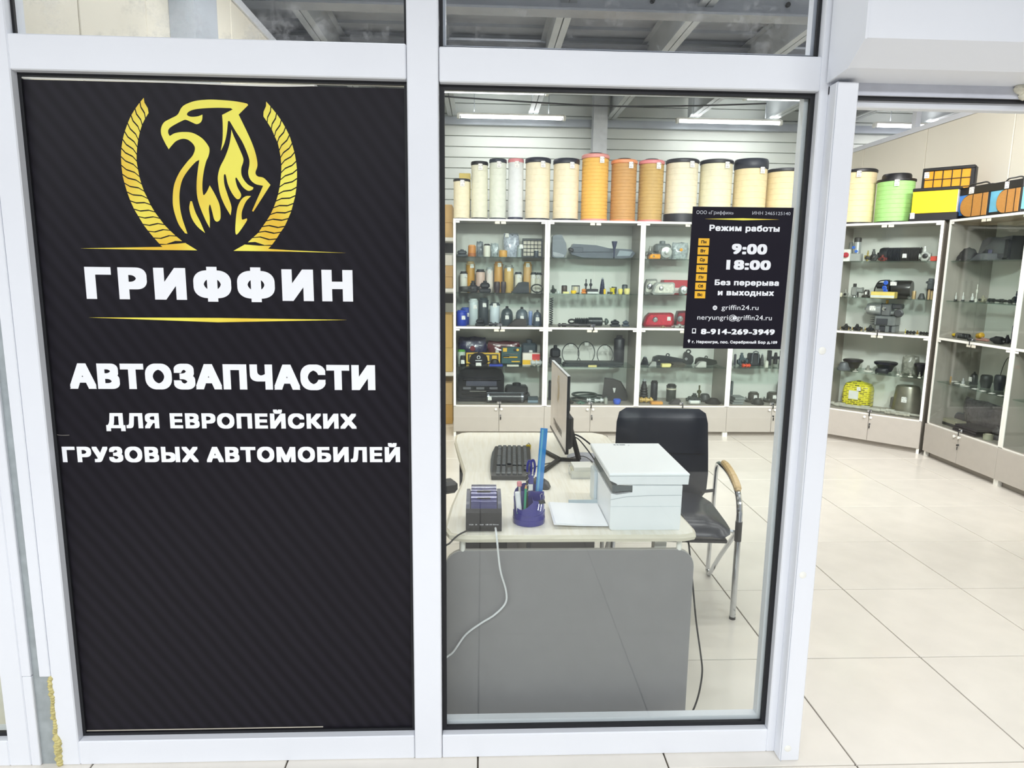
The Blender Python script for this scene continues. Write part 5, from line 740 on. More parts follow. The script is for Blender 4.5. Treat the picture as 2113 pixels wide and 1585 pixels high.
def cabinet(k):
    (ox, oy), rz, W = CABS[k]
    t = thing('glass_cabinet', CLAB[k], 'cabinet', (ox, oy, 0), rz, 'grey and white glass display cabinets')
    side = MB().box(0, .016, .002, DPT, .0, 1.998).mesh('side_panel', M_CARC, 0)
    for x in (.001, W-.017):
        o = bpy.data.objects.new('side_panel', side); col.objects.link(o); o.parent = t; o.location = (x, 0, 0)
    e1 = .022
    for x0 in (.001, W-.001-e1): MB().box(x0, x0+e1, -.004, .002, .292, 1.998).build('edge_strip', M_WHITE, t, 0); MB().box(x0, x0+e1, -.002, .03, .0, .05).build('foot', M_WHITE, t, 0)
    for nm, z0, z1 in (('top_panel', 1.98, 1.999), ('middle_board', 1.014, 1.033), ('bottom_board', .285, .304)):
        MB().box(.017, W-.017, .002, DPT-.01, z0, z1).build(nm, M_CARC, t, 0)
        MB().box(.023, W-.023, -.004, .0019, z0, z1 if z0 > .5 else .297).build('edge_strip', M_WHITE, t, 0)
    MB().box(.0, W, DPT-.009, DPT-.001, .05, 1.998).build('back_panel', M_CBACK, t, 0)
    MB().box(.02, W-.02, .035, .045, 0, .05).build('kick_board', M_CARC, t, 0)
    for x0, x1, s in ((.001, W/2-.0015, 1), (W/2+.0015, W-.001, -1)):
        d = MB().box(x0, x1, -.018, -.003, .05, .288, .001).build('base_door', M_CABGREY, t, 0)
        xk = x1-.028 if s > 0 else x0+.022
        MB().lathe([(.004, 0), (.004, .012), (.011, .016), (.011, .022), (0, .025)], 12, TR(xk, -.018, .268) @ AY).build('knob', M_WHITE, d)
    lk = MB().cyl(.0085, 0, .006, 12, TR(W/2+.014, -.018, .205) @ AY).build('lock', M_CHROME, t)
    MB().box(W/2+.0125, W/2+.0155, -.040, -.024, .199, .211).box(W/2+.010, W/2+.020, -.034, -.030, .165, .194, .003).build('key', M_BLK, lk)
    for z in (1.66, 1.334, .654): MB().box(.018, W-.018, .03, DPT-.012, z, z+.0065).build('glass_shelf', M_SHELF, t, 0)
    for z0, z1 in ((1.035, 1.978), (.306, 1.012)):
        for x0, x1, s in ((.0245, W/2-.0015, 1), (W/2+.0015, W-.0245, -1)):
            g = MB().box(x0, x1, -.0035, .0015, z0, z1).build('glass_door', M_CGLASS, t, 0)
            xo = x0 if s > 0 else x1-.034; xi = x1-.05 if s > 0 else x0+.002
            MB().box(xo, xo+.034, -.0075, -.0037, z1-.016, z1-.001, .001).build('hinge_clip', M_WHITE, g, 0)
            MB().box(xi, xi+.044, -.0075, -.0037, z1-.022, z1-.001, .001).build('magnet_plate', mat('#d6d3c4', .4), g, 0)
        lk = MB().box(W/2-.02, W/2+.02, -.011, -.0037, z0+.002, z0+.030, .003).cyl(.007, 0, .008, 10, TR(W/2+.006, -.010, z0+.016) @ AY).build('door_lock', M_CHROME, t)
        MB().box(W/2+.0045, W/2+.0075, -.034, -.019, z0+.010, z0+.022).box(W/2+.001, W/2+.011, -.029, -.025, z0-.028, z0+.006, .003).build('key', M_BLK, lk)
    return t
for k in CABS: cabinet(k)

# ------------------------------------------------------------------ the goods: one builder per kind, w x h as seen from the front
def tagp(root, o, w, h, y, defx=.5, defz=.7):
    tg = o.get('tag'); 
    if not tg: return
    x = -w/2+tg[0]*w; z = h*min(tg[1], .93); s = .017
    MB().box(x-s, x+s, y-.0012, y, z-.020, z+.016).build('price_tag', TAG, root, 0)
def C(o, k='col', **kw): return mat(o.get(k) or o['col'], kw.pop('rough', .45), o.get('metal', 0.), **kw)
def k_can(r, w, h, o):
    R_ = w/2; lz = h*.88; neck = o.get('neck')
    MB().lathe([(R_*.9, 0), (R_*.95, .004), (R_*.95, lz-.004), (R_*.9, lz)], 20).build('body', C(o), r)
    lm = C(o, 'lid'); rr = R_*(.55 if neck else .8)
    MB().lathe([(R_, lz), (R_, lz+h*.04), (rr, lz+h*.055), (rr, h-.003), (rr*.9, h)] if not neck else [(R_*.96, lz), (rr*1.3, lz+h*.03), (rr, lz+h*.05), (rr, h)], 20).build('lid', lm, r)
    if o.get('base'): MB().lathe([(R_*.99, 0), (R_*.99, h*.3), (R_*.95, h*.31)], 20).build('base_ring', C(o, 'base'), r)
    if o.get('band'): MB().lathe([(R_*.99, h*.7), (R_*.99, h*.78)], 20).build('band', C(o, 'band'), r)
    tagp(r, o, w*.9, h, -R_*.97)
def k_dome(r, w, h, o):
    q = w/2
    MB().lathe([(q*.92, 0), (q*.96, h*.04), (q*.96, h*.14), (q*.9, h*.16), (q*.9, h*.55), (q*.82, h*.7), (q*.6, h*.82), (q*.3, h*.88), (q*.2, h*.9)], 22).build('body', C(o, rough=.3), r)
    MB().lathe([(q*.22, h*.88), (q*.22, h*.97), (q*.15, h)], 12).build('neck', M_BLK, r)
    MB().lathe([(q*.99, h*.06), (q*.99, h*.11)], 22).build('base_ring', C(o, rough=.25), r)
    tagp(r, dict(tag=(.5, .45)), w, h, -q*.93)
def k_dome2(r, w, h, o):
    q = w/2
    MB().lathe([(q*.7, 0), (q*.75, h*.1), (q*.75, h*.72), (q*.8, h*.75)], 18).build('bowl', C(o), r)
    b = MB().lathe([(q*.98, h*.75), (q*.98, h*.86), (q*.7, h*.88), (q*.66, h*.97), (q*.5, h)], 18)
    b.box(-q*1.15, -q*.8, -.01, .01, h*.76, h*.85, .003); b.build('flange', C(o), r)
    MB().lathe([(q*.79, h*.4), (q*.79, h*.5)], 18).build('band', M_BLK, r)
def k_block(r, w, h, o):
    d = min(w*.8, .2, o['room'])
    MB().box(-w/2, w/2, -d/2, d/2, 0, h*.34, min(.008, h*.1)).build('base', C(o), r)
    MB().box(-w*.42, w*.42, -d*.42, d*.42, h*.34, h*.84, min(.018, h*.16)).build('body', C(o, var=.1), r)
    MB().lathe([(w*.16, h*.84), (w*.16, h*.97), (w*.11, h)], 14).build('top_stud', C(o, 'knob' if o.get('knob') else 'col'), r)
    tagp(r, o, w*.8, h, -d*.42)
def k_bag(r, w, h, o):
    rr = random.Random(int(w*9e4)+int(h*7e4)); n = 11; vs = []; fs = []; d = min(.09, w*.4)
    for sgn in (-1, 1):
        for j in range(n):
            for i in range(n):
                u, v = i/(n-1), j/(n-1); bul = (math.sin(math.pi*u)**.6)*(math.sin(math.pi*min(1, v*1.15+.1))**.5 if v < .8 else .35*(1-v)/.2+.02)
                ed = 0 < i < n-1
                vs.append(((u-.5)*w*(1-.06*math.sin(v*7+u))+(rr.uniform(-.006, .006) if ed else 0), sgn*(bul*d*.5+(rr.uniform(0, .012) if ed and 0 < j < n-1 else .001)), v*h*(1-.05*abs(math.sin(u*5+rr.random()*.4)) if j == n-1 else 1)))
    q = n*n
    for s in (0, 1):
        for j in range(n-1):
            for i in range(n-1): a = s*q+j*n+i; fs.append((a, a+1, a+n+1, a+n))
    for i in range(n-1):
        fs.append((i, i+1, q+i+1, q+i)); a = (n-1)*n+i; fs.append((a, a+1, q+a+1, q+a))
        a = i*n; fs.append((a, a+n, q+a+n, q+a)); a = i*n+n-1; fs.append((a, a+n, q+a+n, q+a))
    MB().add(vs, fs).build('pouch', mat(o['col'], .18, 0, var=.35, scale=45, bump=.7, coat=.5), r, 60)
    if o.get('top'): MB().box(-w*.45, w*.45, -.008, .008, h*.86, h*.98, .003).build('header_card', C(o, 'top'), r)
    if o.get('emb'): MB().lathe([(w*.10, 0), (w*.09, .004), (0, .005)], 14, TR(0, -d*.5-.012, h*.55) @ AY).build('emblem', C(o, 'emb'), r)
    tagp(r, o, w, h, -d*.5-.014)
def k_gridpanel(r, w, h, o):
    t = .035; MB().box(-w/2, w/2, -t/2, t/2, 0, h*.1, .003).box(-w/2, w/2, -t/2, t/2, h*.88, h, .003).box(-w/2, -w*.44, -t/2, t/2, h*.1, h*.88).box(w*.44, w/2, -t/2, t/2, h*.1, h*.88).build('frame', C(o), r)
    MB().box(-w*.44, w*.44, -t*.1, t*.4, h*.1, h*.88).build('filter_media', C(o, 'med'), r)
    b = MB()
    for k in range(1, 5): x = -w*.44+w*.88*k/5; b.box(x-.0025, x+.0025, -t*.4, -t*.12, h*.1, h*.88)
    for k in range(1, 4): z = h*.1+h*.78*k/4; b.box(-w*.44, w*.44, -t*.4, -t*.12, z-.0025, z+.0025)
    b.build('grid_bars', C(o), r, 0)
def k_coil(r, w, h, o):
    th = min(h*.28, .014); P = []
    for k in range(61):
        a = k/60*6*math.pi; q = (w/2-th)*(1-.06*math.sin(a*.7)); P.append((q*math.cos(a), q*.55*math.sin(a), th+(h-2*th)*k/60))
    MB().tube(P, th, 6).build('coil', C(o), r)
    MB().box(-w*.5, -w*.36, -.012, .012, 0, h*.6, .003).build('plug', M_BLK, r)
def k_coil3(r, w, h, o):
    th = h*.2; P = []
    for k in range(81):
        a = k/80*14*math.pi; P.append((-w/2+.05+(w-.05)*k/80, (h/2-th)*math.cos(a), h/2+(h/2-th)*math.sin(a)))
    MB().tube(P, th, 6).build('coil', C(o), r)
    MB().lathe([(h*.2, 0), (h*.3, .02), (h*.2, .05)], 10, TR(-w/2, 0, h*.5) @ AX).build('end_fitting', C(o, 'tip'), r)
def k_valve(r, w, h, o):
    rr = random.Random(int(w*1e5)+int(h*3e4)); d = min(w*.7, .12, o['room']); m = C(o, var=.12)
    MB().box(-w*.34, w*.34, -d*.42, d*.42, h*.0, h*.62, min(.012, h*.12)).build('body', m, r)
    MB().lathe([(w*.2, h*.62), (w*.2, h*.8), (w*.13, h*.82), (w*.13, h)], 12, TR(rr.uniform(-.1, .1)*w, 0, 0)).build('top_port', m, r)
    MB().lathe([(h*.16, 0), (h*.16, w*.12), (h*.2, w*.12), (h*.2, w*.17)], 10, TR(w*.33, 0, h*.36) @ AX).build('side_port', m, r)
    MB().lathe([(h*.14, 0), (h*.14, w*.1), (h*.19, w*.1), (h*.19, w*.17)], 10, TR(-w*.33, 0, h*rr.uniform(.25, .42)) @ Matrix.Rotation(R(-90), 4, 'Y')).build('side_port', m, r)
    MB().lathe([(h*.17, 0), (h*.17, .012), (h*.1, .016)], 10, TR(rr.uniform(-.1, .1)*w, -d*.42, h*.34) @ AY).build('front_port', M_BLK, r)
def k_cup(r, w, h, o):
    q = w/2; MB().lathe([(q*.75, 0), (q*.8, h*.08), (q, h*.5), (q*.97, h*.9), (q*.8, h), (q*.5, h*.97), (0, h*.96)], 18).build('body', C(o), r)
    MB().lathe([(q*1.02, h*.44), (q*1.03, h*.56)], 18).build('rim', C(o, rough=.3), r)
def k_wedge(r, w, h, o):
    d = min(w*.6, .14, o['room'])
    MB().prism([(-w/2, 0), (w/2, 0), (w*.47, h*.95), (w*.2, h), (-w*.1, h*.9)], -d/2, d/2).build('body', C(o, var=.1), r)
    MB().box(-w*.5, w*.5, -d*.52, d*.52, 0, h*.12, .002).build('base_lip', C(o, rough=.35), r)
    MB().prism([(-w*.2, h*.2), (w*.3, h*.2), (w*.3, h*.7), (0, h*.7)], -d/2-.004, -d/2).build('side_rib', C(o), r)
def k_ring(r, w, h, o):
    th = (o.get('th', .06))*min(w, h)*.5; a, b = w/2-th, h/2-th
    MB().tube([(a*math.cos(2*math.pi*k/36), .02*math.sin(2*math.pi*k/36)+.0, h/2+b*math.sin(2*math.pi*k/36)) for k in range(36)], th, 6, True).build('ring', C(o, rough=.3), r)
    MB().box(-w*.12, w*.12, -.004, .004, h-2.2*th-.03, h-2*th, .001, TR(0, -th, 0)).build('paper_tag', mat('#b9bdb8', .6), r) if o.get('th', 1) < .06 else MB().box(-th, th, -th*1.2, th*1.2, 0, th*2.4, .002).build('joint', M_BLK, r)
def k_rings(r, w, h, o):
    for k, (q, x) in enumerate(((.46, 0), (.38, .08), (.3, -.1))):
        MB().tube([(x*w+q*w*math.cos(2*math.pi*i/28), .11*math.sin(2*math.pi*i/28), h*.2+k*h*.3) for i in range(28)], h*.14, 6, True).build('gasket', C(o, var=.1), r)
def k_bowl(r, w, h, o):
    q = w/2
    if o.get('inv'): pr = [(q*.35, 0), (q*.55, h*.1), (q*.72, h*.55), (q*.9, h*.7), (q, h*.78), (q, h*.95), (q*.9, h), (q*.4, h*.98), (0, h*.97)]
    else: pr = [(q, 0), (q, h*.25), (q*.85, h*.4), (q*.6, h*.9), (q*.4, h), (0, h)]
    MB().lathe(pr, 22).build('body', C(o, rough=.38), r)
    MB().lathe([(q*1.0, h*.80), (q*1.02, h*.92)] if o.get('inv') else [(q*1.01, h*.02), (q*1.02, h*.2)], 22).build('rim', C(o, rough=.25), r)
def k_hub(r, w, h, o):
    q = w/2
    MB().lathe([(q, 0), (q, h*.2), (q*.8, h*.25), (q*.62, h*.3), (q*.6, h*.85), (q*.55, h*.9), (q*.3, h*.9), (q*.28, h*.7), (0, h*.7)], 22).build('body', C(o, rough=.4, var=.15), r)
    MB().lathe([(q*.45, h*.9), (q*.45, h), (q*.3, h)], 16).build('collar', C(o, rough=.3), r)
    b = MB()
    for k in range(8): b.cyl(q*.05, h*.2, h*.4, 6, TR(q*.9*math.cos(k*.785), q*.9*math.sin(k*.785), 0))
    x = b.build('studs', M_CHROME, r)
    MB().box(-q*.2, q*.2, -q*.64, -q*.6, h*.4, h*.75).build('price_tag', TAG, r, 0)
def k_shaft(r, w, h, o):
    q = h/2; n = 9; rr = random.Random(int(w*1e5)); pr = [(0, 0)]
    x = 0
    for k in range(n):
        rad = q*(1 if k in (1, 4, 7) else rr.choice((.5, .62, .7))); pr += [(rad, w*k/n), (rad, w*(k+1)/n)]
    pr.append((0, w)); m = C(o, rough=.3, var=.15)
    T = TR(-w/2, 0, q) @ AX
    MB().lathe(pr, 12, T).build('rod', m, r)
    MB().lathe([(q*1.0, w*.02), (q*1.02, w*.07)], 12, T).build('end_collar', m, r)
def k_hcyl(r, w, h, o):
    q = h/2; T = TR(-w/2, 0, q) @ AX
    MB().lathe([(q*.7, 0), (q*.95, w*.03), (q*.95, w*.97), (q*.7, w)], 18, T).build('cylinder', C(o, rough=.25), r)
    for a in (.04, .9): MB().lathe([(q, w*a), (q, w*(a+.05))], 18, T).build('end_band', mat('#8f949e', .2, .8), r)
    MB().box(-w*.48, w*.48, -q*.5, q*.2, h*.93, h*.985, .002).build('top_strip', mat('#8f959f', .25, .6), r)
    tagp(r, o, w, h, -q*.97)
def k_bellows(r, w, h, o):
    q = h/2; pr = [(0, 0), (q*.9, .01), (q, .03)]; n = 22
    for k in range(n): x = w*.22+w*.74*k/n; pr += [(q, x), (q*.86, x+w*.016)]
    pr += [(q, w*.98), (q*.8, w), (0, w)]
    MB().lathe(pr, 20, TR(-w/2, 0, q) @ AX).build('sleeve', C(o, rough=.35), r, 25)
    MB().lathe([(q*.3, -.015), (q*.3, .0)], 10, TR(-w/2, 0, q) @ AX).build('inlet', M_BLK, r); tagp(r, o, w, h, -q*1.02)
def k_shock(r, w, h, o):
    q = h/2; T = TR(-w/2, 0, q) @ AX; pr = []
    for k in range(7): x = w*.2+w*.3*k/7; pr += [(q*.62, x), (q*.95, x+w*.02)]
    MB().lathe([(q*.5, w*.18)]+pr+[(q*.6, w*.52)], 16, T).build('sleeve', C(o), r, 25)
    MB().lathe([(q, w*.52), (q, w*.84), (q*.8, w*.85)], 18, T).build('body', C(o, rough=.3), r); MB().lathe([(q*.2, w*.84), (q*.2, w*.92)], 10, T).build('rod', M_CHROME, r)
    MB().lathe([(q*.8, w*.92), (q*.8, w*.96), (q*.3, w)], 16, T).build('end_disc', mat('#4f5a55', .4), r); MB().tube([(-w/2+.05+.03*math.cos(k*.52), 0, q+.018*math.sin(k*.52)) for k in range(12)], .009, 6, True).build('eye', M_BLK, r)
    MB().lathe([(q*.3, .07), (q*.4, w*.18)], 12, T).build('neck', mat('#5a4b48', .5), r)
def k_spring(r, w, h, o):
    q = w/2-.004; P = []
    for k in range(200): a = k/199*2*math.pi*12; P.append((q*math.cos(a), q*math.sin(a), .004+(h-.008)*k/199))
    MB().tube(P, .0042, 6).build('coil', C(o, rough=.4), r); MB().cyl(q*.3, 0, h*.16, 10).build('seat', C(o), r)
def k_boot(r, w, h, o):
    q = w/2; pr = [(q*.9, 0), (q, h*.05)]
    for k in range(5): z = h*(.1+.12*k); f = 1-.07*k; pr += [(q*f, z), (q*f*.82, z+h*.06)]
    pr += [(q*.55, h*.72), (q*.42, h*.8), (q*.42, h*.9)]
    MB().lathe(pr, 16, None).build('bellows', C(o, rough=.5), r, 25); MB().lathe([(q*.3, h*.88), (q*.3, h), (q*.2, h)], 12).build('neck', mat('#9fa6aa', .3), r)
def k_plug(r, w, h, o):
    q = w/2
    MB().lathe([(q*.9, 0), (q*.95, h*.1), (q*.6, h*.18)], 12).build('base', C(o), r); MB().cyl(q*.32, h*.16, h*.55, 8).build('stem', C(o), r)
    MB().lathe([(q*.4, h*.5), (q*.72, h*.56), (q*.72, h*.66), (q*.35, h*.72)], 10).build('collar', C(o, rough=.3), r); MB().cyl(q*.22, h*.7, h, 8, None, q*.3).build('tip', C(o), r)
def k_plugs(r, w, h, o):
    q = w/2
    MB().lathe([(q, 0), (q, h*.12), (q*.7, h*.16)], 10).build('base', mat(o['base'], .4) if o.get('base') else mat('#e4e2d8', .5), r); m = C(o, rough=.3)
    MB().lathe([(q*.45, h*.14), (q*.6, h*.3), (q*.6, h*.55), (q*.3, h*.62), (q*.25, h)], 10).build('stud', m, r)
def k_spool(r, w, h, o):
    q = w/2
    for z in (0, h*.72): MB().cyl(q, z, z+h*.1, 18).build('flange', C(o), r)
    MB().cyl(q*.8, h*.1, h*.72, 18).build('winding', C(o, var=.2, scale=90), r); MB().cyl(q*.3, h*.82, h, 10).build('hub', M_BLK, r)
def k_cage(r, w, h, o):
    q = w*.3; MB().cyl(q, h*.1, h*.85, 16).build('cylinder', C(o), r); k_ = MB().box(-w/2, w/2, -q, q, 0, h*.1, .002).box(-w/2, w/2, -q, q, h*.88, h, .002)
    for s in (-1, 1): k_.box(s*w*.46-.003, s*w*.46+.003, -.006, .006, h*.1, h*.88)
    k_.build('bracket', M_BLK, r)
def k_carton(r, w, h, o):
    d = min(max(w*.5, .05), .16, o['room'])
    MB().box(-w/2, w/2, -d/2, d/2, 0, h, min(.003, h*.1)).build('box', C(o), r)
    MB().box(-w*.47, w*.47, -d*.47, d*.47, h, h+.0012).build('lid_flap', C(o, rough=.35), r)
    if o.get('band'): MB().box(-w*.5, w*.5, -d/2-.001, -d/2, h*.08, h*.46).build('printed_band', C(o, 'band'), r, 0)
    if o.get('band2'): MB().box(w*.05, w*.5, -d/2-.001, -d/2, h*.46, h*.95).build('printed_band', C(o, 'band2'), r, 0)
    tagp(r, o, w, h, -d/2-.001)
def k_plateframe(r, w, h, o):
    T = TR(0, 0, .002, R(-8)); m = C(o)
    MB().box(-w/2, w/2, -.006, .006, 0, h, .003, T).build('plate', m, r); MB().box(-w*.45, w*.45, -.009, -.006, h*.14, h*.86, .001, T).build('dark_field', mat('#2b2718', .5), r)
    for k in range(4): x = -w*.4+w*.22*k; MB().box(x, x+w*.14, -.012, -.009, h*.25, h*.75, .001, T).build('raised_figure', m, r)
def k_ballcap(r, w, h, o):
    q = w*.46; n = 20; vs = []
    MB().lathe([(q, h*.12), (q*1.02, h*.3), (q*.95, h*.6), (q*.75, h*.85), (q*.4, h*.97), (0, h)], 20).build('crown', C(o, rough=.8), r, 60)
    pts = [(q*1.05*math.sin(a), -q*.75-q*.85*math.cos(a)) for a in [R(x) for x in range(-80, 81, 16)]]
    MB().prism(pts+[(q*.8, -q*.4), (-q*.8, -q*.4)], 0, h*.1, 'z').build('brim', C(o, rough=.7), r); MB().lathe([(q*.1, 0), (q*.1, .006), (0, .008)], 8, TR(0, 0, h)).build('button', C(o), r)
    flatm = mat('#d9d9de', .5); MB().tube([(q*.16*math.cos(k*.52), -q*.92, h*.68+q*.16*math.sin(k*.52)) for k in range(12)], .004, 5, True).build('emblem', flatm, r); MB().box(-q*.35, q*.35, -q*1.04, -q*.98, h*.38, h*.44).build('stitched_line', flatm, r)
    MB().box(-q*.3, q*.3, -q*1.62, -q*1.58, .0, .03, .002).build('price_tag', TAG, r)
def k_case(r, w, h, o):
    m = C(o, rough=.5); T = TR(0, 0, .004, R(-6))
    MB().box(-w/2, w/2, -.015, .02, 0, h*.96, .006, T).build('tray', m, r); y = mat('#e0b22c', .45)
    MB().box(-w*.42, -w*.22, -.022, -.015, h*.68, h*.9, .002, T).build('yellow_card', y, r); MB().box(w*.1, w*.36, -.024, -.015, h*.72, h*.86, .004, T).build('tool', M_BLK, r); MB().cyl(.013, 0, .012, 12, T @ TR(w*.3, -.015, h*.79) @ AY).build('tool_ring', y, r)
    MB().box(-w*.4, w*.3, -.026, -.015, h*.34, h*.42, .004, T).build('tool', y, r); MB().box(-w*.42, -w*.1, -.03, -.015, h*.38, h*.45, .004, T).build('tool_grip', M_BLK, r)
    MB().box(-w*.35, w*.3, -.023, -.015, h*.54, h*.58, .002, T).build('tool', M_CHROME, r); MB().box(0, w*.42, -.024, -.015, h*.1, h*.17, .003, T).build('tool', y, r)
def k_step(r, w, h, o):
    m = C(o, rough=.28); d = .16
    MB().prism([(-w/2, 0), (w/2, 0), (w/2, h*.8), (w*.44, h*.97), (w*.3, h), (-w*.34, h), (-w*.46, h*.9), (-w/2, h*.7)], -d*.2, d/2).build('shell', m, r)
    MB().box(-w*.5, w*.5, -d*.5, -d*.2, 0, h*.12, .006).build('lower_lip', m, r); MB().box(-w*.4, w*.44, -d*.42, -d*.2, h*.66, h*.74, .006).build('upper_lip', m, r)
    MB().box(-w*.33, w*.34, -d*.3, -d*.2, h*.47, h*.66, .003).build('perforated_step', mat('#4c4d5c', .4), r)
    b = MB()
    for k in range(14): b.cyl(.004, 0, .002, 6, TR(-w*.3+w*.6*k/13, -d*.3, h*(.5+.02*(k % 2))) @ AY)
    b.build('holes', M_BLK, r)
    for k in range(3): MB().box(-w*.4+w*.29*k, -w*.22+w*.29*k, -d*.28, -d*.2, h*.36, h*.44, .004).build('slot_frame', mat('#6a6a70', .35), r)
    for z in (.2, .31): MB().box(-w*.42, w*.2, -d*.26, -d*.2, h*z, h*(z+.05), .003).build('rib', m, r)
    MB().box(-w*.25, w*.12, -d*.29, -d*.26, h*.30, h*.32).build('chrome_strip', M_CHROME, r)
def k_mirror(r, w, h, o):
    MB().prism([(-w*.5, h*.06), (-w*.38, 0), (w*.2, 0), (w*.34, h*.25), (w*.28, h*.62), (w*.02, h), (-w*.4, h*.98), (-w*.5, h*.9)], -.05, .05).build('housing', C(o, rough=.35), r)
    MB().prism([(-w*.46, h*.12), (-w*.36, h*.04), (w*.14, h*.04), (w*.2, h*.12), (-w*.1, h*.2), (-w*.46, h*.26)], -.054, -.05).build('mirror_glass', mat('#d9dbdc', .1, .8), r)
    MB().box(w*.2, w*.5, -.02, .02, h*.45, h*.6, .008, TR(0, 0, 0, 0, R(25))).build('bracket', M_BLK, r)
def k_bumper(r, w, h, o):
    m = C(o, rough=.3)
    MB().prism([(-w*.5, h*.55), (-w*.47, h*.25), (-w*.3, h*.05), (w*.3, 0), (w*.46, h*.1), (w*.5, h*.4), (w*.44, h*.66), (w*.1, h*.72), (-w*.1, h*.92), (-w*.45, h)], -.06, .06).build('shell', m, r)
    MB().prism([(w*.22, h*.18), (w*.42, h*.2), (w*.46, h*.5), (w*.26, h*.58)], -.066, -.06).build('lamp_window', mat('#9aa3ab', .15), r); MB().box(-w*.4, w*.2, -.066, -.06, h*.42, h*.48, .002).build('crease', mat('#444b55', .4), r)
    MB().box(-w*.46, -w*.3, -.068, -.06, h*.4, h*.75, .004).build('end_panel', mat('#4b525c', .35), r)
def k_funnel(r, w, h, o):
    q = w/2; MB().lathe([(q*.25, 0), (q*.25, h*.45), (q*.5, h*.6), (q, h*.95), (q, h)], 16).build('cone', C(o), r); MB().lathe([(q*.34, 0), (q*.34, h*.08)], 12).build('spout_ring', M_BLK, r)
def k_pump(r, w, h, o):
    q = min(w, h)/2; m = mat(o['col'], .25, .5, var=.12)
    MB().lathe([(q, 0), (q, .02), (q*.86, .03), (q*.8, .05), (q*.35, .055), (q*.3, .075), (0, .078)], 22, TR(0, -.01, q) @ AY).build('housing', m, r)
    b = MB()
    for k in range(8): b.cyl(q*.07, 0, .012, 6, TR(q*.9*math.cos(k*.785), -.03, q+q*.9*math.sin(k*.785)) @ AY)
    b.build('bolts', mat('#6f7472', .4, .5), r); MB().box(-q*.6, q*.6, -.01, .05, 0, q*.5, .006).build('foot', m, r)
def k_lamp(r, w, h, o):
    pl = [(-w*.5, h*.1), (-w*.44, 0), (w*.46, h*.02), (w*.5, h*.3), (w*.47, h*.9), (w*.4, h), (-w*.3, h*.97), (-w*.42, h*.7)]
    MB().prism(pl, -.03, .04).build('housing', C(o, rough=.25), r)
    MB().prism([(x*.86, h*.5+(z-h*.5)*.74) for x, z in pl], -.038, -.03).build('lens', mat(o['lens'], .12, .3 if o['lens'][1] in 'de' else 0, var=.25, scale=40, coat=.6), r)
    MB().lathe([(h*.2, 0), (h*.16, .006), (0, .01)], 14, TR(-w*.12, -.038, h*.5) @ AY).build('reflector', M_CHROME, r); tagp(r, o, w, h, -.04)
def k_tray(r, w, h, o):
    n = 3
    for k in range(n): MB().box(-w/2+.012*k, w/2-.01*(n-k), -.08, .08, h*k/n, h*(k+.85)/n, .002).build('plate', C(o, var=.1), r)
def k_fender(r, w, h, o):
    MB().prism([(-w*.5, h*.05), (-w*.42, h), (-w*.1, h*.97), (w*.2, h*.85), (w*.4, h*.5), (w*.5, h*.15), (w*.46, 0), (-w*.4, 0)], -.01, .01).build('panel', C(o, rough=.4), r)
    MB().prism([(-w*.1, h*.56), (w*.02, h*.56), (-.004, h*.36), (-w*.05, h*.36)], -.013, -.01).build('badge', mat('#d6d6d2', .4), r)
    MB().tube([(-w*.42, -.012, h*.99), (-w*.1, -.012, h*.96), (w*.2, -.012, h*.84), (w*.4, -.012, h*.49), (w*.48, -.012, h*.15)], .006, 5).build('edge_bead', C(o, rough=.3), r)
def k_arm(r, w, h, o):
    m = C(o, rough=.4)
    MB().prism([(-w*.5, h*.1), (-w*.45, h*.7), (-w*.3, h*.85), (0, h*.78), (w*.45, h*.55), (w*.5, h*.2), (w*.3, 0), (-w*.4, 0)], -.025, .025).build('arm', m, r)
    MB().tube([(w*.0+h*.14*math.cos(k*.52), 0, h*.86+h*.12*math.sin(k*.52)) for k in range(12)], h*.05, 6, True).build('eye', m, r); MB().cyl(h*.1, 0, .014, 10, TR(-w*.3, -.025, h*.4) @ AY).build('pivot', M_CHROME, r)
def k_loopunit(r, w, h, o):
    MB().box(-w*.42, w*.42, -.04, .04, 0, h*.82, .012).build('body', C(o), r); q = w*.26
    MB().tube([(-q, -.045, h*.2), (-q, -.05, h*.7), (-q*.7, -.05, h*.92), (0, -.05, h*.985), (q*.7, -.05, h*.92), (q, -.05, h*.7), (q, -.045, h*.2)], .006, 6).build('loop_handle', mat('#8d949c', .2, .8), r)
    for s in (-1, 1): MB().cyl(.016, 0, h*.5, 10, TR(s*w*.45, 0, 0)).build('side_post', M_BLK, r)
def k_hframe(r, w, h, o):
    for s in (-1, 1): MB().box(s*w*.42-.018, s*w*.42+.018, -.018, .018, 0, h, .004).build('post', C(o), r)
    MB().box(-w*.4, w*.4, -.012, .012, h*.42, h*.6, .003).build('cross_bar', C(o), r); MB().lathe([(.02, h*.1), (.02, h*.42), (.012, h*.42)], 12).build('centre_stud', C(o), r); MB().lathe([(.018, h*.6), (.012, h*.86)], 10).build('top_stud', C(o), r)
def k_handlebox(r, w, h, o):
    MB().box(-w/2, w/2, -.05, .05, 0, h*.82, .004).build('case', C(o), r); MB().tube([(-w*.35, 0, h*.8), (-w*.3, 0, h*.93), (-w*.2, 0, h*.985), (w*.4, 0, h*.985), (w*.45, 0, h*.8)], .006, 6).build('handle', M_CHROME, r)
    for z in (.2, .7): MB().cyl(.005, 0, .004, 8, TR(-w*.44, -.05, h*z) @ AY).build('rivet', M_CHROME, r)
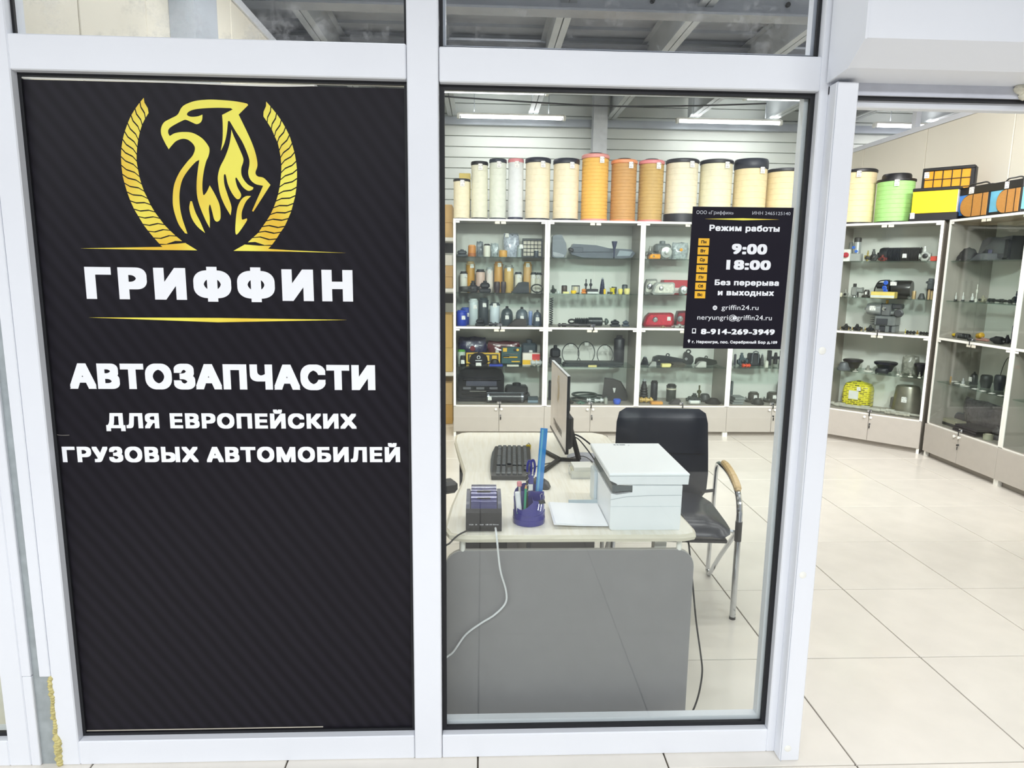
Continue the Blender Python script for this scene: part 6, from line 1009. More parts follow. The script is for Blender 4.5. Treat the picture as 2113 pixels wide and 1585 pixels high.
def k_knobcard(r, w, h, o):
    MB().box(-w*.45, w*.45, -.002, .03, 0, h*.95, .001, TR(0, 0, 0, R(-4))).build('card', M_WHITE, r); q = w*.36
    MB().lathe([(q, 0), (q, .014), (q*.7, .02), (q*.6, .03), (0, .032)], 14, TR(0, -.008, h*.5) @ AY).build('knob', C(o), r); MB().box(-w*.5, w*.5, -.04, -.006, 0, .004).build('price_card', M_WHITE, r)
def k_regulator(r, w, h, o):
    m = mat(o['col'], .3, .5); q = w/2
    MB().box(-q, q*.9, -.035, .04, 0, h*.34, .006).build('base', m, r); MB().lathe([(q*.66, h*.34), (q*.66, h*.8), (q*.5, h*.83)], 16).build('cylinder', m, r); MB().lathe([(q*.6, h*.8), (q*.62, h*.95), (q*.5, h)], 16).build('cap', M_BLK, r)
    for x, z in ((-.4, .58), (.1, .42)): MB().lathe([(q*.26, 0), (q*.26, .012), (q*.15, .012), (q*.15, .006), (0, .006)], 14, TR(x*q, -q*.62, h*z) @ AY).build('blue_plug', mat('#2f6fd0', .4), r)
def k_regulator2(r, w, h, o):
    m = mat(o['col'], .3, .4)
    MB().box(-w*.3, w*.1, -.03, .03, h*.1, h*.75, .008).build('body', m, r); MB().lathe([(h*.2, 0), (h*.2, w*.3), (h*.24, w*.3), (h*.24, w*.38)], 14, TR(w*.1, 0, h*.5) @ AX).build('side_port', m, r)
    MB().lathe([(w*.12, h*.7), (w*.12, h), (w*.08, h)], 12, TR(-w*.12, 0, 0)).build('top_port', M_BLK, r); MB().lathe([(w*.14, 0), (w*.1, h*.15)], 12, TR(-w*.1, 0, 0)).build('foot', m, r); MB().cyl(.006, 0, h*.4, 8, TR(w*.15, 0, 0)).build('drain_pin', M_BLK, r)
def k_compressor(r, w, h, o):
    m = C(o, rough=.22); q = h*.44
    MB().lathe([(q*.5, 0), (q*.9, .015), (q, .04), (q, w*.5), (q*.92, w*.53)], 22, TR(-w*.05, 0, q+h*.08) @ AX).build('chamber', m, r)
    MB().lathe([(q*.8, 0), (q*.92, .02), (q*.92, w*.14)], 20, TR(-w*.2, 0, q+h*.1) @ AX).build('front_head', m, r)
    for x, z in ((-.26, .82), (-.3, .55), (-.24, .38)): MB().lathe([(h*.11, 0), (h*.12, .012), (h*.06, .014), (h*.05, .006)], 12, TR(x*w*.55, -q*.8, z*h) @ AY).build('blue_plug', mat('#2f62cf', .4), r)
    MB().tube(spline([(-w*.36, 0, 0.01), (-w*.48, 0, h*.3), (-w*.44, 0, h*.7), (-w*.34, 0, h*.92), (-w*.1, 0, h*.95)], 5), .006, 6).build('hose', M_BLK, r); MB().lathe([(h*.17, 0), (h*.17, .06)], 12, TR(-w*.42, 0, h*.66) @ AX).build('hose_end', M_BLK, r)
    MB().box(-.02*w, .14*w, -q*1.0-.002, -q*.94, h*.68, h*.88).build('price_tag', TAG, r, 0); MB().box(-w*.3, w*.4, -.03, .03, 0, h*.14, .004).build('foot', m, r)
def k_compressor2(r, w, h, o):
    m = mat('#8e9294', .3, .55, var=.12); dk = mat('#3c3d42', .4)
    MB().box(-w*.22, w*.32, -.07, .07, h*.2, h*.5, .008).build('crankcase', m, r); MB().box(-w*.16, w*.12, -.078, -.07, h*.23, h*.42, .003).build('side_window', dk, r)
    for x in (-.14, .1, .26): MB().box(x*w-.014, x*w+.02, -.06, .06, 0, h*.2, .004).build('foot', m, r)
    MB().box(-w*.12, w*.3, -.05, .05, h*.02, h*.18, .004).build('base_block', dk, r)
    q = h*.2; MB().lathe([(q*.4, 0), (q*.85, .012), (q, .04), (q, w*.38), (q*.9, w*.4)], 22, TR(-w*.48, -.02, h*.7) @ AX).build('air_tank', mat('#a9adaf', .28, .6), r)
    MB().box(-w*.35, -w*.2, -q-.023, -q-.0185, h*.66, h*.8).build('price_tag', TAG, r, 0); MB().lathe([(.012, -.014), (.012, 0)], 8, TR(-w*.48, -.02, h*.7) @ AX).build('tank_plug', m, r)
    MB().box(-w*.08, w*.16, -.06, .06, h*.5, h*.88, .01).build('cylinder_head', mat('#77797b', .35, .5), r); MB().cyl(h*.04, h*.86, h, 10, TR(.03*w, -.03, 0)).build('brass_plug', mat('#a8873f', .3, .7), r); MB().lathe([(h*.06, 0), (h*.06, .01), (h*.02, .012)], 10, TR(0, -.06, h*.72) @ AY).build('outlet', M_CHROME, r)
    MB().box(w*.16, w*.4, -.05, .05, h*.72, h*.88, .01).build('filter_cover', dk, r)
    MB().lathe([(h*.13, 0), (h*.13, .012), (h*.09, .016), (h*.09, .03), (0, .03)], 18, TR(w*.36, -.06, h*.6) @ AY).build('pulley', dk, r); MB().lathe([(h*.07, 0), (h*.09, w*.2)], 14, TR(w*.12, -.03, h*.6) @ AX).build('intake_pipe', m, r)
    b = MB()
    for k in range(4): b.box(-w*.32, -w*.22, -.06, .06, h*(.22+.07*k), h*(.235+.07*k))
    b.build('cooling_fins', dk, r, 0)
def heap(w, h, d, seed, n=14, lump=.25, boxy=0):
    rr = random.Random(seed); vs = []; fs = []; m = 9
    for j in range(m):
        v = j/(m-1)
        for i in range(n):
            a = 2*math.pi*i/n; prof_ = (1-v**(9 if boxy else 1.6))**.5 if v < 1 else 0
            f = max(.02, prof_)*(1-lump*rr.random()*.5)
            ca, sa = math.cos(a), math.sin(a); p = .35 if boxy else 1
            vs.append((w/2*f*math.copysign(abs(ca)**p, ca), d/2*f*math.copysign(abs(sa)**p, sa), h*v*(1-lump*.3*rr.random() if 0 < j else 1)))
    for j in range(m-1):
        for i in range(n): fs.append((j*n+i, j*n+(i+1) % n, (j+1)*n+(i+1) % n, (j+1)*n+i))
    fs.append(tuple(range(n))[::-1]); fs.append(tuple((m-1)*n+i for i in range(n)))
    return MB().add(vs, fs)
def stripes_mat(a, b_, sc):
    m = bpy.data.materials.new('printed_film'); m.use_nodes = True; nt = m.node_tree; b = nt.nodes['Principled BSDF']; tc = nt.nodes.new('ShaderNodeTexCoord')
    br = nt.nodes.new('ShaderNodeTexBrick'); br.inputs['Color1'].default_value = lin(a)+(1,); br.inputs['Color2'].default_value = lin(b_)+(1,); br.inputs['Mortar'].default_value = lin(a)+(1,); br.inputs['Scale'].default_value = sc; br.inputs['Mortar Size'].default_value = .045; br.inputs['Bias'].default_value = .1; br.inputs['Row Height'].default_value = .16; br.inputs['Brick Width'].default_value = .45
    mp = nt.nodes.new('ShaderNodeMapping'); mp.inputs['Rotation'].default_value = (R(90), R(6), 0); nt.links.new(tc.outputs['Object'], mp.inputs[0]); nt.links.new(mp.outputs[0], br.inputs['Vector']); nt.links.new(br.outputs[0], b.inputs['Base Color']); b.inputs['Roughness'].default_value = .35
    return m
def k_sack(r, w, h, o):
    bx = o['col'] == '#d8cf2a'; d = min(.18, w*.8)
    heap(w, h, d, 11, 18, .05 if bx else .4, bx).build('wrapping' if bx else 'cloth', stripes_mat('#e2d830', '#2b2a16', 9) if bx else C(o, rough=.8), r, 70)
    MB().box(-w*.22, w*.12, -d/2-.004, -d/2+.006, h*.3, h*.62).build('address_label', mat('#dedfda', .5), r, 0) if bx else MB().box(-w*.05, w*.05, -d*.42, -d*.36, 0, h*.1).build('hem_tag', mat('#55565a', .5), r, 0)
    tagp(r, o, w, h, -d/2-.005)
def k_bucket(r, w, h, o):
    q = w/2; m = mat(o['col'], .3, .7, var=.25, scale=8)
    MB().lathe([(q, 0), (q*.98, h*.05), (q*.8, h*.9), (q*.72, h*.97), (q*.5, h), (0, h)], 26, None, .7).build('shell', m, r); MB().lathe([(q*1.02, .0), (q*1.02, h*.06)], 26, None, .7).build('rim', m, r)
    MB().box(-q*1.05, -q*.8, -.02, .02, h*.12, h*.5, .006).build('side_bracket', mat('#55534c', .5), r); MB().box(-q*.2, q*.15, -q*.7*.9-.006, -q*.7*.9, h*.4, h*.6).build('price_tag', TAG, r, 0)
def k_cover(r, w, h, o):
    m = mat(o['col'], .15, coat=.6)
    pl = [(-w*.5, 0), (-w*.48, h*.4), (-w*.4, h*.85), (-w*.2, h), (w*.2, h*.96), (w*.5, h), (w*.5, 0)]
    MB().prism(pl, -.06, .1).build('shell', m, r); MB().prism([(-w*.1, h*.1), (-w*.1, h*.6), (w*.05, h*.8), (w*.45, h*.85), (w*.45, h*.1)], -.1, -.06).build('raised_face', m, r); MB().box(-w*.02, w*.1, -.104, -.1, h*.3, h*.45, .002).build('sticker', mat('#4a4668', .4), r)
def k_rolltape(r, w, h, o):
    q = w/2; MB().lathe([(q, 0), (q, h*.9), (q*.6, h*.9), (q*.6, 0)], 20).build('tape', C(o, rough=.2), r); MB().lathe([(q*.62, 0), (q*.62, h), (q*.54, h), (q*.54, 0)], 20).build('core', mat('#c9c4ae', .6), r)
def k_card(r, w, h, o):
    MB().box(-.022, .022, -.014, .014, 0, .0012, 0, TR(0, 0, .002, R(8))).build('card', mat(o['col'], .5), r, 0); MB().box(-.016, .012, -.004, .008, .0012, .0016, 0, TR(0, 0, .002, R(8))).build('print', TAG, r, 0)
def k_plugh(r, w, h, o):
    MB().lathe([(h*.3, 0), (h*.42, .01), (h*.42, .05), (h*.25, .06)], 12, TR(-w/2, 0, h*.5, 0, R(-15)) @ AX).build('yellow_tip', C(o, 'tip'), r); MB().tube([(-w/2+.05, 0, h*.45), (0, -.01, h*.3), (w/2, -.02, h*.2)], h*.14, 8).build('hose', C(o), r); MB().tube([(-w*.3, -.03, h*.12), (w/2, -.03, h*.12)], h*.12, 8).build('tube', mat('#c08a80', .4), r)
def k_air(r, w, h, o):
    q = w/2*.96; n = 44; ct = o.get('capt', .06)*h; bt = o.get('baset', .035)*h; bm = C(o, 'base') if o.get('base') else C(o, 'cap')
    if o.get('base') and not o.get('baset'): bt = .05*h
    b = MB()
    prof_ = [(q*.95, bt), (q*.95, h-ct)]
    if o.get('rib'):
        prof_ = []
        for k in range(17): z = bt+(h-ct-bt)*k/17; prof_ += [(q*.95, z), (q*.95, z+(h-ct-bt)/17*.7), (q*.925, z+(h-ct-bt)/17*.78), (q*.925, z+(h-ct-bt)/17*.95)]
    elif not o.get('smooth'):
        prof_ = []
        for k in range(9): z = bt+(h-ct-bt)*k/9; prof_ += [(q*.95, z), (q*.95, z+(h-ct-bt)/9*.93), (q*.935, z+(h-ct-bt)/9*.965)]
    b.lathe(prof_, n)
    body = b.build('pleated_body', mat(o['col'], .6, var=.05, scale=30), r, 20)
    cap = [(q*.97, h-ct), (q, h-ct*.9), (q, h-ct*.25), (q*.94, h), (q*.6, h), (q*.58, h-ct*.4), (0, h-ct*.4)]
    if o.get('step'): cap = [(q, h-ct), (q, h-ct*.2), (q*.75, h), (q*.75, h+.03), (q*.7, h+.045), (0, h+.045)]
    MB().lathe(cap, 26).build('top_cap', C(o, 'cap', rough=.4), r)
    MB().lathe([(q*.9, 0), (q*.99, .003), (q*.99, bt), (q*.95, bt+.003)], 26).build('bottom_cap', bm, r)
    if o.get('disc'): MB().lathe([(q*.55, h), (q*.55, h+.012), (q*.5, h+.016), (0, h+.016)], 20).build('centre_disc', M_BLK, r)
    x = .15 if w > .2 else .05
    MB().box(-.02+x*w, .02+x*w, -q*1.02-.002, -q*1.0, h-ct-.05, h-ct+.006, 0, TR()).build('price_tag', TAG, r, 0)
def k_pfilter(r, w, h, o):
    m = M_BLK; d = .06; z0 = h*.48
    MB().box(-w/2, w/2, -d/2, d/2, 0, z0, .004).build('lower_housing', m, r); MB().box(-w/2, w/2, -d/2, d/2, h*.94, h, .004).box(-w/2, -w*.45, -d/2, d/2, z0, h*.94).box(w*.43, w/2, -d/2, d/2, z0, h*.94).build('frame', m, r)
    MB().box(-w*.45, w*.43, -d*.3, d*.4, z0, h*.94).build('filter_media', C(o), r); b = MB()
    for k in range(1, 5): x = -w*.45+w*.88*k/5; b.box(x-.003, x+.003, -d*.45, -d*.3, z0, h*.94)
    for k in range(1, 3): z = z0+(h*.94-z0)*k/3; b.box(-w*.45, w*.43, -d*.45, -d*.3, z-.003, z+.003)
    b.build('grid_bars', m, r, 0); MB().box(-w*.46, -w*.36, -d/2-.002, -d/2, h*.82, h*.93).build('price_tag', TAG, r, 0); MB().box(w*.5, w*.53, -d*.5, d*.5, h*.55, h*.97, .003).build('end_plate', m, r)
def k_yfilter(r, w, h, o):
    d = .14; MB().box(-w/2-.01, w/2, -d/2, d/2, 0, h*.24, .005).build('base_tray', M_BLK, r); MB().box(-w*.49, w*.46, -d*.45, d*.45, h*.24, h*.9).build('filter_media', mat(o['col'], .5, var=.04, scale=40), r, 0)
    MB().box(-w*.5, w*.48, -d*.5, d*.5, h*.9, h, .004).build('top_frame', M_BLK, r); MB().box(w*.46, w*.475, -d*.46, d*.46, h*.24, h*.9).build('side_strip', mat('#dcd8cc', .5), r, 0); MB().box(-w*.5, -w*.4, -d/2-.004, -d/2-.001, h*.08, h*.26).build('price_tag', TAG, r, 0)
def k_ovfilter(r, w, h, o):
    d = .12; zt = h*.68
    MB().box(-w/2, w/2, -d/2, d/2, zt, h*.9, .004).build('top_frame', M_BLK, r); MB().box(-w*.49, w*.49, -d*.46, d*.46, h*.12, zt).build('blue_body', C(o), r, 0); MB().box(-w*.5, w*.5, -d*.48, d*.48, 0, h*.12, .003).build('base_strip', M_BLK, r)
    ov = [(w*.05+w*.26*math.cos(a), h*.36+h*.32*math.sin(a)) for a in [R(x) for x in range(90, 271, 15)]]+[(w*.49, h*.04), (w*.49, h*.68)]
    MB().prism(ov, -d*.5-.014, -d*.46).build('oval_rim', M_BLK, r)
    MB().prism([(x+(.006 if x < w*.3 else -.001), h*.36+(z-h*.36)*.94) for x, z in ov], -d*.5-.018, -d*.5-.013).build('brown_pleats', stripes_mat('#c08a4a', '#a87436', 30), r, 0)
    b = MB()
    for x in (.12, .36): b.box(x*w, x*w+.004, -d*.5-.021, -d*.5-.018, h*.06, h*.66)
    b.build('pleat_bars', M_BLK, r, 0)
    MB().tube(spline([(-w*.3, 0, h*.88), (-w*.2, 0, h*.985), (0, 0, h*.99), (w*.2, 0, h*.99), (w*.3, 0, h*.88)], 4), .006, 6).build('wire_handle', mat('#5a5a58', .4, .5), r); MB().box(-w*.05, w*.07, -d*.5-.003, -d*.5, h*.7, h*.88).build('price_tag', TAG, r, 0)
for cab_, sh_, kind_, u_, d_, w_, h_, nm_, cat_, lab_, o_ in ROWS:
    (ox, oy), rz, W = CABS[cab_]
    if sh_ != 't': u_ = min(max(u_, w_/2+.02), W-w_/2-.02)
    if w_ > W-.05: u_ = W/2; w_ = W-.06
    z_ = SHELF[sh_]+.0005
    x = ox+u_*math.cos(rz)-d_*math.sin(rz); y = oy+u_*math.sin(rz)+d_*math.cos(rz)
    root = thing(nm_, lab_, cat_, (x, y, z_), rz, o_.get('group'))
    o_['room'] = 2*min(d_-.012, DPT-.015-d_)
    globals()['k_'+kind_](root, w_, h_, o_)

# ------------------------------------------------------------------ storage rack with cartons left of the cabinets
rk = thing('storage_rack', 'white storage rack with cartons glimpsed left of the glass cabinets', 'shelf', (-.66, 4.98, 0))
for x in (-.60, .41):
    for y in (-.26, .26): MB().box(x-.015, x+.015, y-.015, y+.015, 0, 2.35).build('upright', M_WHITE, rk, 0)
RZ = (1.82, 1.33, .5)
for z in RZ: MB().box(-.62, .43, -.28, .28, z, z+.035, .003).build('shelf_board', M_WHITE, rk, 0)
for z in (1.72, 1.20): MB().box(-.60, .40, .24, .26, z, z+.1).build('back_rail', mat('#4a4d52', .5), rk, 0)
K1, K2 = '#c9a873', '#b89a6a'
def carton(x, y, z, w, d, h, c, lab, white=False):
    t = thing('cardboard_box', lab, 'box', (x, y, z), random.uniform(-.02, .02), 'cartons on the rack beside the cabinets')
    MB().box(-w/2, w/2, -d/2, d/2, 0, h, .004).build('carton', mat(c, .75, var=.06, scale=6), t, 0); MB().box(-.025, .025, -d/2-.001, d/2+.001, h, h+.001).build('tape', mat('#d9c39a', .3), t, 0)
    if white: MB().box(-w*.3, w*.36, -d/2-.0015, -d/2, h*.25, h*.85).build('shipping_label', TAG, t, 0)
BX = [(1.8555, .14, K1, 'lowest carton on the upper rack shelf, left of the cabinets', 0), (1.9965, .17, K1, 'topmost carton on the upper rack shelf by the shortest filter', 0), (1.3655, .11, K1, 'lower labelled carton on the middle rack shelf', 1), (1.4766, .11, K1, 'middle labelled carton on the middle rack shelf', 1), (1.5877, .1, '#e4e2da', 'white carton topmost on the middle rack shelf', 1),
      (.5355, .24, '#d2b672', 'yellowish carton lowest on the bottom rack shelf', 0), (.7766, .33, '#cfae6a', 'tall yellowish carton under the middle rack shelf', 0), (0, .2, '#bf9a58', 'brown carton on the floor under the rack', 0), (.2012, .22, '#c7ab78', 'upper carton under the bottom rack shelf', 0)]
for z, h, c, lb, wl_ in BX: carton(-.545, 4.96, z+.0005, .5, .44, h, c, lb, wl_)

# ------------------------------------------------------------------ desk
M_DESK = wood_mat('pale_wood', '#ece6d6', '#f3efe3', (40, 3, 40), .35); M_PANEL = mat('#8a888a', .42, var=.02)
dk = thing('office_desk', 'pale wood desk with grey front panel behind the shop window', 'desk', (0, 0, 0))
out = [(-.045, .03), (.655, .03), (.689, .045), (.697, .075), (.652, 1.16), (.645, 1.34), (.628, 1.40), (.58, 1.44), (-.07, 1.44), (-.105, 1.425), (-.125, 1.385), (-.125, 1.26), (-.10, 1.02), (-.068, .75), (-.068, .62), (-.10, .32), (-.112, .10), (-.095, .05)]
MB().prism(out, .676, .70, 'z').build('desk_top', M_DESK, dk, 0)
MB().tube([(p[0], p[1], .6875) for p in out], .0118, 6, True).build('edge_band', wood_mat('edge_wood', '#d8d2c0', '#e0dac8', (6, 6, 60)), dk)
def rrect(x0, x1, z0, z1, r): return [(x0, z0)]+[(x0+r-r*math.cos(a), z1-r+r*math.sin(a)) for a in [R(k) for k in range(0, 91, 15)]]+[(x1-r+r*math.sin(a), z1-r+r*math.cos(a)) for a in [R(k) for k in range(0, 91, 15)]]+[(x1, z0)]
MB().prism(rrect(-.118, .705, .012, .632, .06), .066, .082).build('front_panel', M_PANEL, dk, 0)
MB().prism(rrect(-.1185, .7055, .0115, .6335, .06), .0665, .0815).build('panel_edge', mat('#b9b8b6', .4), dk, 0)
for x in (-.06, .655): MB().cyl(.009, .63, .677, 12, TR(x, .074, 0)).build('standoff', M_WHITE, dk)
MB().box(.15, .165, .1, 1.3, .40, .675).build('modesty_panel', mat('#5c5c5e', .5), dk, 0)
MB().box(-.11, .60, 1.36, 1.376, .0, .676).build('rear_panel', M_PANEL, dk, 0); MB().box(-.10, .12, .95, .966, 0, .676).build('leg_panel', mat('#3f4044', .5), dk, 0)
MB().box(.58, .62, .10, .14, 0, .676).build('leg', M_WHITE, dk, 0)
DZ = .7005
# ------------------------------------------------------------------ monitor
mo = thing('monitor', 'thin black monitor seen edge-on, on the desk behind the pen cup', 'monitor', (.36, .9, DZ))
near, far = Vector((.357, .755)), Vector((.343, 1.27)); dv = (far-near); Lm = dv.length; am = math.atan2(dv.y, dv.x)
Tm = TR(near.x-.36, near.y-.9, .066) @ Matrix.Rotation(am, 4, 'Z')          # local x runs along the screen, -y of it faces the back
MB().box(0, Lm, -.012, 0, 0, .337, .002, Tm).build('case', M_BLK, mo, 0)
MB().box(.004, Lm-.004, 0, .0012, .012, .333, 0, Tm).build('screen', mat('#c6c0bb', .25, emit=.25), mo, 0)
MB().box(.001, Lm-.001, .0, .003, .0, .011, 0, Tm).build('bezel', mat('#2b2c30', .3), mo, 0); MB().box(0, Lm, -.011, .001, .337, .3395, 0, Tm).build('top_edge', mat('#dfe2e6', .25), mo, 0)
MB().box(.08, Lm-.08, -.045, -.012, .0, .15, .012, Tm).build('rear_bulge', mat('#26272b', .4), mo)
MB().box(Lm*.42, Lm*.58, -.05, -.012, .14, .2, .006, Tm).build('hinge', M_BLK, mo)
pl = Tm @ Matrix.Translation((Lm/2, .0016, .20)) @ Matrix.Rotation(R(180), 4, 'Z')
def onscreen(p, sx, sz): return [((a-(-.745))*sx, (b-1.70)*sz) for a, b in [q[:2] for q in p]]
for q in EAGLE:
    sp_ = [tuple(a)+(1,) for a in onscreen(smooth_poly(q, 3), .28, .36)]
    o = flat([sp_], 'screen_emblem', mat('#a08a55', .4, emit=.2), mo, 0); o.data.transform(pl)
me_o = text('ГРИФФИН', -.135, .135, -.155, .032, 'screen_lettering', mat('#3a3838', .4), mo, 0, .05, pl)
ft = MB()
def bar(a, b, w_, h_):
    a, b = Vector(a), Vector(b); d = (b-a); L = d.length; q = d.to_track_quat('X', 'Z').to_matrix().to_4x4()
    ft.box(0, L, -w_/2, w_/2, -h_/2, h_/2, .002, Matrix.Translation(a) @ q)
bar((-.012, .0, .007), (-.105, -.19, .007), .022, .012); bar((-.012, 0, .007), (-.08, .17, .007), .022, .012); bar((-.02, 0, .007), (.078, -.018, .007), .024, .012); bar((.073, -.018, .007), (.02, .01, .2), .03, .014)
ft.build('stand', M_BLK, mo, 0)
tagit(MB().tube(spline([(.415, .93, .815), (.45, .92, .80), (.50, .85, .765), (.53, .7, .72), (.56, .52, .706)], 6), .0042, 6).build('monitor_cable', M_BLK), 'thick black cable from the monitor back, upper one', 'cable')
tagit(MB().tube(spline([(.415, .92, .805), (.44, .90, .79), (.48, .78, .745), (.50, .6, .708)], 6), .003, 6).build('power_cable', M_BLK), 'thinner black cable from the monitor back, lower one', 'cable')
tagit(MB().tube(spline([(.155, .66, .705), (.24, .80, .7035), (.33, .87, .7035), (.46, .93, .712), (.50, .75, .7035)], 6), .002, 5).build('keyboard_cable', M_BLK), 'thin keyboard cable running under the monitor', 'cable')
# ------------------------------------------------------------------ keyboard
kb = thing('keyboard', 'black full size keyboard lying lengthwise on the pale desk', 'keyboard', (.132, .85, DZ), R(-2.5))
MB().prism([(-.082, -.24), (.082, -.24), (.086, .24), (-.078, .24), (-.09, .12), (-.092, 0), (-.09, -.12)], 0, .016, 'z').build('case', mat('#1c2023', .45), kb, 0)
kp = MB().prism([(-.082, -.236), (-.078, .236), (-.09, .12), (-.0925, 0), (-.09, -.12)], .014, .017, 'z').build('palm_edge', mat('#3a4145', .4), kb, 0)
key = MB().box(-.0085, .0085, -.0095, .0095, .016, .0235, .0025).mesh('key', mat('#50565a', .4), 0)
keyw = MB().box(-.0085, .0085, -.055, .055, .016, .0235, .0025).mesh('space_key', mat('#50565a', .4), 0)
for rI in range(6):
    x = -.056+.0225*rI+(.004 if rI == 5 else 0)
    for cI in range(21):
        y = .225-.0218*cI
        if cI in (15,) or (rI == 0 and 3 <= cI <= 8) or (rI in (1, 2) and cI in (14, 16) and rI == 2) or (rI == 5 and cI > 17): continue
        o = bpy.data.objects.new('key', key); col.objects.link(o); o.parent = kb; o.location = (x, y, 0)
o = bpy.data.objects.new('space_key', keyw); col.objects.link(o); o.parent = kb; o.location = (-.056, .225-.0218*5.5, 0)
yt = thing('yellow_clip', 'small yellow plastic clip behind the keyboard end', 'clip', (.222, 1.10, DZ))
MB().box(-.012, .012, -.004, .004, 0, .022, .002).build('clip_body', mat('#e0c32a', .5), yt); MB().tube([(-.008, 0, .02), (0, 0, .03), (.009, 0, .02)], .003, 5).build('clip_spring', M_CHROME, yt)
# ------------------------------------------------------------------ receipt printer
rp = thing('receipt_printer', 'black receipt printer with dark blue lid at the left desk end', 'printer', (.008, .062, DZ))
MB().prism([(0, 0), (0, .062), (.012, .072), (.125, .095), (.145, .088), (.145, 0)], -.058, .058, 'x').build('body', mat('#1e1d22', .4), rp, 0)
MB().prism([(.008, .062), (.02, .088), (.05, .108), (.10, .118), (.142, .112), (.142, .085), (.02, .066)], -.042, .042, 'x').build('lid', mat('#4a4a78', .14, .25, coat=.5), rp, 60)
for s in (-1, 1): MB().prism([(.004, .06), (.02, .08), (.06, .098), (.12, .104), (.14, .098), (.14, .06)], *sorted((s*.045, s*.057)), 'x').build('side_rail', mat('#55586a', .3), rp, 60)
for y0, z0 in ((.062, .1085), (.034, .0955)): MB().box(-.022, .022, y0, y0+.011, z0, z0+.0055).build('lid_slot', M_BLK, rp, 0)
MB().box(-.001, .001, -.0008, .0, .008, .06).build('seam', mat('#0c0c0e', .5), rp, 0)
sl = [('DC24V', -.047, -.033), ('DK', -.027, -.021), ('Serial', -.013, -.001), ('USB', .006, .015), ('232', .018, .027), ('Ethernet', .030, .048)]
for s, a, b in sl: text(s, a, b, .021, .0042, 'port_lettering', M_LETTER, rp, -.0006, 0)
for a, b in ((-.045, -.036), (-.029, -.020), (-.014, .0), (.006, .014), (.018, .027), (.031, .044)): MB().box(a, b, -.0009, 0, .006, .017).build('port', mat('#0a0a0c', .4), rp, 0)
tagit(MB().tube(spline([(.046, .060, .7125), (.0465, .040, .7135), (.047, .020, .712), (.05, .012, .69), (.062, .035, .58), (.082, .05, .50), (.080, .052, .455), (.045, .052, .415), (0, .052, .385), (-.05, .052, .345), (-.09, .052, .285), (-.125, .052, .245), (-.17, .06, .1), (-.2, .1, .006)], 6), .0033, 7).build('network_cable', mat('#e6e8ea', .45)), 'white network cable hanging down the grey desk panel', 'cable')
tagit(MB().tube(spline([(-.036, .058, .71), (-.052, .040, .7085), (-.075, .018, .704), (-.098, .006, .685), (-.12, .008, .655), (-.14, .05, .5), (-.16, .1, .2), (-.17, .16, .006)], 6), .003, 6).build('printer_power_cable', M_BLK), 'black power cable from the receipt printer over the left desk edge', 'cable')
tagit(MB().tube(spline([(.66, .42, .704), (.69, .30, .7035), (.706, .2, .69), (.707, .14, .63), (.716, .1, .5), (.735, .095, .36), (.757, .09, .235), (.765, .09, .17), (.755, .085, .09), (.735, .08, .03), (.716, .08, .006)], 6), .0032, 6).build('mains_cable', M_BLK), 'black mains cable hanging at the right end of the desk', 'cable')
# ------------------------------------------------------------------ pen cup and what stands in it
M_NAVY = mat('#1d1d86', .18, coat=.4)
pc = thing('pen_cup', 'dark blue plastic desk organiser cup holding pens', 'pen cup', (.160, .150, DZ))
MB().lathe([(.054, 0), (.055, .004), (.055, .018), (.052, .022)], 26).build('base_ring', M_NAVY, pc)
def shell(r_, a0, a1, z0, z1a, z1b, th=.002, n=12):
    b = MB(); vs = []; fs = []
    for k in range(n+1):
        a = a0+(a1-a0)*k/n; zt = z1a+(z1b-z1a)*math.sin(math.pi*k/n)
        for q in (r_, r_-th):
            for z in (z0, zt): vs.append((q*math.cos(a), q*math.sin(a), z))
    for k in range(n):
        i, j = k*4, k*4+4; fs += [(i, j, j+1, i+1), (i+2, i+3, j+3, j+2), (i+1, j+1, j+3, i+3), (i, i+2, j+2, j)]
    fs += [(0, 1, 3, 2), (n*4, n*4+2, n*4+3, n*4+1)]
    return b.add(vs, fs)
shell(.052, R(180), R(282), .02, .085, .055).build('left_wall', M_NAVY, pc, 50); shell(.052, R(-78), R(10), .02, .09, .082).build('right_wall', M_NAVY, pc, 50); shell(.052, R(10), R(180), .02, .09, .12).build('rear_wall', M_NAVY, pc, 50)
shell(.054, R(185), R(355), .018, .045, .034).build('front_tray', M_NAVY, pc, 50)
MB().box(.009, .011, -.051, .03, .02, .088).build('divider', M_NAVY, pc, 0); MB().box(-.05, .05, .0, .002, .02, .105).build('divider', M_NAVY, pc, 0)
ru = thing('ruler', 'tall transparent blue plastic ruler standing in the pen cup', 'ruler', (.188, .165, DZ+.02))
MB().box(-.011, .013, -.0015, .0015, 0, .30, .001, TR(0, 0, 0, 0, R(3.5), R(-8))).build('strip', mat('#2d8fdc', .08, alpha=.78, var=.03, coat=.5), ru, 0); MB().box(-.006, .000, -.0022, -.0015, .01, .296, 0, TR(0, 0, 0, 0, R(3.5), R(-8))).build('ridge', mat('#7fd0ee', .1, alpha=.7), ru, 0)
pe = thing('pencil', 'green pencil leaning in the front of the pen cup', 'pencil', (.143, .118, DZ+.024))
Tp = TR(0, 0, 0, R(-4), R(2)); MB().cyl(.0042, 0, .10, 6, Tp).build('shaft', mat('#2f9e78', .35), pe, 0); MB().lathe([(.0042, .10), (.0014, .112)], 6, Tp).build('sharpened_wood', mat('#d9a860', .6), pe); MB().lathe([(.0014, .112), (0, .117)], 6, Tp).build('lead', M_BLK, pe)
wm = thing('correction_pen', 'white correction pen leaning in the left of the pen cup', 'pen', (.128, .122, DZ+.024))
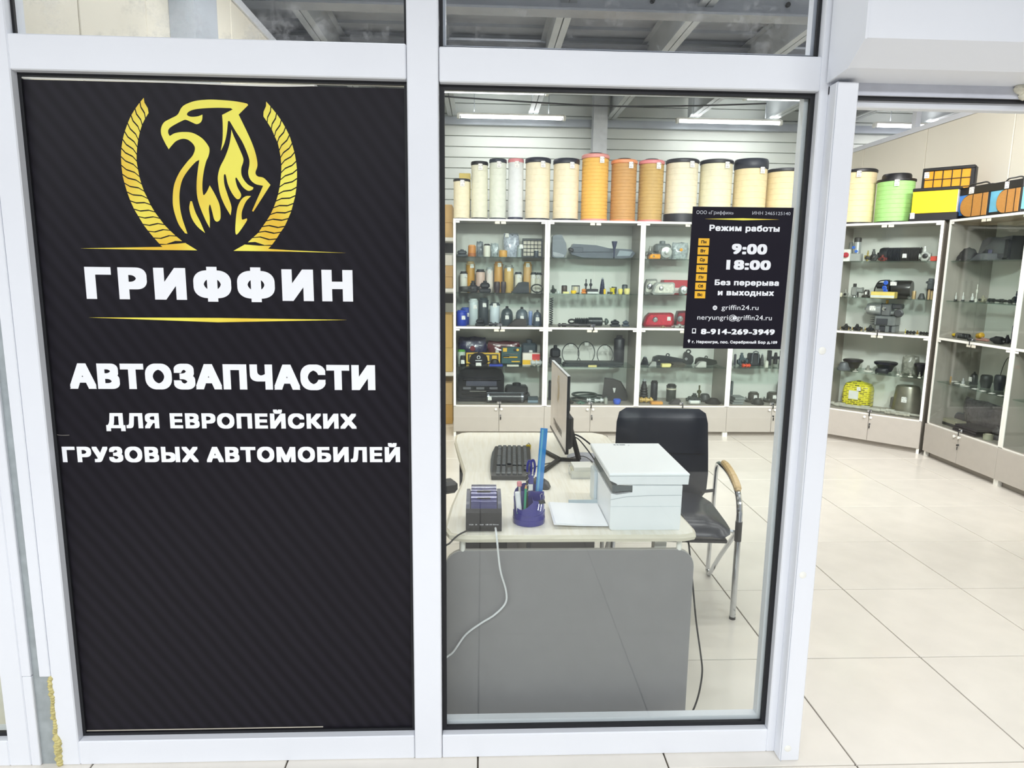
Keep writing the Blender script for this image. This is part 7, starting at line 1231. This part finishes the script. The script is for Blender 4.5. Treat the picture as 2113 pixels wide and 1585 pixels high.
MB().box(-.009, .009, -.006, .006, 0, .088, .003, TR(0, 0, 0, R(-5), R(-6))).build('barrel', mat('#eef0f4', .3), wm); MB().box(-.0092, .0092, -.0064, .0064, .0, .02, .002, TR(0, 0, 0, R(-5), R(-6))).build('grip', mat('#5f9c7e', .4), wm)
pk = thing('pink_eraser_pencil', 'pencil with a pink eraser end in the pen cup', 'pencil', (.130, .145, DZ+.024))
MB().cyl(.004, 0, .10, 6, TR(0, 0, 0, 0, R(-2))).build('shaft', mat('#d9d4c6', .4), pk, 0); MB().box(-.008, .008, -.006, .006, .10, .118, .003, TR(0, 0, 0, 0, R(-2))).build('eraser', mat('#dd8a92', .5), pk)
sc = thing('scissors', 'dark blue handled scissors standing in the pen cup', 'scissors', (.165, .155, DZ+.024))
for s in (-1, 1): MB().tube([(s*.006+.007*math.cos(k*.449), .004*s, .16+.028*math.sin(k*.449)) for k in range(14)], .0042, 6, True).build('handle', mat('#2b2f8a', .25), sc)
MB().prism([(-.006, .0), (.006, 0), (.008, .14), (-.008, .14)], -.001, .001).build('blade', M_CHROME, sc, 0); MB().box(-.009, .009, -.005, .005, .105, .135, .003).build('neck', mat('#2b2f8a', .25), sc)
tw = thing('twist_pen', 'black spiral striped pen behind the correction pen', 'pen', (.152, .140, DZ+.024))
MB().cyl(.0036, 0, .15, 8).build('barrel', M_BLK, tw); MB().tube([(.0042*math.cos(k*.5), .0042*math.sin(k*.5), .07+k*.0016) for k in range(48)], .0008, 4).build('spiral', mat('#d0d0d4', .3), tw)
bc = thing('binder_clip', 'black binder clip gripping the front rim of the pen cup', 'clip', (.198, .112, DZ+.074))
MB().prism([(-.014, 0), (.014, .004), (.010, .014), (-.010, .011)], -.005, .006).build('jaw', M_BLK, bc, 0); MB().tube([(-.008, -.005, .002), (-.012, -.014, -.016), (-.004, -.016, -.018), (0, -.005, .002)], .0009, 4).build('wire_arm', M_CHROME, bc); MB().tube([(0, .0, .01), (-.004, .003, .03), (.002, .004, .035), (.006, .002, .03), (.005, .0, .01)], .0009, 4).build('wire_arm', M_CHROME, bc)
ms = thing('computer_mouse', 'black computer mouse half hidden behind the pen cup', 'mouse', (.232, .53, DZ), R(30))
MB().lathe([(.034, 0), (.036, .008), (.030, .022), (.017, .031), (0, .034)], 20, Matrix.Diagonal((.85, 1.5, 1, 1))).build('shell', mat('#2a2b30', .25), ms); MB().cyl(.006, -.004, .004, 10, TR(0, .026, .027) @ AX).build('wheel', mat('#55585c', .5), ms); MB().box(-.0006, .0006, -.0, .045, .0268, .0276).build('button_seam', M_BLK, ms, 0)
dc = thing('grey_disc', 'flat translucent grey disc lying behind the monitor stand', 'disc', (.468, .945, DZ))
MB().lathe([(.078, 0), (.08, .002), (.078, .0035), (0, .0035)], 32).build('plate', mat('#9a9ba8', .2, var=.03), dc); MB().lathe([(.08, .001), (.081, .0045), (.076, .0045)], 32).build('rim', mat('#b4b5bf', .2), dc)
mb = thing('memo_box', 'clear memo box filled with white note paper', 'memo box', (.415, .672, DZ))
bx = MB().box(-.05, .05, -.05, .05, 0, .003)
for a in ((-.05, -.048, -.05, .05), (.048, .05, -.05, .05), (-.048, .048, -.05, -.048), (-.048, .048, .048, .05)): bx.box(*a, .003, .035)
bx.build('clear_tray', mat('#eef2f2', .08, alpha=.35), mb, 0); MB().box(-.043, .043, -.043, .043, .0035, .030).build('note_block', mat('#f0ecd2', .7), mb, 0); MB().box(-.040, .044, -.041, .043, .0305, .048, .001, TR(0, 0, 0, 0, 0, R(2))).build('loose_notes', M_WHITE, mb, 0)
# ------------------------------------------------------------------ multifunction printer
M_PRN = mat('#eef2f5', .35, var=.01)
pr = thing('multifunction_printer', 'white multifunction printer on the right end of the desk', 'printer', (.42, .068, DZ))
MB().prism([(0, 0.004), (.006, 0), (.232, 0), (.234, .15), (.07, .15), (.07, .128), (.02, .120), (0, .124)], 0, .37).build('body', M_PRN, pr, 0)
MB().box(.02, .234, .004, .366, .149, .158).build('upper_body', M_PRN, pr, 0); MB().box(.066, .07, .003, .36, .128, .15).build('paper_cavity', mat('#4a5254', .4), pr, 0)
MB().prism([(.004, .1275), (.066, .1325), (.066, .150), (.004, .152)], .004, .36).build('output_slot', mat('#525b5e', .4), pr, 0)
MB().prism([(-.006, .170), (.02, .158), (.25, .157), (.252, .184), (-.008, .184)], -.008, .385).build('scanner_bed', M_PRN, pr, 0)
MB().box(-.010, .254, -.009, .386, .1845, .194, .003).build('scanner_lid', mat('#f3f7fa', .3, var=.01), pr, 0)
MB().prism([(-.001, .104), (.05, .114), (.12, .118), (.2345, .119), (.2345, .1176), (.12, .1166), (.05, .1126), (-.001, .1026)], -.0012, 0).build('seam', mat('#b4bcc0', .5), pr, 0); MB().box(.0, .2345, -.001, 0, .0795, .0803).build('seam', mat('#ced6da', .5), pr, 0)
for k, (a, b) in enumerate(((.075, .083), (.086, .094), (.097, .118))): MB().box(a, b, .355, .366, .1941, .1946).build('button', mat('#7d8488', .5), pr, 0)
MB().box(.128, .133, .352, .356, .1941, .1946).build('button', mat('#9aa1a5', .5), pr, 0)
MB().box(-.105, 0, .03, .25, .002, .006).build('paper_tray', M_PRN, pr, 0); MB().box(-.105, 0, .245, .25, .006, .018).build('tray_guide', mat('#c9d6dc', .3), pr, 0); MB().box(-.012, .0, .255, .345, .0, .12, .003).build('front_flap', mat('#d5e0e6', .3), pr, 0)
pp_ = thing('paper_stack', 'white paper stack sticking out of the printer tray', 'paper', (.328, .19, DZ+.0075))
for k in range(3):
    x0 = -.09+.0025*k; vs = []; fs = []; n = 8
    for i in range(n+1):
        t_ = i/n; x = x0+(.18-.004*k)*t_; z = .0019*k+.006*(1-t_)**2
        for y in (-.108+.001*k, .1+.001*k):
            for dz_ in (0, .0018): vs.append((x, y, z+dz_))
    for i in range(n): a = i*4; b = a+4; fs += [(a, b, b+1, a+1), (a+2, a+3, b+3, b+2), (a+1, b+1, b+3, a+3), (a, a+2, b+2, b)]
    fs += [(0, 1, 3, 2), (n*4, n*4+2, n*4+3, n*4+1)]
    MB().add(vs, fs).build('sheets', mat('#f5f7fb', .6, var=.01), pp_, 0)
# ------------------------------------------------------------------ visitor chair
M_LEATH = mat('#242832', .27, var=.1, scale=7); M_ARMW = wood_mat('beech', '#c9a874', '#d9bd8d', (4, 30, 30), .3)
vc = thing('visitor_chair', 'black leather visitor chair with chrome legs and wooden armrests', 'chair', (.88, 1.04, 0), R(-5))
def cushion(x0, x1, d0, d1, fz, name, n=12):                       # padded slab following a side profile
    pass
def pad(w0, w1, prof_, th, name, parent):
    vs = []; fs = []; n = len(prof_); q = 9
    for s in (0, 1):
        for i, (y, z) in enumerate(prof_):
            a = Vector(prof_[max(i-1, 0)]); b = Vector(prof_[min(i+1, n-1)]); t = (b-a).normalized(); nn = Vector((-t.y, t.x)); wd = w0+(w1-w0)*i/(n-1)
            e_ = min(i, n-1-i)/2; rr_ = 1 if e_ >= 1 else (.82 if e_ == 0 else .96)
            for j in range(q):
                u = j/(q-1)*2-1; pf = (1-abs(u)**5)*(.25+.75*min(1, e_+.15)); off = (th*.5*pf)*(1 if s else -1)
                vs.append((u*wd/2*rr_, y+nn.x*off, z+nn.y*off))
    m_ = n*q
    for s in (0, 1):
        for i in range(n-1):
            for j in range(q-1): a = s*m_+i*q+j; fs.append((a, a+1, a+q+1, a+q))
    for i in range(n-1):
        for j in (0, q-1): a = i*q+j; fs.append((a, a+q, m_+a+q, m_+a))
    for j in range(q-1):
        for i in (0, n-1): a = i*q+j; fs.append((a, a+1, m_+a+1, m_+a))
    return MB().add(vs, fs).build(name, M_LEATH, parent, 60)
pad(.45, .47, [(-.34, .415), (-.325, .43), (-.28, .44), (-.2, .442), (-.05, .44), (.08, .435), (.13, .43), (.155, .43)], .095, 'seat', vc)
pad(.48, .44, [(.16, .42), (.165, .46), (.172, .55), (.18, .64), (.19, .72), (.2, .80), (.205, .85), (.205, .872)], .06, 'backrest', vc)
MB().box(-.21, .21, .148, .152, .655, .657).build('back_seam', M_BLK, vc, 0)
for s in (-1, 1):
    x = s*.275; sx = s
    MB().tube([(x, -.245, 0.012), (x, -.245, .5)]+spline([(x, -.243, .5), (x-.0*s, -.225, .55), (x, -.18, .588), (x, -.1, .612), (x, .0, .622), (x, .12, .618)], 5), .0135, 10).build('front_leg', M_CHROME, vc)
    MB().cyl(.0145, 0, .012, 10, TR(x, -.245, 0)).build('foot_cap', M_BLK, vc); MB().cyl(.0155, .37, .46, 10, TR(x, -.245, 0)).build('clamp', M_BLK, vc)
    MB().tube(spline([(x, .12, .618), (x, .165, .60), (x, .185, .53), (x, .2, .3), (x, .222, .06), (x, .225, .02), (x, .2, .0135), (x, .17, .03), (x, .0, .2), (x, -.22, .40)], 5), .011, 8).build('rear_leg', M_CHROME, vc)
    MB().tube(spline([(x, -.205, .585), (x, -.17, .606), (x, -.1, .628), (x, 0, .640), (x, .06, .640)], 5), [.012]*2+[.017]*3+[.0175]*12+[.016]*3+[.012], 10).build('armrest', M_ARMW, vc)
    MB().tube([(x, -.22, .40), (s*.2, -.2, .405)], .009, 6).build('seat_bracket', M_CHROME, vc); MB().tube([(x, .19, .46), (s*.2, .16, .46)], .009, 6).build('back_bracket', M_BLK, vc)
MB().box(-.21, .21, -.32, .15, .385, .402, .004).build('seat_board', M_BLK, vc, 0)
# ------------------------------------------------------------------ office chair, mostly behind the banner
oc = thing('office_chair', 'black office chair whose armrest shows at the left desk edge', 'chair', (-.525, .753, 0), R(25))
pad(.46, .48, [(-.24, .44), (-.22, .46), (-.15, .47), (0, .47), (.15, .47), (.2, .465), (.22, .46), (.235, .45)], .08, 'seat', oc).rotation_euler = (0, 0, R(90))
bk = pad(.46, .42, [(.24, .5), (.245, .55), (.26, .65), (.27, .75), (.28, .85), (.285, .95), (.285, 1.0), (.283, 1.03)], .07, 'backrest', oc); bk.rotation_euler = (0, 0, R(90))
MB().cyl(.025, .09, .42, 12).build('gas_column', M_BLK, oc)
for k in range(5):
    a = k*2*math.pi/5+.3; l = MB().tube([(0, 0, .1), (.15*math.cos(a), .15*math.sin(a), .095), (.27*math.cos(a), .27*math.sin(a), .07)], [.024, .02, .016], 8).build('leg', M_BLK, oc)
    MB().cyl(.024, -.012, .012, 12, TR(.275*math.cos(a), .275*math.sin(a), .025, 0, 0, a) @ AY).build('caster', M_BLK, l)
for s in (-1, 1):
    MB().tube(spline([(.0, s*.22, .42), (.02, s*.27, .43), (.22, s*.285, .47), (.245, s*.285, .55), (.25, s*.285, .655)], 5), .012, 8).build('arm_post', M_BLK, oc)
MB().box(.10, .33, -.32, -.25, .648, .698, .013).build('arm_pad', M_BLK, oc); MB().box(.10, .33, -.005, .065, .648, .698, .013, TR(0, .255, 0)).build('arm_pad', M_BLK, oc)
